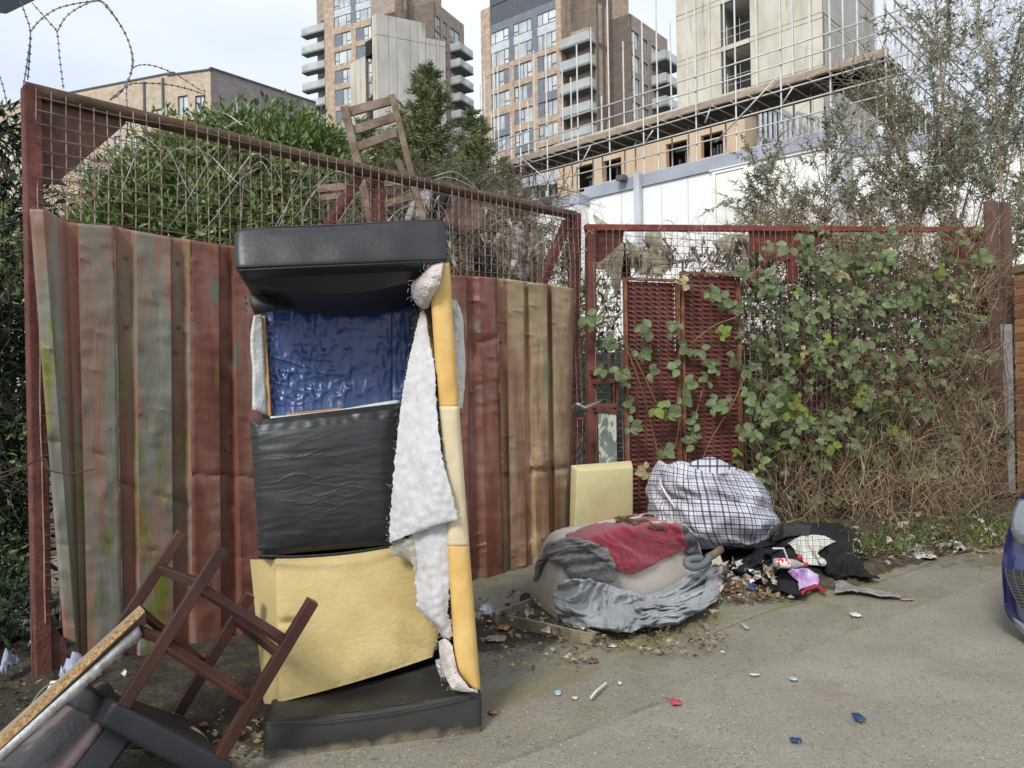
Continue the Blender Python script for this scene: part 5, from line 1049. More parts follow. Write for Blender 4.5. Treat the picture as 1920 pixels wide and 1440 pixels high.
mb = MB(); mb.grid(rows); obj('torn_white_facing', mb, mat('torn_paper_white', [(0, (.30, .28, .25)), (.5, (.55, .55, .54)), (1, (.7, .7, .7))], 22, rough=.6, bump=.7, bscale=60), CBP, smooth=True, solid=.004)
mb = MB(); mb.tube(spline([tuple(q(*a)) for a in ((355, 970, 2.98), (250, 1000, 2.93), (180, 1080, 2.88), (150, 1160, 2.84), (170, 1175, 2.82))], 6).tolist(), .003, 6); tag(obj('grey_cable', mb, mat('grey_cable', (.22, .22, .22), rough=.4)), 'thin grey cable looped over the chipboard panel', 'cable')
mb = MB(); mb.prism([q(x, y, 3.3) for x, y in ((1015, 1228), (1045, 1240), (1098, 1290), (1085, 1310), (1062, 1300))], (.01, .02, .0)); tag(obj('wood_splinter', mb, mat('raw_splinter', (.30, .17, .09), 20)), 'small raw wood splinter on the dirt under the stool legs', 'splinter')
# torn dark vinyl panel of the stool lying behind leg
# orange scraps in the gap under the gate
m_or = mat('orange_plastic', [(0, (.25, .06, .02)), (1, (.55, .16, .05))], 12, rough=.5, bump=.5, bscale=40)
for k, (x, y, w, h) in enumerate(((345, 1290, 16, 6), (455, 1262, 24, 8), (462, 1282, 18, 14), (440, 1318, 16, 9))):
    d = 4.1 + (x - 345) * .006; rows = [[P(x + w * (i / 6 * 2 - 1), y + h * (j / 5 * 2 - 1) * math.sqrt(max(.05, 1 - (i / 3 - 1) ** 2)), d + .04 * fn(i * .9, j * .8, k)) for i in range(7)] for j in range(6)]
    mb = MB(); mb.grid(rows); tag(obj('orange_wrapper', mb, m_or, smooth=True, solid=.004), ['crumpled orange wrapper leftmost under the gate', 'flat orange carton strip under the gate left of the foam', 'rounded orange bag beside the foam cushion', 'lowest orange wrapper behind the stool leg'][k], 'wrapper', 'orange wrappers under the gate')
# ================================================================ FOAM BLOCK
m_fb = mat('foam_block_yellow', [(0, (.46, .41, .20)), (.5, (.55, .49, .26)), (1, (.60, .54, .32))], 2.5, rough=.95, bump=.3, bscale=160, spots=[(4, .68, (.34, .27, .13), (1, 1, .6)), (60, .73, (.3, .24, .12), (1, 1, 1))])
d_ = 6.75; A_ = [P(x, y, d) for x, y, d in ((1082, 882, 6.65), (1187, 876, 6.9), (1187, 1010, 6.9), (1075, 1060, 6.65))]; B_ = [P(x, y, d) for x, y, d in ((1070, 872, 6.85), (1184, 863, 7.1), (1184, 1000, 7.1), (1066, 1045, 6.85))]
mb = MB(); mb.add(A_ + B_, [(0, 1, 2, 3), (7, 6, 5, 4), (0, 4, 5, 1), (1, 5, 6, 2), (2, 6, 7, 3), (3, 7, 4, 0)]); tag(obj('foam_block', mb, m_fb, bevel=.012, segs=3, smooth=True), 'pale yellow foam slab standing upright against the gate post behind the heap', 'foam block')
# ================================================================ UPTURNED TUB CHAIR UNDER CLOTHS
m_beige = mat('beige_chair_fabric', [(0, (.42, .37, .31)), (.5, (.50, .45, .39)), (1, (.56, .51, .45))], 4, rough=.9, bump=.3, bscale=200, spots=[(12, .68, (.26, .20, .15), (1, 1, 1))])
COLL = []   # meshes for draping (world verts, faces)
def reg(mb): COLL.append(([v.copy() for v in mb.v], list(mb.f)))
A0, B0_, D0 = G(1048, 1172), G(1335, 1098), G(992, 1128); C0 = B0_ + (D0 - A0) * 1.15; n_ = 72; rows = []
ctr = (A0 + B0_ + C0 + D0) / 4
for k, (z, s) in enumerate(((.0, 1.0), (.06, 1.0), (.15, .985), (.26, .96), (.36, .925), (.44, .88), (.49, .82), (.515, .74), (.525, .5), (.527, .1))):
    row = []
    for i in range(n_):
        t = i / n_ * 4; e = int(t); fr_ = t - e; q4 = [A0, B0_, C0, D0]; p = q4[e].lerp(q4[(e + 1) % 4], fr_)
        rel = p - ctr; cx = 2 * abs(fr_ - .5); p = ctr + rel * s * (1 - .10 * cx ** 8)
        row.append(Vector((p.x, p.y, z * (1 - .10 * (1 if e == 1 else 0)) * (1 + .04 * math.sin(fr_ * 3.14) * (e == 0)))))
    rows.append(row)
mb = MB(); mb.grid(rows, wrap=True); mb.f.append(tuple(len(mb.v) - n_ + i for i in range(n_))); reg(mb)
tag(obj('tub_chair', mb, m_beige, smooth=True), 'beige upholstered chair turned upside down under the red and grey cloths', 'chair')
gmb = MB(); gmb.quad((-30, -5, .03), (30, -5, .03), (30, 40, .03), (-30, 40, .03)); reg(gmb)
def bvh():
    V = []; Fs = []
    for v, f_ in COLL: n = len(V); V += v; Fs += [tuple(i + n for i in q_) for q_ in f_]
    return BVHTree.FromPolygons(V, Fs)
def drape(name, rows, m, label, cat, nu=10, nv=10, fold=.03, fs=6, gap=.02, solid=.008, dirn=0, seed=0, lift=None, smoothit=6, cover=True, uv=False, group=None):
    """cloth laid over the heap: control points are photo pixels; each vertex rests on what lies beneath"""
    T = bvh(); A_ = lattice([[(p[0], p[1]) + ((p[2],) if len(p) > 2 else (0,)) for p in r] for r in rows], nu, nv); R_, C_, _ = A_.shape; Dp = np.zeros((R_, C_))
    for i in range(R_):
        for j in range(C_):
            r = RAY(A_[i, j, 0], A_[i, j, 1]); h = T.ray_cast(CAM, r.normalized()); Dp[i, j] = (h[0] - CAM).y if h[0] is not None else np.nan
    if np.isnan(Dp).any(): Dp = np.where(np.isnan(Dp), np.nanmax(Dp), Dp)
    for _ in range(smoothit):
        E = Dp.copy(); E[1:-1] = (Dp[:-2] + 2 * Dp[1:-1] + Dp[2:]) / 4; Dp = np.minimum(Dp, E) * .5 + E * .5; E = Dp.copy(); E[:, 1:-1] = (Dp[:, :-2] + 2 * Dp[:, 1:-1] + Dp[:, 2:]) / 4; Dp = np.minimum(Dp, E) * .5 + E * .5
    out = []; us = []; ca, sa = math.cos(dirn), math.sin(dirn)
    for i in range(R_):
        row = []
        for j in range(C_):
            x, y, l = A_[i, j]; u, v = j / (C_ - 1), i / (R_ - 1); ed = min(u, 1 - u, v, 1 - v) * 8; ed = min(1, ed)
            w_ = fn(x * .008, y * .008, seed + 9) * 2.2; s_ = ((x * ca + y * sa) / 100 * fs + w_); t_ = (-x * sa + y * ca) / 100
            r1 = max(0, ridge(s_, t_ * .55, seed)) ** 2.2; r2 = max(0, ridge(s_ * 1.7 + t_, t_ * 1.3, seed + 3)) ** 2.5; r3 = max(0, ridge(s_ * .5 + t_ * 1.5, s_ * .6 - t_, seed + 6)) ** 3
            r4 = max(0, ridge(s_ * 3.1 + 2, t_ * 1.6 + w_, seed + 8)) ** 3
            h = (r1 * .8 + .5 * r2 + .55 * r3 + .22 * r4) * fold * (.35 + .65 * ed) + fold * .5 * fn(x * .02, y * .02, seed + 5)
            wob = 5 * fn(x * .04, y * .04, seed + 1) + 2.5 * fn(x * .12, y * .12, seed + 2)
            row.append(P(x + wob, y + 4 * fn(x * .05, y * .05, seed + 12) + (3.5 * fn(x * .11, seed + 4) if i in (0, R_ - 1) else 0), Dp[i, j] - gap - max(h, -gap * .7) - l)); us.append((x / 100, y / 100))
        out.append(row)
    mb = MB(); mb.grid(out)
    for v in mb.v: v.z = max(v.z, .028)
    reg(mb)
    o = obj(name, mb, m, smooth=True, solid=solid, uvs=us); tag(o, label, cat, group); return o
c8 = lambda x, y, l=0: (880 + x / 3.272, 820 + y / 3.272, l)
m_redc = mat('maroon_cloth', [(0, (.19, .016, .032)), (1, (.27, .026, .048))], 3, rough=.85, bump=.3, bscale=300, sheen=.3, spots=[(50, .74, (.5, .4, .38), (1, 1, 1))])
m_gknit = mat('grey_knit', [(0, (.085, .078, .074)), (.5, (.14, .13, .125)), (1, (.20, .19, .18))], 40, rough=.95, bump=.9, bscale=120, bdist=.01, sheen=.3)
m_jersey = mat('grey_jersey', [(0, (.24, .25, .26)), (.5, (.31, .325, .34)), (1, (.37, .385, .40))], 3, rough=.85, bump=.25, bscale=250, spots=[(10, .68, (.17, .17, .17), (1, 1, 1))])
m_plum = mat('plum_grey_cloth', [(0, (.075, .065, .070)), (1, (.12, .105, .112))], 5, rough=.9, bump=.5, bscale=150)
drape('scarf', [[c8(930, 470), c8(1010, 430), c8(1120, 425), c8(1250, 445), c8(1330, 500), c8(1390, 560), c8(1420, 640), c8(1425, 730)], [c8(945, 485), c8(1020, 455), c8(1115, 455), c8(1220, 480), c8(1290, 530), c8(1345, 600), c8(1375, 680), c8(1390, 740)], [c8(960, 495), c8(1030, 478), c8(1110, 478), c8(1190, 505), c8(1250, 550), c8(1300, 620), c8(1330, 690), c8(1360, 735)]],
      m_plum, 'dark plum grey scarf bunched along the top right of the maroon cloth', 'cloth', 8, 10, .05, 7, gap=.04, dirn=1.2, seed=2)
drape('maroon_cloth', [[c8(590, 600), c8(700, 560), c8(850, 500), c8(1000, 475), c8(1180, 490), c8(1300, 540)], [c8(640, 640), c8(760, 620), c8(900, 590), c8(1040, 570), c8(1180, 570), c8(1320, 600)], [c8(720, 680), c8(850, 690), c8(960, 680), c8(1080, 660), c8(1200, 650), c8(1330, 650)], [c8(800, 740), c8(880, 760), c8(980, 770), c8(1080, 760), c8(1200, 720), c8(1330, 680)], [c8(880, 800), c8(930, 830), c8(1000, 842), c8(1070, 810), c8(1200, 740), c8(1330, 690)]],
      m_redc, 'smooth maroon red cloth spread over the top of the upturned beige chair', 'cloth', 12, 14, .03, 1.5, gap=.03, seed=4)
drape('knitted_jumper', [[c8(395, 880), c8(410, 780), c8(450, 690), c8(520, 640), c8(620, 610), c8(740, 640), c8(830, 680), c8(880, 730)], [c8(420, 850), c8(440, 760), c8(500, 690), c8(580, 660), c8(670, 650), c8(760, 680), c8(850, 730), c8(900, 800)], [c8(445, 760), c8(490, 725), c8(560, 700), c8(640, 700), c8(720, 720), c8(790, 750), c8(860, 800), c8(900, 850)], [c8(450, 730), c8(510, 750), c8(580, 770), c8(640, 780), c8(700, 800), c8(770, 820), c8(830, 850), c8(880, 880)], [c8(460, 735), c8(540, 770), c8(600, 800), c8(610, 850), c8(650, 885), c8(740, 890), c8(800, 895), c8(840, 890)]],
      m_gknit, 'charcoal grey knitted jumper hanging over the left end of the upturned chair', 'jumper', 12, 14, .06, 3, gap=.045, dirn=.9, seed=6)
drape('jersey_sheet', [[c8(545, 900), c8(620, 870), c8(760, 880), c8(860, 910), c8(960, 935), c8(1100, 960), c8(1210, 930), c8(1330, 850), c8(1450, 790), c8(1520, 800)], [c8(525, 980), c8(620, 950), c8(760, 960), c8(880, 985), c8(980, 1000), c8(1120, 1010), c8(1240, 990), c8(1350, 930), c8(1470, 870), c8(1545, 880)], [c8(535, 1060), c8(640, 1050), c8(760, 1050), c8(880, 1065), c8(990, 1060), c8(1130, 1060), c8(1250, 1040), c8(1370, 1000), c8(1470, 950), c8(1540, 940)], [c8(580, 1130), c8(680, 1150), c8(780, 1140), c8(880, 1150), c8(990, 1120), c8(1130, 1130), c8(1260, 1100), c8(1380, 1060), c8(1460, 1020), c8(1520, 990)], [c8(620, 1160), c8(700, 1180), c8(800, 1170), c8(900, 1190), c8(975, 1195), c8(1080, 1165), c8(1200, 1160), c8(1330, 1110), c8(1430, 1060), c8(1500, 1010)]],
      m_jersey, 'crumpled light grey jersey sheet heaped along the front of the chair onto the pavement', 'sheet', 18, 22, .17, 2.3, gap=.06, dirn=1.35, seed=11, smoothit=10)
# wooden tray frame
m_tray = mat('weathered_timber', [(0, (.13, .10, .06)), (.5, (.24, .20, .13)), (1, (.36, .32, .24))], 8, rough=.95, bump=.8, bscale=60, st=(1, 1, .6), spots=[(5, .62, (.09, .11, .03), (1, 1, 1))])
TR = thing('drawer_frame', 'mossy weathered timber drawer frame flat on the ground at the foot of the chair', 'drawer', G(1000, 1165))
for a, b, w in (((928, 1158), (1000, 1130), .02), ((930, 1160), (1010, 1176), .022), ((1010, 1176), (1112, 1200), .022), ((1085, 1184), (1115, 1196), .022)):
    p0, p1 = G(*a, .045), G(*b, .045); mb = MB(); mb.bar(p0, p1, w, .075); obj('side_board', mb, m_tray, TR, bevel=.003)
mb = MB(); a, b, c = G(935, 1160, .022), G(1000, 1133, .022), G(1080, 1180, .022); mb.prism([a, b, b + (c - a), c], (0, 0, .006)); obj('base_panel', mb, m_soil, TR)
# umbrella hook handle
UM = thing('crook_handle', 'grey rubber crook handle with a short wooden stick lying on the grey jersey sheet', 'handle', G(1310, 1090))
hp = [P(*a) for a in ((1352, 1030, 5.75), (1338, 1040, 5.7), (1326, 1046, 5.68))]; mb = MB(); mb.tube(hp, .03, 10); obj('stick', mb, mat('bark_stick', (.16, .11, .07), 20, bump=.6), UM, smooth=True)
hp = spline([tuple(P(*a)) for a in ((1330, 1044, 5.66), (1322, 1056, 5.6), (1305, 1064, 5.55), (1290, 1060, 5.55), (1288, 1052, 5.58), (1300, 1048, 5.62), (1316, 1047, 5.65))], 5); mb = MB(); mb.tube(hp.tolist(), .028, 10); obj('crook', mb, mat('grey_rubber', (.12, .135, .14), 10, rough=.5, bump=.1), UM, smooth=True)
# ================================================================ CHECKED LAUNDRY BAG
def checkmat(name, base, bands, scale, rough=.55, bump=.25, bscale=40):
    m = mat(name, base, 3, rough=rough, bump=bump, bscale=bscale, bdist=.01); N, K, b = nodes(m); uvn = N.new('ShaderNodeTexCoord'); sp = N.new('ShaderNodeSeparateXYZ'); mp_ = N.new('ShaderNodeMapping'); mp_.inputs['Scale'].default_value = (scale, scale, 1)
    K(uvn.outputs['UV'], mp_.inputs[0]); K(mp_.outputs[0], sp.inputs[0])
    out = None; prevc = b.inputs['Base Color'].links[0].from_socket
    for ax_ in (0, 1):
        fr_ = N.new('ShaderNodeMath'); fr_.operation = 'FRACT'; K(sp.outputs[ax_], fr_.inputs[0])
        for c, w, colr_, op_ in bands:
            sb = N.new('ShaderNodeMath'); sb.operation = 'SUBTRACT'; sb.inputs[1].default_value = c; K(fr_.outputs[0], sb.inputs[0]); ab = N.new('ShaderNodeMath'); ab.operation = 'ABSOLUTE'; K(sb.outputs[0], ab.inputs[0])
            lt = N.new('ShaderNodeMath'); lt.operation = 'LESS_THAN'; lt.inputs[1].default_value = w; K(ab.outputs[0], lt.inputs[0]); ml = N.new('ShaderNodeMath'); ml.operation = 'MULTIPLY'; ml.inputs[1].default_value = op_; K(lt.outputs[0], ml.inputs[0])
            x_ = N.new('ShaderNodeMixRGB'); K(ml.outputs[0], x_.inputs[0]); K(prevc, x_.inputs[1]); x_.inputs[2].default_value = (*colr_, 1); prevc = x_.outputs[0]
    K(prevc, b.inputs['Base Color']); return m
m_bag = checkmat('checked_laundry_plastic', (.54, .56, .62), [(.16, .055, (.03, .03, .05), .85), (.36, .025, (.42, .12, .15), .35), (.56, .03, (.10, .11, .18), .6), (.78, .05, (.03, .03, .05), .8)], 10.5)
BG = thing('laundry_bag', 'big plastic laundry bag, white with black and red checks, slumped half open on the heap', 'bag', G(1340, 1040))
dB = 6.55; n_ = 96
rings = [(1030, 1285, 1430, .22), (1022, 1262, 1446, .30), (1005, 1243, 1452, .36), (980, 1228, 1455, .40), (955, 1222, 1450, .40), (930, 1221, 1440, .38), (905, 1224, 1425, .34), (888, 1230, 1412, .30)]
rows = []; us = []
for k, (y, xl, xr_, rd) in enumerate(spline(rings, 5)):
    row = []
    for i in range(n_):
        th = 2 * math.pi * i / n_; c, s = math.cos(th), math.sin(th); x = (xl + xr_) / 2 + (xr_ - xl) / 2 * math.copysign(abs(c) ** .8, c); v = k / 35.0
        w_ = -rd * math.copysign(abs(s) ** .8, s); cr_ = (.055 * max(0, ridge(th * 1.3 + v * 1.5, v * 2.6, 3)) ** 2 + .045 * max(0, ridge(th * 2.6 - v * 2, v * 4.5, 8)) ** 2.5 + .05 * fn(th * 1.4, v * 3, 5) - .03 * math.exp(-((v - .62) / .05) ** 2)); f_ = 1 + cr_ * 1.1
        yy = y - (20 * max(0, -s) * v + 14 * math.sin(th * 1 - 1.0) * v) + 4 * fn(th, v * 4, 1) * 2
        p = P((xl + xr_) / 2 + (x - (xl + xr_) / 2) * f_, yy, dB + w_ * (1 + cr_ * 3.6) * .9); row.append(p); us.append((th / (2 * math.pi) * 2.9, v * .95))
    rows.append(row)
# rim folding inwards and down into the opening
last = rows[-1]; cen = sum(last, Vector()) / n_
for f1, dz_, in ((.99, .015), (.95, .010), (.88, -.03), (.80, -.10), (.70, -.16), (.4, -.20), (.05, -.2)):
    rows.append([cen + (p - cen) * f1 + Vector((0, 0, dz_ + (.02 * math.sin(i * .5) if f1 > .9 else 0))) for i, p in enumerate(last)]); us += [(i / n_ * 2.9, .95 + (1 - f1) * .5) for i in range(n_)]
mb = MB(); mb.grid(rows, wrap=True); reg(mb); obj('bag_body', mb, m_bag, BG, smooth=True, uvs=us)
# raised back flap of the bag (peaked) 
fl_ = [[(1226, 915, .1), (1235, 905, .0), (1262, 912, -.06), (1300, 922, -.08), (1340, 920, -.05)], [(1232, 902, .15), (1250, 892, .15), (1285, 896, .08), (1320, 905, .02), (1350, 905, .0)], [(1248, 896, .30), (1275, 878, .3), (1305, 866, .3), (1335, 868, .2), (1362, 890, .05)], [(1260, 898, .34), (1290, 872, .34), (1330, 857, .32), (1362, 868, .3), (1388, 884, .22)]]
A_ = lattice([[(x, y, w) for x, y, w in r] for r in fl_], 8, 8); out = [[P(x, y, dB - .12 + w + .015 * fn(x * .05, y * .06)) for x, y, w in r] for r in A_]; us = [(x / 380, y / 380) for r in A_ for x, y, w in r]
mb = MB(); mb.grid(out); obj('top_flap', mb, m_bag, BG, smooth=True, solid=.004, uvs=us)
A_ = lattice([[(1362, 868, .3), (1385, 884, .25), (1395, 905, .1)], [(1380, 880, .25), (1402, 888, .2), (1412, 910, .0)], [(1398, 884, .2), (1420, 912, .1), (1430, 935, -.1)]], 8, 8); out = [[P(x, y, dB - .15 + w + .015 * fn(x * .05, y * .06)) for x, y, w in r] for r in A_]; us = [(x / 380, y / 380) for r in A_ for x, y, w in r]
mb = MB(); mb.grid(out); obj('top_flap', mb, m_bag, BG, smooth=True, solid=.004, uvs=us)
mb = MB(); mb.tube(spline([tuple(P(*a)) for a in ((1238, 898, 6.36), (1240, 910, 6.24), (1248, 925, 6.18), (1258, 940, 6.14), (1266, 952, 6.12))], 8).tolist(), .010, 6); obj('strap', mb, mat('white_webbing', (.58, .57, .6), 30), BG, smooth=True)
# ================================================================ BLACK CLOTHES PILE
m_black = mat('black_cotton', [(0, (.009, .009, .011)), (1, (.017, .017, .021))], 4, rough=.85, bump=.3, bscale=200)
m_char = mat('charcoal_cloth', [(0, (.032, .032, .032)), (1, (.06, .06, .06))], 5, rough=.9, bump=.4, bscale=150)
r6 = lambda x, y, l=0: (1320 + x / 5.053, 960 + y / 5.053, l)
mb = MB(); rows = []
for i in range(31):
    v = i / 30; row = []
    for j in range(41):
        u = j / 40; p = G(1365 + 270 * u, 1108 - 30 * u + (1010 - 1108 + 20 * u) * v); z = .03 + .22 * (math.sin(math.pi * u) ** .6) * math.sin(math.pi * min(1, v * .9)) ** .7 + .03 * fn(p.x * 5, p.y * 5); row.append((p.x, p.y, z))
    rows.append(row)
mb.grid(rows); reg(mb); tag(obj('clothes_heap', mb, m_black, smooth=True), 'black clothes heaped on the ground in front of the brambles', 'clothes')
drape('charcoal_hoodie', [[r6(620, 180), r6(700, 120), r6(800, 80), r6(900, 75), r6(1000, 120)], [r6(600, 230), r6(700, 190), r6(810, 160), r6(920, 160), r6(1040, 180)], [r6(600, 290), r6(720, 260), r6(850, 230), r6(960, 220), r6(1060, 230)]], m_char, 'charcoal hoodie crumpled behind the checked shirt', 'hoodie', 14, 14, .09, 4, gap=.05, dirn=.6, seed=21)
drape('black_coat', [[r6(210, 310), r6(300, 300), r6(420, 310), r6(560, 350), r6(700, 300), r6(850, 250)], [r6(200, 400), r6(320, 380), r6(460, 400), r6(600, 430), r6(740, 400), r6(880, 340)], [r6(210, 500), r6(330, 500), r6(470, 480), r6(620, 500), r6(760, 520), r6(900, 460)], [r6(330, 580), r6(430, 600), r6(560, 600), r6(700, 620), r6(820, 640), r6(950, 560)], [r6(660, 740), r6(700, 745), r6(750, 755), r6(800, 770), r6(880, 790), r6(980, 780)]],
      m_black, 'black coat with an open sleeve spilling left from under the laundry bag', 'coat', 16, 16, .14, 2.8, gap=.06, dirn=.9, seed=23)
drape('black_trousers', [[r6(1020, 150), r6(1150, 160), r6(1230, 240), r6(1320, 330), r6(1420, 400), r6(1500, 470)], [r6(1000, 260), r6(1130, 280), r6(1220, 350), r6(1300, 430), r6(1400, 500), r6(1510, 540)], [r6(1010, 340), r6(1120, 400), r6(1200, 470), r6(1290, 540), r6(1400, 590), r6(1640, 620)], [r6(1080, 450), r6(1130, 520), r6(1190, 600), r6(1280, 640), r6(1420, 600), r6(1650, 630)]], m_black, 'black trousers forming the right end of the clothes pile, one hem on the pavement', 'trousers', 16, 16, .12, 3, gap=.05, dirn=.8, seed=27)
m_shirt = checkmat('checked_shirt', (.66, .65, .58), [(.2, .05, (.03, .05, .10), .8), (.5, .03, (.25, .17, .12), .7), (.75, .02, (.06, .09, .2), .7)], 9.0, rough=.9, bump=.4, bscale=150)
drape('checked_shirt', [[r6(780, 290), r6(880, 245), r6(1000, 220), r6(1100, 225), r6(1240, 280)], [r6(830, 340), r6(920, 300), r6(1000, 270), r6(1090, 245), r6(1230, 285)], [r6(870, 400), r6(960, 370), r6(1030, 370), r6(1050, 380), r6(1060, 390)], [r6(920, 450), r6(1000, 440), r6(1070, 430), r6(1110, 440), r6(1150, 460)], [r6(1010, 500), r6(1060, 515), r6(1100, 515), r6(1140, 510), r6(1160, 490)]], m_shirt, 'white shirt with thin navy and brown checks draped on the black clothes', 'shirt', 10, 10, .025, 5, gap=.05, seed=31)
drape('pink_lilac_bag', [[r6(790, 560), r6(850, 535), r6(930, 530), r6(1000, 540)], [r6(830, 600), r6(900, 590), r6(980, 580), r6(1070, 600)], [r6(880, 660), r6(940, 650), r6(1020, 640), r6(1085, 640)], [r6(905, 740), r6(960, 720), r6(1040, 690), r6(1090, 690)]], mat('pink_lilac_plastic', [(0, (.62, .25, .55)), (.45, (.55, .38, .66)), (1, (.50, .48, .58))], 3, rough=.5, bump=.5, bscale=50), 'pink and lilac carrier bag at the front of the clothes pile', 'bag', 10, 10, .03, 5, gap=.06, seed=33)
drape('red_hem', [[r6(925, 750), r6(980, 725), r6(1050, 695), r6(1110, 700), r6(1160, 740)], [r6(935, 778), r6(990, 755), r6(1055, 722), r6(1100, 725), r6(1150, 760)]], mat('red_cloth', (.38, .02, .035), 6, bump=.4), 'bright red cloth strip edging the lilac bag', 'cloth', 8, 5, .02, 8, gap=.07, seed=35)
drape('silver_wrap', [[r6(1220, 640), r6(1300, 640), r6(1400, 690), r6(1500, 720), r6(1650, 740), r6(1800, 770)], [r6(1240, 690), r6(1320, 690), r6(1420, 720), r6(1520, 745), r6(1680, 765), r6(1850, 785)], [r6(1240, 760), r6(1340, 760), r6(1440, 760), r6(1560, 775), r6(1700, 795), r6(1860, 805)]], mat('muddy_grey_film', [(0, (.16, .15, .13)), (1, (.34, .33, .31))], 10, rough=.5, bump=.7, bscale=50), 'muddy grey plastic film trailing onto the pavement from the clothes pile', 'plastic film', 12, 10, .03, 6, gap=.015, seed=37)
drape('grey_trailing_sheet', [[r6(60, 560), r6(120, 530), r6(210, 520)], [r6(30, 640), r6(110, 640), r6(230, 560)], [r6(-20, 780), r6(70, 760), r6(160, 700)], [r6(-60, 900), r6(60, 850), r6(150, 790)]], m_jersey, 'end of light grey sheet lying on the pavement beside the black coat', 'sheet', 10, 10, .03, 5, gap=.02, seed=39)
# plastic bottle with red cap and label
BT_ = thing('plastic_bottle', 'crushed clear bottle with red and white label and red cap on the black coat', 'bottle', G(1480, 1070))
a, b = P(*r6(680, 480)[:2], 5.72), P(*r6(830, 490)[:2], 5.70); ax_ = (b - a)
def lathe(name, prof, m, parent, A_=a, X=ax_, n=14, **k):
    t = X.normalized(); x = t.orthogonal().normalized(); y = t.cross(x); mb = MB(); mb.grid([[A_ + t * s + (x * math.cos(2 * math.pi * i / n) + y * math.sin(2 * math.pi * i / n)) * r for i in range(n)] for s, r in prof], wrap=True); return obj(name, mb, m, parent, smooth=True, **k)
lathe('bottle_shell', [(-.02, .0), (-.02, .028), (0, .036), (.12, .036), (.15, .03), (.18, .014), (.20, .012)], mat('clear_plastic', (.45, .46, .48), rough=.1, spec=.8, alpha=.6), BT_)
lathe('bottle_label', [(.01, .0375), (.10, .0375)], mat('red_white_label', [(0, (.5, .03, .04)), (.48, (.5, .03, .04)), (.52, (.7, .68, .66)), (1, (.7, .68, .66))], 18, rough=.5, bump=0), BT_)
lathe('bottle_cap', [(.201, 0), (.201, .017), (.228, .017), (.228, 0)], mat('red_cap', (.5, .02, .02), rough=.4, bump=0), BT_)
c = P(*r6(890, 440)[:2], 5.75); lathe('red_bottle_top', [(0, 0), (0, .02), (.03, .02), (.03, 0)], mat('red_cap', (.5, .02, .02)), BT_, c, Vector((.8, -.5, .3)))
def capthing(name, x, y, m, r, h, label, cat):
    p = G(x, y, .03); mb = MB(); mb.tube([p, p + Vector((.3, -.7, .5)).normalized() * h], r, 14); tag(obj(name, mb, m, bevel=.002), label, cat)
capthing('bottle_cap', *r6(440, 715)[:2], mat('blue_cap', (.03, .08, .45), rough=.35, bump=0), .027, .03, 'blue bottle cap between the grey sheet and the black coat', 'cap')
capthing('bottle_cap', *r6(1730, 490)[:2], mat('white_red_cap', (.55, .35, .35), rough=.5, bump=0), .026, .02, 'white and red round lid on the soil right of the clothes', 'lid')
mb = MB(); p = G(1205, 1190, .0); mb.box(p.x - .035, p.x + .035, p.y - .03, p.y + .03, .02, .075); tag(obj('black_box', mb, m_black, bevel=.006), 'small black plastic box on the pavement below the grey jersey sheet', 'box')
mb = MB(); mb.prism([P(*r6(*q_)[:2], 5.95) for q_ in ((65, 410), (150, 400), (185, 500), (80, 520))], (.01, .05, 0)); tag(obj('paper_cup', mb, mat('cream_green_card', [(0, (.35, .42, .30)), (1, (.62, .60, .48))], 25, bump=.3), bevel=.008), 'crumpled cream and green carton beside the crook handle', 'carton')
mb = MB(); mb.tube([P(*r6(*q_)[:2], 5.78) for q_ in ((650, 345), (755, 345), (790, 440))], .007, 6); tag(obj('drawstring', mb, mat('white_cord', (.6, .6, .6))), 'white drawstring cord lying on the black coat', 'cord')
# ---------------------------------------------------------------- litter
def scrap(x, y, w, h, m, label, cat, seed, up=.02, lift=.012, name='litter_scrap', group=None):
    c = G(x, y, lift); sx = w / F * c.y; sy = h / F * c.y * 2.6; rows = []
    for j in range(8):
        row = []
        for i in range(8):
            a, b = i / 3.5 - 1, j / 3.5 - 1; rr = 1 / max(1, math.hypot(a, b) ** .6); jx = 1 + .35 * fn(a * 2, b * 2, seed)
            row.append((c.x + a * sx * rr * jx / 2, c.y + b * sy * rr * jx / 2, lift + up * (.5 + ridge(a * 1.7, b * 1.7, seed) * .9) * (1 - .5 * max(abs(a), abs(b)))))
        rows.append(row)
    mb = MB(); mb.grid(rows); o = obj(name, mb, m, smooth=True, solid=.002); tag(o, label, cat, group); return o
mw = mat('dirty_white_plastic', [(0, (.42, .41, .38)), (1, (.68, .67, .64))], 14, rough=.5, bump=.5, bscale=60); mfilm = mat('clear_film', (.5, .52, .54)); mblu = mat('blue_scrap', (.02, .045, .14), 8, rough=.4, bump=.3); mcy = mat('cyan_scrap', (.30, .48, .56), 8, bump=0)
mredp = mat('red_scrap', (.45, .06, .07), 9, bump=.2); mleaf = mat('dead_leaf_brown', [(0, (.15, .07, .03)), (1, (.33, .17, .07))], 9, rough=.9, bump=.5, bscale=60, island=.3); mcard = mat('brown_card', (.30, .24, .17), 9, bump=.4)
mbf = mat('blue_grey_film', [(0, (.20, .22, .34)), (1, (.42, .44, .55))], 20, rough=.4, bump=.6, bscale=60); mblk = mat('black_film', (.02, .02, .022), rough=.3, bump=.6, bscale=30)
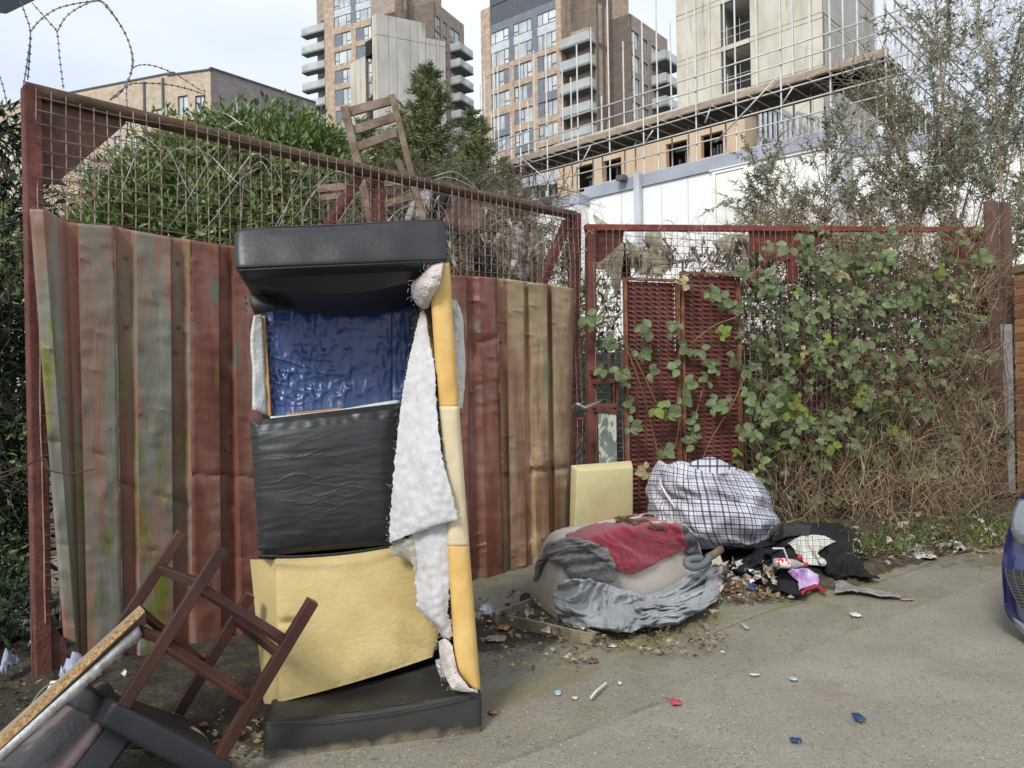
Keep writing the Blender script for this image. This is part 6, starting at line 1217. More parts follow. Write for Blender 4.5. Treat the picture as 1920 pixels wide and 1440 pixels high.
for a in ((914, 1160, 26, 26, mbf, 'crumpled blue grey film at the left tip of the drawer frame', 'film', 1, .10), (930, 1198, 38, 14, mcard, 'flat pale stained scrap on the dark dirt by the sofa', 'scrap', 2, .01), (945, 1178, 24, 12, mleaf, 'orange brown dead leaf below the drawer frame', 'leaf', 3, .02),
          (1022, 1163, 26, 8, mw, 'small white scrap inside the drawer frame', 'scrap', 4, .02), (1112, 1240, 20, 8, mleaf, 'tan dead leaf on the pavement under the black box', 'leaf', 5, .01), (1046, 1299, 12, 9, mcy, 'pale blue square scrap right of the sofa', 'scrap', 6, .004),
          (1078, 1309, 10, 5, mw, 'tiny white chip right of the pale blue scrap', 'chip', 7, .006), (1162, 1281, 7, 6, mw, 'tiny white chip right of the white stick', 'chip', 8, .006), (1267, 1317, 20, 9, mredp, 'small red scrap on the asphalt', 'scrap', 9, .006), (1609, 1348, 19, 12, mblu, 'navy blue wrapper lying alone on the asphalt at right', 'wrapper', 10, .02),
          (1492, 1388, 21, 7, mblu, 'flat navy blue scrap near the bottom edge of the photo', 'scrap', 11, .006), (1604, 1155, 18, 9, mw, 'white curled scrap on the pavement below the clothes', 'scrap', 12, .02), (1396, 1176, 10, 14, mfilm, 'clear film twist on the pavement', 'film', 13, .02), (1348, 1187, 10, 4, mcard, 'tiny cream stub on the pavement', 'stub', 14, .004),
          (1488, 1273, 14, 6, mcy, 'pale blue chip on the asphalt at right of centre', 'chip', 15, .004), (1415, 1265, 18, 4, mw, 'thin white strip on the asphalt', 'strip', 16, .004), (1700, 1124, 24, 6, mcard, 'pale card strip on the pavement right of the grey film', 'card', 17, .006), (925, 1336, 18, 8, mleaf, 'brown leaf by the right end of the sofa arm', 'leaf', 18, .01),
          (1148, 1211, 16, 7, mw, 'white chip below the grey jersey sheet', 'chip', 19, .006), (1215, 1216, 16, 7, mcard, 'cream chip right of the black box', 'chip', 20, .006), (1695, 1035, 36, 34, mfilm, 'clouded clear plastic bag on the soil below the brambles', 'bag', 21, .12), (1725, 1045, 50, 22, mw, 'white and orange torn wrapper beside the clouded bag', 'wrapper', 22, .04),
          (1772, 1024, 34, 26, mblk, 'black and white crumpled packet by the roadside soil', 'packet', 23, .10), (1790, 1032, 24, 20, mw, 'white packet crumpled against the black one', 'packet', 24, .08), (1846, 1034, 34, 10, mcard, 'flat tan card on the soil near the car', 'card', 25, .01), (1835, 955, 46, 18, mw, 'white paper caught under the bramble near the stanchion', 'paper', 26, .06),
          (1815, 972, 26, 20, mfilm, 'clear crumpled wrapper beside the white paper', 'wrapper', 27, .06), (1705, 1030, 24, 14, mleaf, 'orange brown leaf beside the clouded bag', 'leaf', 28, .03), (1675, 990, 24, 24, mbf, 'blue tinted crumpled film among the bramble stems', 'film', 29, .10), (1375, 1108, 30, 14, mleaf, 'brown leaves at the end of the grey sheet', 'leaf', 30, .03),
          (1390, 1098, 32, 18, mw, 'crumpled white and brown paper below the black coat', 'paper', 31, .06), (1370, 1075, 30, 18, mleaf, 'brown crumpled leaf between sheet and coat', 'leaf', 32, .05), (1480, 1120, 18, 6, mw, 'white scrap at the pavement edge under the lilac bag', 'scrap', 33, .01), (985, 1130, 22, 18, mblk, 'black wrapper in the dark behind the drawer frame', 'wrapper', 34, .06), (972, 1140, 12, 10, mw, 'small white cap behind the drawer frame', 'cap', 35, .03)):
    scrap(*a)
mb = MB(); mb.tube([G(1108, 1308, .03), G(1118, 1296, .035), G(1136, 1281, .03)], .007, 6); tag(obj('white_stick', mb, mat('peeled_stick', (.60, .56, .48))), 'thin white peeled stick lying on the asphalt', 'stick')
# dry twigs and pods on the maroon cloth
T = bvh(); mb = MB(); m_tw = mat('dry_twig', [(0, (.06, .035, .02)), (1, (.17, .11, .06))], 20, rough=.9, bump=0)
for k in range(26):
    u = rnd.random(); x, y = c8(870 + 300 * u + rnd.uniform(-25, 25), 510 + 70 * u ** 2 + rnd.uniform(-16, 16))[:2]; pts = []
    for j in range(4):
        h = T.ray_cast(CAM, RAY(x + j * rnd.uniform(3, 8), y + j * rnd.uniform(-1, 2)).normalized()); 
        if h[0] is not None: pts.append(h[0] + Vector((0, -.02, .015)))
    if len(pts) > 1: mb.tube(pts, .004 + .005 * rnd.random(), 4)
tag(obj('dry_twigs', mb, m_tw), 'dry bramble twigs and seed heads scattered on the maroon cloth', 'twigs', kind='stuff')
# ================================================================ CAR (only its corner is in view)
CAR = thing('parked_car', 'dark blue car whose front corner with headlight and mesh grille enters at the right edge', 'car', Vector((2.9, 4.6, 0)))
m_paint = mat('dark_blue_paint', (.012, .022, .10), 2, rough=.25, bump=0, coat=1, spec=.6); mpl = mat('black_plastic', (.02, .02, .022), rough=.5, bump=0); m_hl = mat('headlight_glass', (.13, .15, .17), 12, rough=.06, spec=.9, bump=0, coat=1)
CS, CF = Vector((.80, .60, 0)), Vector((.60, -.80, 0))       # along the flank (away), across the nose (towards the viewer)
def carq(b, t):
    if t < 0: return b + CS * (abs(t) ** 1.5) * .9 + CF * .02 * abs(t)
    return b + CF * t * .55 + CS * (.10 * t * t)
# nose section profile: car points towards -X (left), its side faces the camera's right
def carpt(py, px, d): return P(px, py, d)
prof = [(1200, 1935, 4.55), (1178, 1912, 4.6), (1150, 1888, 4.66), (1110, 1883, 4.70), (1062, 1880, 4.74), (1030, 1884, 4.76), (990, 1893, 4.80), (955, 1903, 4.86), (925, 1918, 4.95), (905, 1950, 5.1), (895, 2010, 5.4)]
rows = []
for y, x, d in spline(prof, 5):
    rows.append([carq(P(x, y, d), (k - 12) / 8.0) for k in range(30)])
mb = MB(); mb.grid(rows); obj('bumper', mb, m_paint, CAR, smooth=True, solid=.01)
rows = []
for y, x, d in spline([(1138, 1912, 4.58), (1105, 1895, 4.64), (1080, 1886, 4.68), (1062, 1884, 4.70)], 5):
    b = P(x, y, d - .03); rows.append([carq(b, t) - CS * .03 for t in [.02 + i / 12 * .9 for i in range(13)]])
mb = MB(); mb.grid(rows); obj('lower_grille', mb, mpl, CAR, smooth=True)
mb = MB()
for r_ in range(0, 12, 1):
    rr = rows[min(r_, len(rows) - 1)]; mb.tube([p + Vector((0, -.008, 0)) for p in rr], .003, 4)
for c_ in range(13): mb.tube([rw[c_] + Vector((0, -.008, 0)) for rw in rows], .003, 4)
obj('grille_mesh', mb, mat('grille_bar', (.09, .09, .09), rough=.4, bump=0), CAR)
rows = []
for y, x, d in spline([(1018, 1912, 4.72), (990, 1900, 4.75), (960, 1904, 4.80), (935, 1914, 4.86)], 5):
    b = P(x, y, d - .05); rows.append([carq(b, t) - CS * .04 for t in [-.02 + i / 8 * .6 for i in range(9)]])
mb = MB(); mb.grid(rows); obj('headlight', mb, m_hl, CAR, smooth=True, solid=.01)
mb = MB(); mb.prism([P(1892, 1150, 4.66), P(1925, 1186, 4.5), P(1928, 1200, 4.5), P(1895, 1164, 4.66)], (.06, .03, 0)); obj('lip', mb, mat('grey_scuffed_lip', (.22, .23, .25), 20, rough=.5), CAR)
C0_ = P(1882, 1100, 4.75); C0_.z = 0
def cpx(a, b, z): q_ = C0_ + CS * a + CF * b; return Vector((q_.x, q_.y, z))
def cbx(name, a0, a1, b0, b1, z0, z1, m, bev=.08): mb = MB(); mb.prism([cpx(a0, b0, z0), cpx(a1, b0, z0), cpx(a1, b1, z0), cpx(a0, b1, z0)], (0, 0, z1 - z0)); return obj(name, mb, m, CAR, bevel=bev, segs=4, smooth=True)
cbx('body', .35, 4.0, .10, 1.65, .22, .88, m_paint, .12); cbx('cabin', 1.2, 3.6, .2, 1.55, .86, 1.42, mat('car_glass', (.03, .035, .04), rough=.1, bump=0), .2)
for a_ in (.75, 3.3):
    for b_ in (.06, 1.50):
        p0, p1 = cpx(a_, b_, .31), cpx(a_, b_ + .2, .31); mb = MB(); mb.tube([p0, p1], .31, 24); w_ = obj('wheel', mb, mat('tyre', (.02, .02, .02), rough=.8), CAR, bevel=.02); mb = MB(); mb.tube([p0 - CF * .008, p1 + CF * .008], .2, 18); obj('rim', mb, mat('alloy', (.35, .35, .36), rough=.35, metal=.8, bump=0), w_)
# ================================================================ VEGETATION
m_laurel = mat('laurel_leaf', [(0, (.085, .145, .045)), (.5, (.15, .215, .07)), (1, (.26, .31, .12))], .8, rough=.42, bump=0, island=.45, spec=.5, trans=.15)
m_conif = mat('cypress_spray', [(0, (.11, .15, .075)), (.5, (.18, .21, .10)), (1, (.29, .29, .12))], .9, rough=.8, bump=0, island=.4, trans=.15)
m_bramble = mat('bramble_leaf', [(0, (.055, .090, .032)), (.5, (.110, .148, .058)), (1, (.19, .225, .100))], 1.5, rough=.5, bump=.3, bscale=70, island=.42, spec=.45, trans=.18)
m_bramyel = mat('bramble_leaf_yellow_green', [(0, (.12, .20, .03)), (1, (.24, .30, .06))], 3, rough=.5, bump=.3, bscale=70, island=.3, trans=.3)
m_bramdead = mat('bramble_leaf_faded', [(0, (.30, .24, .10)), (1, (.46, .42, .22))], 5, rough=.7, bump=.3, bscale=70, island=.25, trans=.2)
m_budd = mat('buddleia_leaf', [(0, (.18, .20, .13)), (.5, (.26, .28, .19)), (1, (.36, .37, .27))], 2, rough=.7, bump=0, island=.35, trans=.2)
m_darkev = mat('dark_evergreen_leaf', [(0, (.010, .022, .010)), (1, (.028, .052, .022))], 1.2, rough=.6, bump=0, island=.5)
m_stem = mat('bramble_stem', [(0, (.09, .045, .035)), (.5, (.15, .09, .055)), (1, (.22, .16, .09))], 3, rough=.8, bump=0, island=.3)
m_straw = mat('dry_stalk', [(0, (.19, .13, .08)), (.5, (.31, .22, .14)), (1, (.44, .35, .24))], 3, rough=.9, bump=0, island=.35)
m_twig = mat('grey_brown_twig', [(0, (.09, .07, .055)), (1, (.19, .155, .12))], 3, rough=.9, bump=0, island=.3)
m_bark = mat('bark', [(0, (.05, .04, .03)), (1, (.11, .085, .06))], 8, rough=.95, bump=.7, bscale=30)
def unit(n): v = rng.normal(0, 1, (n, 3)); return v / np.linalg.norm(v, axis=1, keepdims=True)
def Pn(px, py, d): return np.array(P(px, py, d))
def blobs(bl, dens):                              # (px,py,d,rx,rz,ry,count)
    pts = []; nr = []
    for (px, py, d, rx, rz, ry, n) in bl:
        c = Pn(px, py, d); u = unit(int(n * dens)); rad = rng.uniform(.55, 1.0, (len(u), 1)) ** .5
        ns = np.array([fn(a[0] * 2.5 + px, a[1] * 2.5, a[2] * 2.5) for a in u])[:, None]
        p = c + u * np.array([rx, ry, rz]) * rad * (1 + .75 * ns); pts.append(p); nr.append(u)
    return np.concatenate(pts), np.concatenate(nr)
def clump(pts, nr, k, spread):                  # k leaves per point
    p = np.repeat(pts, k, 0); n = np.repeat(nr, k, 0); p = p + rng.normal(0, spread, p.shape); return p, n
def tree_part(parent, name, V, Q, m, kind='stuff'): o = fast(name, V, Q, m, parent); o['kind'] = kind; return o
# ---- laurel
TL = thing('laurel_tree', 'dense green laurel behind the top of the left gate, below the slate brick block', 'tree', Vector((P(400, 700, 9.5).x, 9.5, 0)))
bl = [(400, 340, 9.4, .9, .7, .9, 9), (310, 390, 9.2, .7, .65, .9, 7), (510, 310, 9.8, .75, .55, .8, 8), (235, 450, 9, .42, .6, .8, 5), (590, 340, 10, .6, .6, .8, 6), (450, 430, 9.2, 1.1, .8, .9, 12), (330, 470, 9, 1.0, .8, .9, 10), (570, 440, 9.6, .8, .7, .8, 8), (440, 272, 9.6, .62, .30, .7, 4.5), (555, 262, 10, .55, .30, .6, 4), (345, 300, 9.3, .35, .28, .6, 2.5), (620, 300, 10.4, .4, .35, .6, 3), (205, 500, 9, .5, .7, .8, 5), (470, 560, 9.2, 1.4, .9, 1, 10), (300, 600, 9, 1.3, 1, 1, 10)]
p, n = blobs(bl, 50); p, n = clump(p, n, 8, .05); d = n * .8 + rng.normal(0, .55, n.shape) + np.array([0, -.15, .45])
V, Q = leaves(p, d, unit(len(p)) * .8 + n, rng.uniform(.06, .115, len(p)), .42, .5); tree_part(TL, 'crown', V, Q, m_laurel)
mb = MB()
base = P(400, 800, 9.5); base.z = 0
for k in range(14):
    e = P(rng.uniform(220, 600), rng.uniform(280, 460), 9.5); mid = base.lerp(e, .5) + Vector((0, 0, .3)); mb.tube([base + Vector((rng.normal(0, .1), rng.normal(0, .1), -.05)), mid, e], [.06, .04, .012], 6)
obj('trunk', mb, m_bark, TL, smooth=True)
# ---- cypress: feathery sprays along up-swept branches
TC = thing('cypress_tree', 'dark feathery cypress rising between the two brick towers behind the gate', 'tree', Vector((P(790, 700, 13).x, 13, 0)))
def spray(origin, dirn, length, n, wid, out):
    o = np.array(origin); d = np.array(dirn) / np.linalg.norm(dirn); s = np.cross(d, [0, 0, 1]); s /= np.linalg.norm(s) + 1e-9
    for i in range(n):
        t = (i + rng.random()) / n; side = rng.choice([-1, 1]); q = o + d * length * t + np.array([0, 0, .10 * length * t * t]); w = wid * (1 - .75 * t)
        dd = d * .75 + s * side * .7 + np.array([0, 0, rng.uniform(-.35, .45)]) + rng.normal(0, .25, 3); out[0].append(q); out[1].append(dd); out[2].append(w * rng.uniform(.7, 1.3))
def conifer(parent, apex, basez, halfw, nbr, seed, lean=0, skirt=1.0):
    out = ([], [], []); A_ = np.array(apex); tw = ([], [])
    H_ = A_[2] - basez
    for i in range(nbr):
        t = rng.random() ** .8; z = A_[2] - t * H_; R_ = halfw * (t ** .75) * rng.uniform(.35, 1.25); an = rng.uniform(0, 2 * math.pi)
        c = np.array([A_[0] + lean * t + .12 * math.sin(t * 9 + seed), A_[1], z]); dr = np.array([math.cos(an), math.sin(an), rng.uniform(.15, .65)]); L_ = R_
        o = c + dr * np.array([1, 1, 0]) * L_ * .18; spray(o, dr, L_, int(14 + 34 * L_), .17, out); tw[0].append(c); tw[1].append(o + dr / np.linalg.norm(dr) * L_)
        for q in range(3):
            f_ = rng.uniform(.3, .9); o2 = o + dr / np.linalg.norm(dr) * L_ * f_; d2 = dr + rng.normal(0, .55, 3); spray(o2, d2, L_ * .38, int(6 + 10 * L_), .13, out)
    p = np.array(out[0]); d = np.array(out[1]); s = np.array(out[2]); V, Q = leaves(p, d, unit(len(p)), s, .20, .2)
    # second finer layer
    p2 = p + rng.normal(0, .04, p.shape); V2, Q2 = leaves(p2, d + rng.normal(0, .5, d.shape), unit(len(p)), s * .7, .16, .2)
    V = np.concatenate([V, V2]); Q = np.concatenate([Q, Q2 + len(V) - len(V2)]); tree_part(parent, 'crown', V, Q, m_conif)
    V, Q = twigmesh(tw[0], tw[1], np.full(len(tw[0]), .018), np.full(len(tw[0]), .004)); tree_part(parent, 'branch', V, Q, m_bark)
ap = P(790, 118, 13); conifer(TC, (ap.x, ap.y, ap.z), 2.0, 1.75, 620, 1)
mb = MB(); mb.tube([(ap.x, ap.y, 0), (ap.x + .05, ap.y, 4), (ap.x, ap.y, ap.z - .3)], [.14, .08, .015], 8); obj('trunk', mb, m_bark, TC, smooth=True)
for (x, y, w_, n, lb) in ((880, 212, 1.15, 280, 'lower olive green cypress on the right side of the taller one'), (690, 225, 1.1, 220, 'small cypress left of the taller one, behind the weathered wooden chair'), (960, 300, .95, 160, 'low thin cypress at the left end of the scaffold deck'), (1065, 385, .34, 50, 'little cypress tip before the smaller lower white cabin')):
    ap = P(x, y, 12.2); t_ = thing('cypress_tree', lb, 'tree', Vector((ap.x, ap.y, 0))); conifer(t_, (ap.x, ap.y, ap.z), max(1.5, ap.z - 3.2), w_, n, x)
    mb = MB(); mb.tube([(ap.x, ap.y, 0), (ap.x, ap.y, ap.z - .3)], [.09, .012], 8); obj('trunk', mb, m_bark, t_, smooth=True)
# ---- loose twig thickets: (name, region boxes in px with depth range)
def thicket(name, label, boxes, m, r, lab_cat='undergrowth', L_=(.25, .7), up=.3, kind='stuff', wob=.25, straight=False):
    A = []; B = []; ra = []
    for (x0, x1, y0, y1, d0, d1, n) in boxes:
        for _ in range(n):
            o = P(rng.uniform(x0, x1), rng.uniform(y0, y1), rng.uniform(d0, d1)); dd = Vector(rng.normal(0, 1, 3)) + Vector((0, 0, up * 3)); pts = curvy(o, dd, rng.uniform(*L_), 4, wob, .05); w = r * rng.uniform(.5, 1.4)
            for i in range(4): A.append(pts[i]); B.append(pts[i + 1]); ra.append(w * (1 - i * .2))
    A = np.array([tuple(a) for a in A]); B = np.array([tuple(b) for b in B]); ok = A[:, 2] > -.02; A, B, ra = A[ok], B[ok], np.array(ra)[ok]
    V, Q = twigmesh(A, B, ra, ra * .8); o = fast(name, V, Q, m); tag(o, label, lab_cat, kind=kind); return o
thicket('dead_twigs', 'tangle of dead grey twigs behind the middle of the left gate', [(600, 1075, 345, 540, 7.6, 9.5, 900), (90, 240, 290, 480, 8.5, 10.5, 650), (600, 1075, 480, 640, 7.6, 9.5, 400), (700, 1000, 320, 420, 8, 9.5, 350)], m_twig, .0045, up=.15)
thicket('dark_twigs', 'dark bare twigs at the far left edge beyond the gate post', [(-60, 60, 320, 1150, 4.3, 6.5, 420)], mat('dark_twig', (.035, .028, .022), bump=0), .004, up=.3)
# ---- dark evergreens at the left edge
TE = thing('evergreen_shrub', 'dark evergreen shrub filling the left edge beside the rusty hinge post', 'shrub', Vector((P(-20, 900, 5.6).x, 5.6, 0)))
bl = [(-10, 560, 5.4, .26, .4, .5, 9), (0, 400, 5.6, .25, .3, .4, 5), (-20, 720, 5.3, .24, .5, .5, 8), (-30, 900, 5.3, .26, .5, .5, 9), (-10, 1020, 5.2, .20, .4, .4, 5), (-90, 500, 5.8, .35, .6, .6, 8), (-10, 250, 6.2, .14, .2, .3, 2.4), (-100, 700, 5.6, .5, 1, .6, 12), (10, 1150, 4.6, .12, .22, .3, 2)]
p, n = blobs(bl, 40); p, n = clump(p, n, 6, .05); d = n + rng.normal(0, .6, n.shape); V, Q = leaves(p, d, unit(len(p)), rng.uniform(.05, .11, len(p)), .3, .4); tree_part(TE, 'crown', V, Q, m_darkev)
mb = MB(); b_ = Vector((P(-40, 900, 5.6).x, 5.6, 0))
for k in range(9): e = P(rng.uniform(-80, 40), rng.uniform(300, 700), 5.6); mb.tube([b_, b_.lerp(e, .5) + Vector((.05, 0, 0)), e], [.03, .02, .006], 6)
obj('trunk', mb, m_bark, TE)
TE2 = thing('ivy_bush', 'pale green leafy bush low at the far left, over the dumped litter', 'bush', Vector((P(20, 1150, 5).x, 5, 0)))
bl = [(5, 470, 5.0, .12, .25, .2, 2.0), (15, 1100, 5.0, .16, .35, .3, 3), (-10, 880, 5.0, .14, .3, .3, 2)]
p, n = blobs(bl, 26); p, n = clump(p, n, 4, .04); V, Q = leaves(p, n + rng.normal(0, .6, n.shape), unit(len(p)), rng.uniform(.05, .09, len(p)), .4, .4); tree_part(TE2, 'foliage', V, Q, m_laurel)
hedge_m = mat('deep_shade_hedge', (.012, .018, .010), 3, bump=.6, bscale=12)
# ---- hedge behind the compound: low shrubs that close the view between gates and cabins
HB = thing('hedge', 'dark scrubby hedge at the back of the yard below the white cabins', 'hedge', Vector((2.5, 12, 0)))
pts = []; 
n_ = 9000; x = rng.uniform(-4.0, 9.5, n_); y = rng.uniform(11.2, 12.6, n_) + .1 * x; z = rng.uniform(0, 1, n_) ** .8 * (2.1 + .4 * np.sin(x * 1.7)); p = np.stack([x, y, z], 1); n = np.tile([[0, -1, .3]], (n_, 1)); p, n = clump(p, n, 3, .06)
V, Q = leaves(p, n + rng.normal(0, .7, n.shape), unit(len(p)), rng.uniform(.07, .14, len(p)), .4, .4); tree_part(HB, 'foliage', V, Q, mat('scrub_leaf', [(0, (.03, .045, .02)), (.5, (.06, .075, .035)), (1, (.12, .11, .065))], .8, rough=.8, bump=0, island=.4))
A = []; B = []
for k in range(1500):
    o = Vector((rng.uniform(-4, 9.5), rng.uniform(10.6, 12.4), rng.uniform(0, 1.2))); e = o + Vector((rng.normal(0, .25), rng.normal(0, .2), rng.uniform(.4, 1.3))); A.append(o); B.append(e)
V, Q = twigmesh(np.array([tuple(a) for a in A]), np.array([tuple(a) for a in B]), np.full(len(A), .008), np.full(len(A), .003)); tree_part(HB, 'branch', V, Q, m_twig)
# ---- brambles over the right gate
BR = thing('bramble', 'sprawling bramble covering the right gate and its slotted panels', 'bramble', g2.p(4, 0, .2))
def leaflet(L_, W_, fold):
    v = []; prof = [(0, 0), (.12, .5), (.32, .92), (.5, 1.0), (.7, .8), (.87, .42), (1, 0)]
    for t, w in prof: v.append((t, w, 0))
    return prof
def leaf_verts(seed):
    rs = random.Random(seed); V = []; Fs = []; k = 5 if seed % 3 == 0 else 3; angs = {3: [0, 62, -62], 5: [0, 42, -42, 95, -95]}[k]
    for i, an in enumerate(angs):
        L_ = (1.0 if i == 0 else .82 if i < 3 else .6) * rs.uniform(.9, 1.1); W_ = L_ * rs.uniform(.33, .40); a = math.radians(an + rs.uniform(-7, 7)); tilt = rs.uniform(-.35, .15); off = .18
        c, s = math.cos(a), math.sin(a); n0 = len(V); prof = [(0, .0), (.12, .42), (.30, .88), (.50, 1.0), (.70, .80), (.88, .40), (1.02, 0)]
        for j, (t, w) in enumerate(prof):
            for sd in (-1, 0, 1):
                x = off + t * L_; y = sd * w * W_ * (1 + .06 * ((j * 7) % 3 - 1)); z = .10 * L_ * abs(sd) * w + tilt * t * t * L_ * .6 + .03 * math.sin(j * 2.1) * abs(sd)
                V.append((x * c - y * s, x * s + y * c, z))
        for j in range(len(prof) - 1):
            b = n0 + j * 3; Fs += [(b, b + 3, b + 4, b + 1), (b + 1, b + 4, b + 5, b + 2)]
    n0 = len(V); V += [(-.7, .0, -.05), (-.7, .02, -.05), (.2, .02, 0), (.2, -.0, 0)]; Fs.append((n0, n0 + 1, n0 + 2, n0 + 3)); return V, Fs
protos = []
for sd_ in range(6):
    V, Fs = leaf_verts(sd_); protos.append((np.array(V), Fs))
pm = {}
def leafmesh(i, m):
    if (i, m.name) not in pm:
        me = bpy.data.meshes.new('leaf'); V, Fs = protos[i]; me.from_pydata([tuple(v) for v in V], [], Fs); me.materials.append(m); me.shade_smooth(); pm[(i, m.name)] = me
    return pm[(i, m.name)]
places = [(1200, 615), (1250, 622), (1222, 618), (1198, 655), (1165, 690), (1215, 697), (1178, 715), (1190, 757), (1228, 762), (1180, 797), (1310, 652), (1292, 648), (1330, 545), (1292, 532), (1350, 562), (1375, 577), (1330, 712), (1282, 722), (1278, 742), (1330, 764), (1348, 752), (1292, 812), (1304, 832), (1242, 838), (1215, 882), (1228, 892), (1380, 668), (1402, 690), (1310, 790), (1262, 765), (1350, 627), (1268, 605), (1120, 610), (1150, 640), (1096, 590), (1135, 690), (1345, 690), (1370, 760), (1275, 690), (1250, 770)]
def dens(x, y):
    if y < 425 or y > 1000: return 0
    e = min((x - 1375) / 60, (1895 - x) / 40, 1); v = 1.0 if y < 880 else max(.0, 1 - (y - 880) / 170)
    if y < 520 and x < 1500: v *= .35
    if y < 480 and x > 1640: v *= .5
    if x > 1400 and x < 1700 and 840 < y < 960: v *= .5
    return max(0, e) * v * (.35 + .9 * max(0, .5 + fn(x * .012, y * .012, 4)))
cand = []
while len(cand) < 1650:
    x, y = rng.uniform(1375, 1900), rng.uniform(425, 990)
    if rng.random() < dens(x, y): cand.append((x, y))
items = [(x, y, rng.uniform(.14, .30), rng.uniform(.105, .14), 1) for x, y in places]
for i, (x, y) in enumerate(cand):
    big = i < 255; items.append((x, y, rng.uniform(.12, .40) if big else rng.uniform(-.45, .22), rng.uniform(.075, .14) if big else rng.uniform(.045, .095), 0))
sv = {m_bramble.name: [[], [], 0], m_bramyel.name: [[], [], 0], m_bramdead.name: [[], [], 0]}
for i, (x, y, off, s, pl) in enumerate(items):
    r_ = rng.random(); m = m_bramble
    if 1440 < x < 1690 and 730 < y < 880 and r_ < .35: m = m_bramyel
    elif r_ < .03: m = m_bramdead
    elif r_ < .06: m = m_bramyel
    pos = g2.at(x, y, off); tl_ = Vector((rng.normal(0, .45), -1, rng.uniform(.0, .9))).normalized(); dirn = Vector((rng.normal(0, 1), 0, rng.uniform(-1.1, .5))); zax = tl_; xax = (dirn - zax * dirn.dot(zax)).normalized(); yax = zax.cross(xax)
    Mx = Matrix((xax, yax, zax)).transposed(); k = i % 6
    if i < 292:
        o = bpy.data.objects.new('leaf', leafmesh(k, m)); COL.objects.link(o); o.parent = BR; o.matrix_local = Matrix.Translation(pos - BR.location) @ Mx.to_4x4() @ Matrix.Scale(s, 4)
    else:
        V, Fs = protos[k]; W_ = (V * s) @ np.array(Mx.transposed()) + np.array(pos); st_ = sv[m.name]; st_[1] += [tuple(a + st_[2] for a in f_) for f_ in Fs]; st_[0].append(W_); st_[2] += len(V)
for m in (m_bramble, m_bramyel, m_bramdead):
    st_ = sv[m.name]; o = fast('small_leaves', np.concatenate(st_[0]), np.array(st_[1]), m, BR, smooth=True); o['kind'] = 'stuff'
mb = MB()
def stem(pts, r=.005): mb.tube(spline([tuple(p) for p in pts], 6).tolist(), r, 5)
for pts in ([(1305, 900), (1330, 830), (1372, 760), (1400, 700)], [(1240, 880), (1222, 800), (1200, 720), (1170, 640)], [(1290, 880), (1300, 800), (1320, 720)], [(1210, 960), (1262, 850), (1276, 780)], [(1300, 640), (1340, 610), (1380, 595)], [(1260, 520), (1310, 545), (1360, 560)], [(1150, 600), (1200, 690), (1250, 800)],
            [(1540, 700), (1600, 735), (1680, 738)], [(1600, 950), (1585, 860), (1600, 760), (1680, 690)], [(1720, 850), (1775, 760), (1800, 640)], [(1915, 840), (1850, 760), (1780, 740)], [(1930, 790), (1850, 785), (1810, 800)], [(1750, 640), (1725, 570), (1735, 500)], [(1870, 880), (1890, 760), (1880, 640), (1900, 470)], [(1480, 1000), (1500, 900), (1530, 820)], [(1640, 1000), (1650, 880), (1640, 780)]):
    stem([g2.at(x, y, rng.uniform(.12, .3)) for x, y in pts], .006)
for k in range(45):
    x = rng.uniform(1390, 1890); o = g2.at(x, rng.uniform(560, 960), rng.uniform(.15, .4)); pts = curvy(o, (rng.normal(0, .8), rng.normal(0, .15), .8), rng.uniform(.7, 1.8), 9, .14, .22); mb.tube(pts, [.0055 * (1 - .08 * i) for i in range(len(pts))], 5)
for k in range(90):
    x = rng.uniform(1385, 1890); o = g2.at(x, rng.uniform(900, 990), rng.uniform(-.4, .3)); pts = curvy(o, (rng.normal(0, .4), rng.normal(0, .2), 1), rng.uniform(1.0, 2.6), 9, .16, rng.uniform(.0, .10)); mb.tube(pts, [.006 * (1 - .08 * i) for i in range(len(pts))], 5)
obj('stem', mb, m_stem, BR, smooth=True)['kind'] = 'stuff'
thicket('dry_undergrowth', 'brown dry stalks crowded in and behind the right gate under the bramble leaves', [(1380, 1880, 760, 985, 8.3, 9.4, 1700), (1380, 1860, 440, 800, 8.6, 10.0, 2900), (1440, 1860, 900, 1000, 7.6, 8.4, 520), (1085, 1105, 500, 900, 7.6, 9, 70), (1115, 1160, 500, 700, 7.8, 9, 120), (1760, 1900, 480, 950, 8.8, 9.6, 350)], m_straw, .0042, up=.5, L_=(.3, .9))
thicket('purple_stems', 'fine purplish bramble stems tangled through the mesh of the right gate', [(1400, 1880, 430, 900, 8.0, 9.2, 900)], m_stem, .003, up=.1, L_=(.3, .8))
BS = thing('shrub', 'shadowy green scrub inside the yard close behind the right gate', 'shrub', g2.p(4, 0, -.8))
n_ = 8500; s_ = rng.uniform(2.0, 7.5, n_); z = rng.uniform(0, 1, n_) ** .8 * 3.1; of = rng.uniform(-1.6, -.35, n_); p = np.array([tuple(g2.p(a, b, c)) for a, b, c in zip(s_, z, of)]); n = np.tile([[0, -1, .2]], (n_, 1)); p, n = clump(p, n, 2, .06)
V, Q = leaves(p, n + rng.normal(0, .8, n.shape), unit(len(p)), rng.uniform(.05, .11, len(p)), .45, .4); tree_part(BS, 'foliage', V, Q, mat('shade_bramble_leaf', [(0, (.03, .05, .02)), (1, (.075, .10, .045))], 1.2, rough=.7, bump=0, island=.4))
SB = thing('ivy_growth', 'thin green growth showing in the slot between the two gates', 'ivy', P(1095, 900, 7.9)); n_ = 500
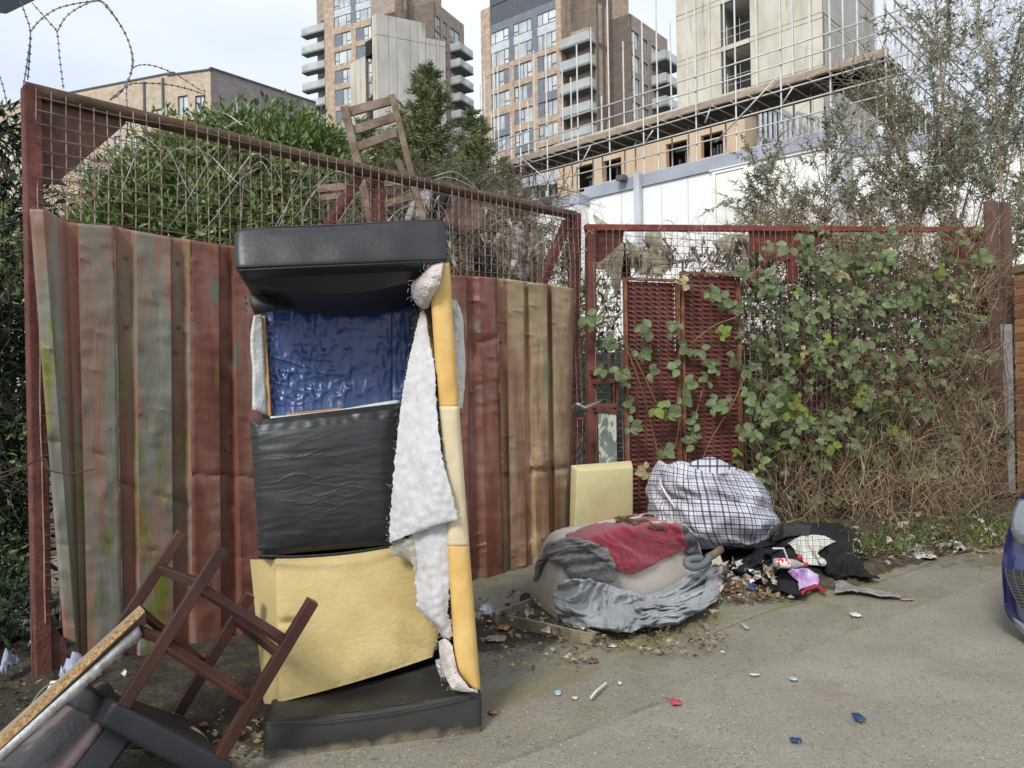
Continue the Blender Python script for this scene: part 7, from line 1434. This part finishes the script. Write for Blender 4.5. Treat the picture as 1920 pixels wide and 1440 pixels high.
p = np.array([tuple(P(rng.uniform(1083, 1160), rng.uniform(510, 1000), rng.uniform(7.9, 8.8))) for _ in range(n_)]); V, Q = leaves(p, rng.normal(0, 1, p.shape), unit(n_), rng.uniform(.06, .11, n_), .5, .4); tree_part(SB, 'foliage', V, Q, m_bramble)
# ---- buddleia
thicket('fine_twigs', 'haze of fine pale twigs threaded through the buddleia over the right gate', [(1430, 1930, 250, 440, 9.4, 11, 1000), (1560, 1930, 60, 300, 9.4, 11, 700), (1740, 1930, -40, 120, 9.4, 11, 350)], mat('pale_fine_twig', [(0, (.22, .19, .14)), (1, (.38, .34, .27))], 3, bump=0, island=.3), .0028, up=.35, L_=(.25, .7))
BU = thing('buddleia', 'tall straggly buddleia with dead flower spikes over the right gate, against the sky', 'shrub', Vector((P(1800, 800, 10.2).x, 10.2, 0)))
lp, ld, ls = [], [], []; tA, tB, tr_ = [], [], []; sp_p, sp_d, sp_s = [], [], []
def bran(o, d, L_, lvl):
    n = 8; pts = curvy(o, d, L_, n, .10 if lvl else .06, .03 if lvl else .0)
    r0 = {0: .018, 1: .008, 2: .004}[lvl]
    for i in range(n): tA.append(tuple(pts[i])); tB.append(tuple(pts[i + 1])); tr_.append(r0 * (1 - .09 * i))
    if lvl < 2:
        for k in range({0: 9, 1: 5}[lvl]):
            i = rng.integers(2, n); dd = (pts[i] - pts[i - 1]).normalized() + Vector(rng.normal(0, .45, 3)) * 1.0; bran(pts[i], dd + Vector((0, 0, .25)), L_ * rng.uniform(.28, .5), lvl + 1)
    if lvl >= 1:
        for i in range(1, n + 1):
            if pts[i].z < 2.0: continue
            for q in range(3):
                lp.append(tuple(pts[i])); t = (pts[i] - pts[i - 1]).normalized(); ld.append(tuple(t * .5 + Vector(rng.normal(0, .7, 3)) + Vector((0, 0, -.25)))); ls.append(rng.uniform(.04, .10))
        if rng.random() < .55:
            e = pts[-1]; t = (pts[-1] - pts[-2]).normalized(); m_ = 26; L2 = rng.uniform(.12, .26)
            for q in range(m_):
                f_ = q / m_; sp_p.append(tuple(e + t * L2 * f_ + Vector((0, 0, -.05 * f_ * f_)))); sp_d.append(tuple(Vector(rng.normal(0, 1, 3)) + t * .6)); sp_s.append(.030 * (1 - f_ * .6))
            tA.append(tuple(e)); tB.append(tuple(e + t * L2)); tr_.append(.003)
stems_ = [(1480, 560, 1460, 330), (1520, 560, 1500, 300), (1560, 560, 1560, 240), (1600, 560, 1600, 330), (1640, 560, 1640, 230), (1680, 560, 1650, 130), (1720, 560, 1740, 200), (1760, 560, 1790, 60), (1800, 560, 1850, 60), (1840, 560, 1880, -60), (1880, 560, 1930, 60), (1700, 560, 1710, 60), (1780, 560, 1700, 180), (1820, 560, 1760, -40), (1860, 560, 1830, 160), (1900, 560, 1900, 240), (1560, 600, 1440, 400), (1620, 560, 1540, 360), (1740, 560, 1690, 330), (1860, 560, 1900, 380), (1800, 580, 1800, 330), (1680, 580, 1600, 400)]
for (x0, y0, x1, y1) in stems_:
    d = rng.uniform(9.7, 10.8); o = P(x0, y0, d); o2 = Vector((o.x, o.y, 0)); tA.append(tuple(o2)); tB.append(tuple(o)); tr_.append(.02); e = P(x1, y1, d); bran(o, e - o, (e - o).length, 0)
V, Q = twigmesh(tA, tB, np.array(tr_), np.array(tr_) * .85); tree_part(BU, 'branch', V, Q, m_straw)
V, Q = leaves(np.array(lp), np.array(ld), unit(len(lp)), np.array(ls), .26, .5); tree_part(BU, 'crown', V, Q, m_budd)
V, Q = leaves(np.array(sp_p), np.array(sp_d), unit(len(sp_p)), np.array(sp_s), .6, .3); tree_part(BU, 'flower_spikes', V, Q, mat('dead_flower_brown', [(0, (.05, .035, .025)), (1, (.12, .085, .06))], 6, bump=0, island=.3))
# ---- grass tufts, weeds at the foot of the brambles and on the bank
gA = []; gd = []; gs = []
for (x0, x1, y0, y1, n) in ((1700, 1880, 965, 1030, 700), (1540, 1720, 985, 1045, 420), (1610, 1700, 1010, 1040, 200), (1440, 1560, 960, 990, 150), (1830, 1960, 960, 1030, 300)):
    for _ in range(n // 2): gA.append(tuple(G(rng.uniform(x0, x1), rng.uniform(y0, y1), .10))); gd.append((rng.normal(0, .5), rng.normal(0, .5), 1)); gs.append(rng.uniform(.05, .15))
V, Q = leaves(np.array(gA), np.array(gd), unit(len(gA)), np.array(gs), .10, .2); tag(fast('grass', V, Q, mat('weedy_grass', [(0, (.05, .09, .02)), (1, (.12, .17, .045))], 4, rough=.8, bump=0, island=.4)), 'rough green grass and weeds along the foot of the right gate', 'grass', kind='stuff')
thicket('fallen_stalks', 'pale fallen stalks lying over the soil bank under the brambles', [(1380, 1900, 960, 1035, 6.6, 7.6, 0)] + [(1460, 1890, 1000, 1040, 7.0, 7.8, 160)], m_straw, .0045, up=0, L_=(.15, .5))
# leaf litter bits and grit
lp = []; 
for (x0, x1, y0, y1, n) in ((1180, 1400, 1085, 1130, 300), (1350, 1480, 1085, 1125, 420), (1560, 1900, 1000, 1062, 1100), (900, 1120, 1150, 1250, 260), (1100, 1360, 1120, 1220, 420), (200, 520, 1300, 1430, 260), (0, 250, 1180, 1330, 380), (1380, 1700, 960, 1060, 500), (500, 850, 1200, 1290, 120)):
    for _ in range(n): lp.append(tuple(G(rng.uniform(x0, x1), rng.uniform(y0, y1), .045)))
lp = np.array(lp); lp[:, 2] = rng.uniform(.028, .06, len(lp)); lp[:, 2] += np.where((lp[:, 1] > 6) & (lp[:, 0] > 1.5), .08, 0); d = rng.normal(0, 1, lp.shape); d[:, 2] *= .25; nn = np.tile([[0, 0, 1.]], (len(lp), 1)) + rng.normal(0, .3, lp.shape)
V, Q = leaves(lp, d, nn, rng.uniform(.015, .055, len(lp)), .6, .5); tag(fast('leaf_litter', V, Q, mat('litter_mix', [(0, (.08, .045, .025)), (.4, (.17, .11, .06)), (.7, (.28, .22, .13)), (1, (.42, .38, .28))], 9, rough=.9, bump=0, island=.5)), 'dead leaves and crumbs littering the pavement edge and soil', 'leaf litter', kind='stuff')
gp_ = []
while len(gp_) < 5200:
    x, y = rng.uniform(560, 1960), rng.uniform(1080, 1440); q_ = G(x, y, .026)
    if fn(q_.x * 1.3, q_.y * 1.3, 3) + rng.uniform(-.5, .5) > .1 : gp_.append(tuple(q_))
gp_ = np.array(gp_); d = rng.normal(0, 1, gp_.shape); d[:, 2] = .1; V, Q = leaves(gp_, d, np.tile([[0, 0, 1.]], (len(gp_), 1)), rng.uniform(.004, .011, len(gp_)), .9, 1.2); tag(fast('grit', V, Q, mat('pale_grit', [(0, (.14, .13, .10)), (1, (.42, .40, .34))], 30, bump=0, island=.5)), 'pale grit and small stones scattered over the asphalt', 'grit', kind='stuff')
# ================================================================ RAZOR WIRE
m_raz = mat('razor_wire', (.16, .16, .16), 20, rough=.5, metal=.5, bump=0); m_razl = mat('pale_razor_wire', (.40, .40, .38), 20, rough=.4, metal=.5, bump=0)
def razor(parent, pts, m, r=.0035, step=.045, barb=.016, n=8):
    S_ = [Vector(p) for p in spline([tuple(P(*a)) for a in pts], n)]; mb = MB(); mb.tube(S_, r, 4); acc = 0
    for i in range(len(S_) - 1):
        seg = (S_[i + 1] - S_[i]); L_ = seg.length; t = seg.normalized() if L_ > 1e-6 else Vector((0, 0, 1)); pos = step - acc
        while pos < L_:
            c = S_[i] + t * pos; u = t.orthogonal().normalized(); w = t.cross(u); n0 = len(mb.v)
            mb.add([c - t * barb * .5 , c + u * barb * .55, c + t * barb * .5, c - u * barb * .55], [(0, 1, 2, 3)]); mb.add([c - t * barb * .4, c + w * barb * .55, c + t * barb * .4, c - w * barb * .55], [(0, 1, 2, 3)]); pos += step
        acc = (acc + L_) % step
    return obj('strand', mb, m, parent)
R1_ = thing('razor_wire', 'large springing loops of razor wire above the left end of the gate, against the sky', 'razor wire', P(130, 165, 4.3))
for pts in ([(30, -20, 4.2), (45, 20, 4.2), (57, 60, 4.2), (52, 110, 4.2), (44, 160, 4.2)], [(60, 5, 4.25), (95, 45, 4.25), (107, 62, 4.3), (112, 110, 4.3), (119, 166, 4.3)], [(57, 60, 4.2), (75, 38, 4.25), (110, 15, 4.3), (165, 3, 4.4), (190, 2, 4.4)], [(107, 60, 4.3), (125, 30, 4.3), (160, 8, 4.35), (190, 2, 4.4), (215, 30, 4.45), (238, 70, 4.5), (248, 110, 4.5), (243, 145, 4.5), (225, 175, 4.5), (205, 188, 4.5)], [(57, 60, 4.2), (56, 100, 4.2), (52, 150, 4.25)],
            [(190, 3, 4.42), (218, 36, 4.45), (240, 75, 4.5), (250, 118, 4.5), (238, 160, 4.5), (238, 195, 4.5)], [(245, 130, 4.5), (262, 122, 4.6), (290, 124, 4.7), (330, 140, 4.8), (380, 172, 4.85)], [(205, 188, 4.5), (240, 160, 4.5), (270, 156, 4.6), (310, 158, 4.7), (350, 166, 4.8), (380, 176, 4.85)], [(378, 160, 4.85), (384, 175, 4.85), (380, 200, 4.9), (366, 222, 4.9)], [(-10, 120, 4.3), (5, 160, 4.3), (14, 200, 4.3)], [(44, 160, 4.2), (40, 190, 4.2), (40, 220, 4.2)], [(238, 195, 4.5), (240, 220, 4.6), (232, 290, 4.7), (210, 315, 4.8), (170, 322, 4.8), (130, 315, 4.8)]):
    razor(R1_, pts, m_raz, .003, .04, .017)
R2_ = thing('razor_wire', 'tangled pale razor wire hanging behind the mesh of the left gate', 'razor wire', P(450, 300, 5.6))
rs = random.Random(5)
for k in range(36):
    x = 250 + k * 23 + rs.uniform(-25, 25); yb = 240 + (x - 290) * .24; d = 5.2 + (x - 300) * .0032 + rs.uniform(.1, .6); w = rs.uniform(40, 130) * (1 if rs.random() < .7 else -1); h = rs.uniform(80, 190)
    razor(R2_, [(x, yb + rs.uniform(-6, 30), d), (x - w * .3, yb + h * .3, d + .1), (x - w * .7, yb + h * .75, d + .1), (x - w, yb + h, d + .15)] if k % 3 else [(x, yb + 40, d), (x + w * .4, yb + 10, d), (x + w * .9, yb + 50, d + .1), (x + w, yb + 120, d + .1)], m_razl, .0028, .05, .013, 6)
for pts in ([(330, 218, 5.0), (372, 205, 5.0), (420, 212, 5.1), (455, 235, 5.1)], [(420, 240, 5.1), (445, 228, 5.1), (465, 232, 5.15), (478, 250, 5.2)], [(815, 330, 6.3), (850, 322, 6.3), (880, 340, 6.4), (905, 365, 6.5)], [(800, 345, 6.3), (840, 332, 6.3), (890, 352, 6.4)], [(505, 300, 5.3), (560, 285, 5.4), (610, 310, 5.5), (615, 345, 5.5)]): razor(R2_, pts, m_razl, .0028, .03, .013)
R3_ = thing('razor_wire', 'short wire loops curling over the top rail of the right gate', 'razor wire', P(1240, 425, 7.6))
for pts in ([(1100, 470, 7.3), (1094, 455, 7.3), (1104, 432, 7.3), (1112, 440, 7.3)], [(1235, 430, 7.6), (1245, 414, 7.6), (1260, 416, 7.65), (1266, 430, 7.7)], [(1305, 425, 7.7), (1312, 415, 7.7), (1318, 436, 7.7)], [(1130, 450, 7.6), (1150, 500, 7.7), (1135, 560, 7.7), (1110, 590, 7.7)], [(1385, 440, 8), (1400, 480, 8), (1410, 530, 8)], [(1110, 540, 7.6), (1140, 560, 7.7), (1155, 600, 7.7)]): razor(R3_, pts, m_razl, .003, .05, .014)
# wire ends on the left: loose twisted wire across sheet edge
mb = MB(); mb.tube(spline([tuple(P(*a)) for a in ((-20, 895, 3.9), (40, 875, 3.9), (75, 862, 3.92), (90, 880, 3.9), (130, 888, 3.88), (175, 880, 3.85))], 6).tolist(), .004, 5); mb.tube(spline([tuple(P(*a)) for a in ((-20, 905, 3.9), (40, 880, 3.9), (78, 858, 3.92), (95, 885, 3.9))], 6).tolist(), .004, 5)
tag(obj('twisted_wire', mb, mat('dark_rust_wire', (.06, .035, .025), bump=0)), 'rusty twisted wire tied round the hinge post, end sticking out', 'wire')
# ================================================================ WEATHERED CHAIR AND RAGS BEHIND THE GATE
m_ww = mat('weathered_chair_wood', [(0, (.12, .080, .060)), (.5, (.20, .145, .11)), (1, (.30, .24, .19))], 8, rough=.85, bump=.5, bscale=50, spots=[(7, .60, (.20, .20, .12), (1, 1, 1)), (16, .66, (.07, .06, .04), (1, 1, 1))])
WC = thing('wooden_chair', 'weathered slat backed wooden chair wedged upright in the razor wire behind the gate', 'chair', P(720, 420, 6.3))
def pbar(a, b, w, h, name, d0=6.2, d1=None, parent=WC, m=None): mb = MB(); mb.bar(P(*a, d0), P(*b, d1 or d0), w, h, up=(0, 1, 0)); return obj(name, mb, m or m_ww, parent, bevel=.003)
pbar((646, 200), (700, 430), .062, .05, 'back_post', 6.2, 6.3); pbar((735, 178), (800, 440), .05, .05, 'back_post', 6.3, 6.4); pbar((745, 300), (768, 345), .05, .04, 'leg', 6.36, 6.4)
for (a, b) in (((650, 209), (733, 187)), ((657, 244), (740, 218)), ((664, 276), (744, 247))): mb = MB(); mb.prism([P(a[0], a[1] - 8, 6.22), P(b[0], b[1] - 8, 6.3), P(b[0], b[1] + 9, 6.3), P(a[0], a[1] + 10, 6.22)], (0, .03, 0)); obj('slat', mb, m_ww, WC, bevel=.003)
pbar((595, 355), (760, 340), .06, .03, 'seat_rail', 6.35, 6.3); pbar((600, 372), (650, 366), .05, .03, 'seat_slat', 6.5, 6.5); pbar((716, 385), (775, 368), .06, .03, 'seat_slat', 6.35, 6.35); pbar((705, 335), (740, 330), .09, .03, 'seat_rail', 6.4, 6.4); pbar((680, 350), (702, 425), .05, .05, 'leg', 6.5, 6.5); pbar((775, 345), (796, 418), .05, .04, 'leg', 6.35, 6.35)
def rag(rows, m, label, cat='rag', fold=.05, fs=5, seed=0, name='rag', group=None):
    A_ = lattice(rows, 10, 10); A_[:, 0, 0] += 5 * np.array([fn(i * .9, seed) for i in range(A_.shape[0])]); A_[:, -1, 0] += 5 * np.array([fn(i * .9, seed + 4) for i in range(A_.shape[0])]); A_[-1, :, 1] += 14 * np.array([fn(i * .8, seed + 2) for i in range(A_.shape[1])]); out = [[P(x, y, d + 1.6 * fold * (ridge(x * .01 * fs, y * .01, seed) * .8 + .5 * fn(x * .03, y * .03, seed + 2))) for x, y, d in r] for r in A_]; mb = MB(); mb.grid(out); tag(obj(name, mb, m, smooth=True, solid=.002), label, cat, group)
m_rb = mat('brown_rag', [(0, (.085, .055, .045)), (1, (.17, .12, .10))], 5, rough=.9, bump=.4); m_rt = mat('olive_tarpaulin', [(0, (.16, .15, .10)), (.5, (.30, .285, .21)), (1, (.46, .45, .36))], 7, rough=.7, bump=.4, bscale=30); m_rd = mat('dark_rag', (.02, .022, .024), 5, rough=.8, bump=.4); m_rg = mat('grey_lilac_rag', [(0, (.20, .18, .18)), (1, (.38, .35, .36))], 5, bump=.4)
rag([[(850, 350, 7.1), (880, 358, 7.1), (895, 372, 7.1)], [(838, 380, 7.1), (870, 385, 7.1), (905, 395, 7.1)], [(835, 410, 7.1), (868, 420, 7.1), (902, 425, 7.1)], [(845, 430, 7.1), (868, 438, 7.1), (885, 432, 7.1)]], m_rb, 'brown coat hanging from the gate rail above the sofa end', 'coat', fs=7)
rag([[(812, 362, 7.3), (838, 356, 7.3), (852, 360, 7.3)], [(806, 400, 7.3), (830, 400, 7.3), (850, 402, 7.3)], [(808, 432, 7.3), (830, 432, 7.3), (850, 430, 7.3)]], m_rd, 'black cloth hanging beside the brown coat behind the gate')
rag([[(776, 372, 7.2), (800, 352, 7.2), (812, 355, 7.2)], [(765, 392, 7.2), (788, 380, 7.2), (806, 372, 7.2)], [(758, 412, 7.2), (775, 412, 7.2), (790, 400, 7.2)]], m_rg, 'pale grey lilac rag between the wooden chair and the black cloth')
rag([[(955, 430, 7.9), (970, 420, 7.9), (982, 422, 7.9)], [(948, 455, 7.9), (970, 455, 7.9), (988, 460, 7.9)], [(960, 480, 7.9), (975, 485, 7.9), (992, 490, 7.9)], [(965, 520, 7.9), (978, 525, 7.9), (990, 525, 7.9)]], m_rg, 'grey rag hanging behind the mesh left of the last gate brace')
rag([[(985, 455, 8), (1000, 430, 8), (1012, 452, 8)], [(986, 490, 8), (1003, 480, 8), (1018, 480, 8)], [(990, 530, 8), (1005, 530, 8), (1020, 525, 8)]], m_rt, 'olive and blue rag beside the last gate brace')
rag([[(892, 440, 7.8), (905, 432, 7.8), (915, 445, 7.8)], [(888, 480, 7.8), (905, 485, 7.8), (925, 480, 7.8)], [(892, 520, 7.8), (910, 522, 7.8), (935, 520, 7.8)]], m_rd, 'dark green black sack behind the mesh near the sofa')
rag([[(1112, 402, 7.7), (1122, 408, 7.7), (1135, 418, 7.65)], [(1115, 415, 7.6), (1130, 418, 7.55), (1150, 424, 7.55)], [(1120, 422, 7.5), (1140, 426, 7.5), (1155, 428, 7.5)]], m_rt, 'curled olive tarpaulin scrap perched on the left end of the right gate rail', 'tarpaulin', fold=.03)
rag([[(1112, 500, 8.2), (1135, 470, 8.2), (1165, 450, 8.2)], [(1120, 505, 8.2), (1145, 490, 8.2), (1170, 470, 8.2)], [(1142, 505, 8.2), (1150, 540, 8.2), (1158, 570, 8.2)]], m_rt, 'torn olive tarpaulin strip in the left corner of the right gate', 'tarpaulin')
rag([[(1172, 445, 8.2), (1190, 460, 8.2), (1220, 470, 8.2), (1262, 478, 8.2)], [(1176, 470, 8.2), (1200, 488, 8.2), (1235, 490, 8.2), (1268, 482, 8.2)], [(1180, 500, 8.2), (1205, 515, 8.2), (1235, 520, 8.2), (1262, 500, 8.2)]], m_rt, 'folded olive tarpaulin sagging above the left slotted panel', 'tarpaulin', fold=.12)
rag([[(1212, 435, 8.3), (1225, 432, 8.3), (1240, 436, 8.3)], [(1208, 452, 8.3), (1226, 455, 8.3), (1244, 458, 8.3)], [(1215, 475, 8.3), (1240, 480, 8.3), (1268, 470, 8.3)]], m_rt, 'grey olive tarpaulin end hooked on the rail above the slotted panels', 'tarpaulin', fold=.08)
rag([[(1150, 452, 8.4), (1162, 448, 8.4), (1172, 456, 8.4)], [(1148, 490, 8.4), (1164, 490, 8.4), (1180, 490, 8.4)], [(1160, 522, 8.4), (1172, 524, 8.4), (1184, 520, 8.4)]], m_rd, 'black cloth knot in the left corner of the right gate')
rag([[(1335, 455, 8.3), (1365, 440, 8.3), (1400, 440, 8.3), (1425, 452, 8.3)], [(1345, 462, 8.3), (1372, 462, 8.3), (1405, 460, 8.3), (1430, 480, 8.3)], [(1375, 470, 8.3), (1390, 480, 8.3), (1420, 490, 8.3), (1440, 500, 8.3)]], m_rt, 'torn tarpaulin flap right of the slotted panels below the rail', 'tarpaulin', fold=.10)
rag([[(1405, 445, 8.5), (1425, 445, 8.5), (1445, 462, 8.5)], [(1400, 475, 8.5), (1425, 475, 8.5), (1450, 490, 8.5)], [(1410, 505, 8.5), (1425, 505, 8.5), (1440, 505, 8.5)]], m_rd, 'black sheeting behind the red brace of the right gate')
mb = MB(); mb.prism([P(x, y, 8.1) for x, y in ((1225, 492), (1305, 484), (1306, 489), (1226, 497))], (0, .06, 0)); tag(obj('grey_board', mb, mat('grey_weathered_board', (.22, .20, .18), 8, bump=.3)), 'narrow grey board lying across the tarpaulin above the slotted panels', 'board')
# ---- rubbish in the yard at far left and dark skip behind the gates
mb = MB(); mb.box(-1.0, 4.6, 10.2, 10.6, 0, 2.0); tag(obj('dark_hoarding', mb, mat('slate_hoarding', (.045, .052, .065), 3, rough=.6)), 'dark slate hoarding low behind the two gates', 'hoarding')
for k in range(22):
    x, y = rs.uniform(-30, 150), rs.uniform(1130, 1290); scrap(x, y, rs.uniform(24, 60), rs.uniform(14, 34), [mw, mblk, mfilm, mbf, m_rd, mcard][k % 6], 'crumpled rubbish dumped on the bank at the far left beside the hinge post', 'rubbish', 60 + k, .14, .06, 'dumped_rubbish', 'rubbish on the bank at the far left')


# shredded strips of cloth and film caught in the mesh above both gates
mb = MB(); rs = random.Random(11)
def shred(x, y, d, L_, w):
    n = 9; a = rs.uniform(-.6, .6); rows = []; px_, py_ = x, y
    for i in range(n + 1):
        t = i / n; ww = w * (1 - .6 * t) * (.6 + .7 * abs(fn(t * 4, x))); px_ += L_ / n * (a + .9 * fn(t * 3, x * .1)); py_ += L_ / n * .9; dd = d + .08 * fn(t * 3, y * .1, 3); tw = 2.5 * fn(t * 1.7, x * .3)
        rows.append([P(px_ - ww * math.cos(tw), py_, dd - .006 * ww * math.sin(tw)), P(px_, py_ + 1, dd + .02), P(px_ + ww * math.cos(tw), py_, dd + .006 * ww * math.sin(tw))])
    mb.grid(rows)
for k in range(70): x = rs.uniform(780, 1070); shred(x, 350 + (x - 780) * .22 + rs.uniform(0, 90), 7.0 + (x - 780) * .004, rs.uniform(20, 70), rs.uniform(2, 7))
for k in range(75): x = rs.uniform(1125, 1450); shred(x, rs.uniform(436, 490), rs.uniform(7.9, 8.6), rs.uniform(14, 50), rs.uniform(2, 7))
o = obj('shredded_strips', mb, mat('shredded_cloth', [(0, (.05, .05, .045)), (.4, (.17, .15, .12)), (.6, (.33, .31, .25)), (1, (.52, .51, .46))], 6, rough=.85, bump=.4, island=.3), smooth=True, solid=.0015); tag(o, 'shredded cloth and plastic strips caught behind the mesh of both gates', 'rags', kind='stuff')
thicket('dry_creeper', 'dry creeper and wire scraps tangled behind the top of both gates', [(1120, 1450, 432, 530, 7.9, 8.9, 260), (820, 1075, 380, 530, 7.2, 8.2, 260)], m_straw, .003, up=.1, L_=(.15, .5))
# small rubbish bits
pp = []
for (x0, x1, y0, y1, n) in ((1345, 1460, 1080, 1118, 110), (885, 1000, 1118, 1172, 70), (1600, 1860, 985, 1045, 130), (0, 240, 1150, 1320, 90), (1000, 1120, 1140, 1190, 30)):
    for _ in range(int(n * .55)): q_ = G(rng.uniform(x0, x1), rng.uniform(y0, y1), .05); pp.append((q_.x, q_.y, rng.uniform(.04, .09) + (.08 if x0 > 1300 else 0)))
pp = np.array(pp); d = rng.normal(0, 1, pp.shape); V, Q = leaves(pp, d, np.tile([[0, 0, 1.]], (len(pp), 1)) + rng.normal(0, .6, pp.shape), rng.uniform(.02, .09, len(pp)), .8, .9)
tag(fast('rubbish_bits', V, Q, mat('mixed_rubbish', [(0, (.03, .03, .035)), (.25, (.25, .13, .06)), (.45, (.30, .28, .25)), (.6, (.52, .51, .48)), (.8, (.30, .22, .14)), (1, (.08, .12, .25))], 14, rough=.6, bump=0, island=.5)), 'small mixed rubbish bits strewn along the foot of the gates', 'litter', kind='stuff')
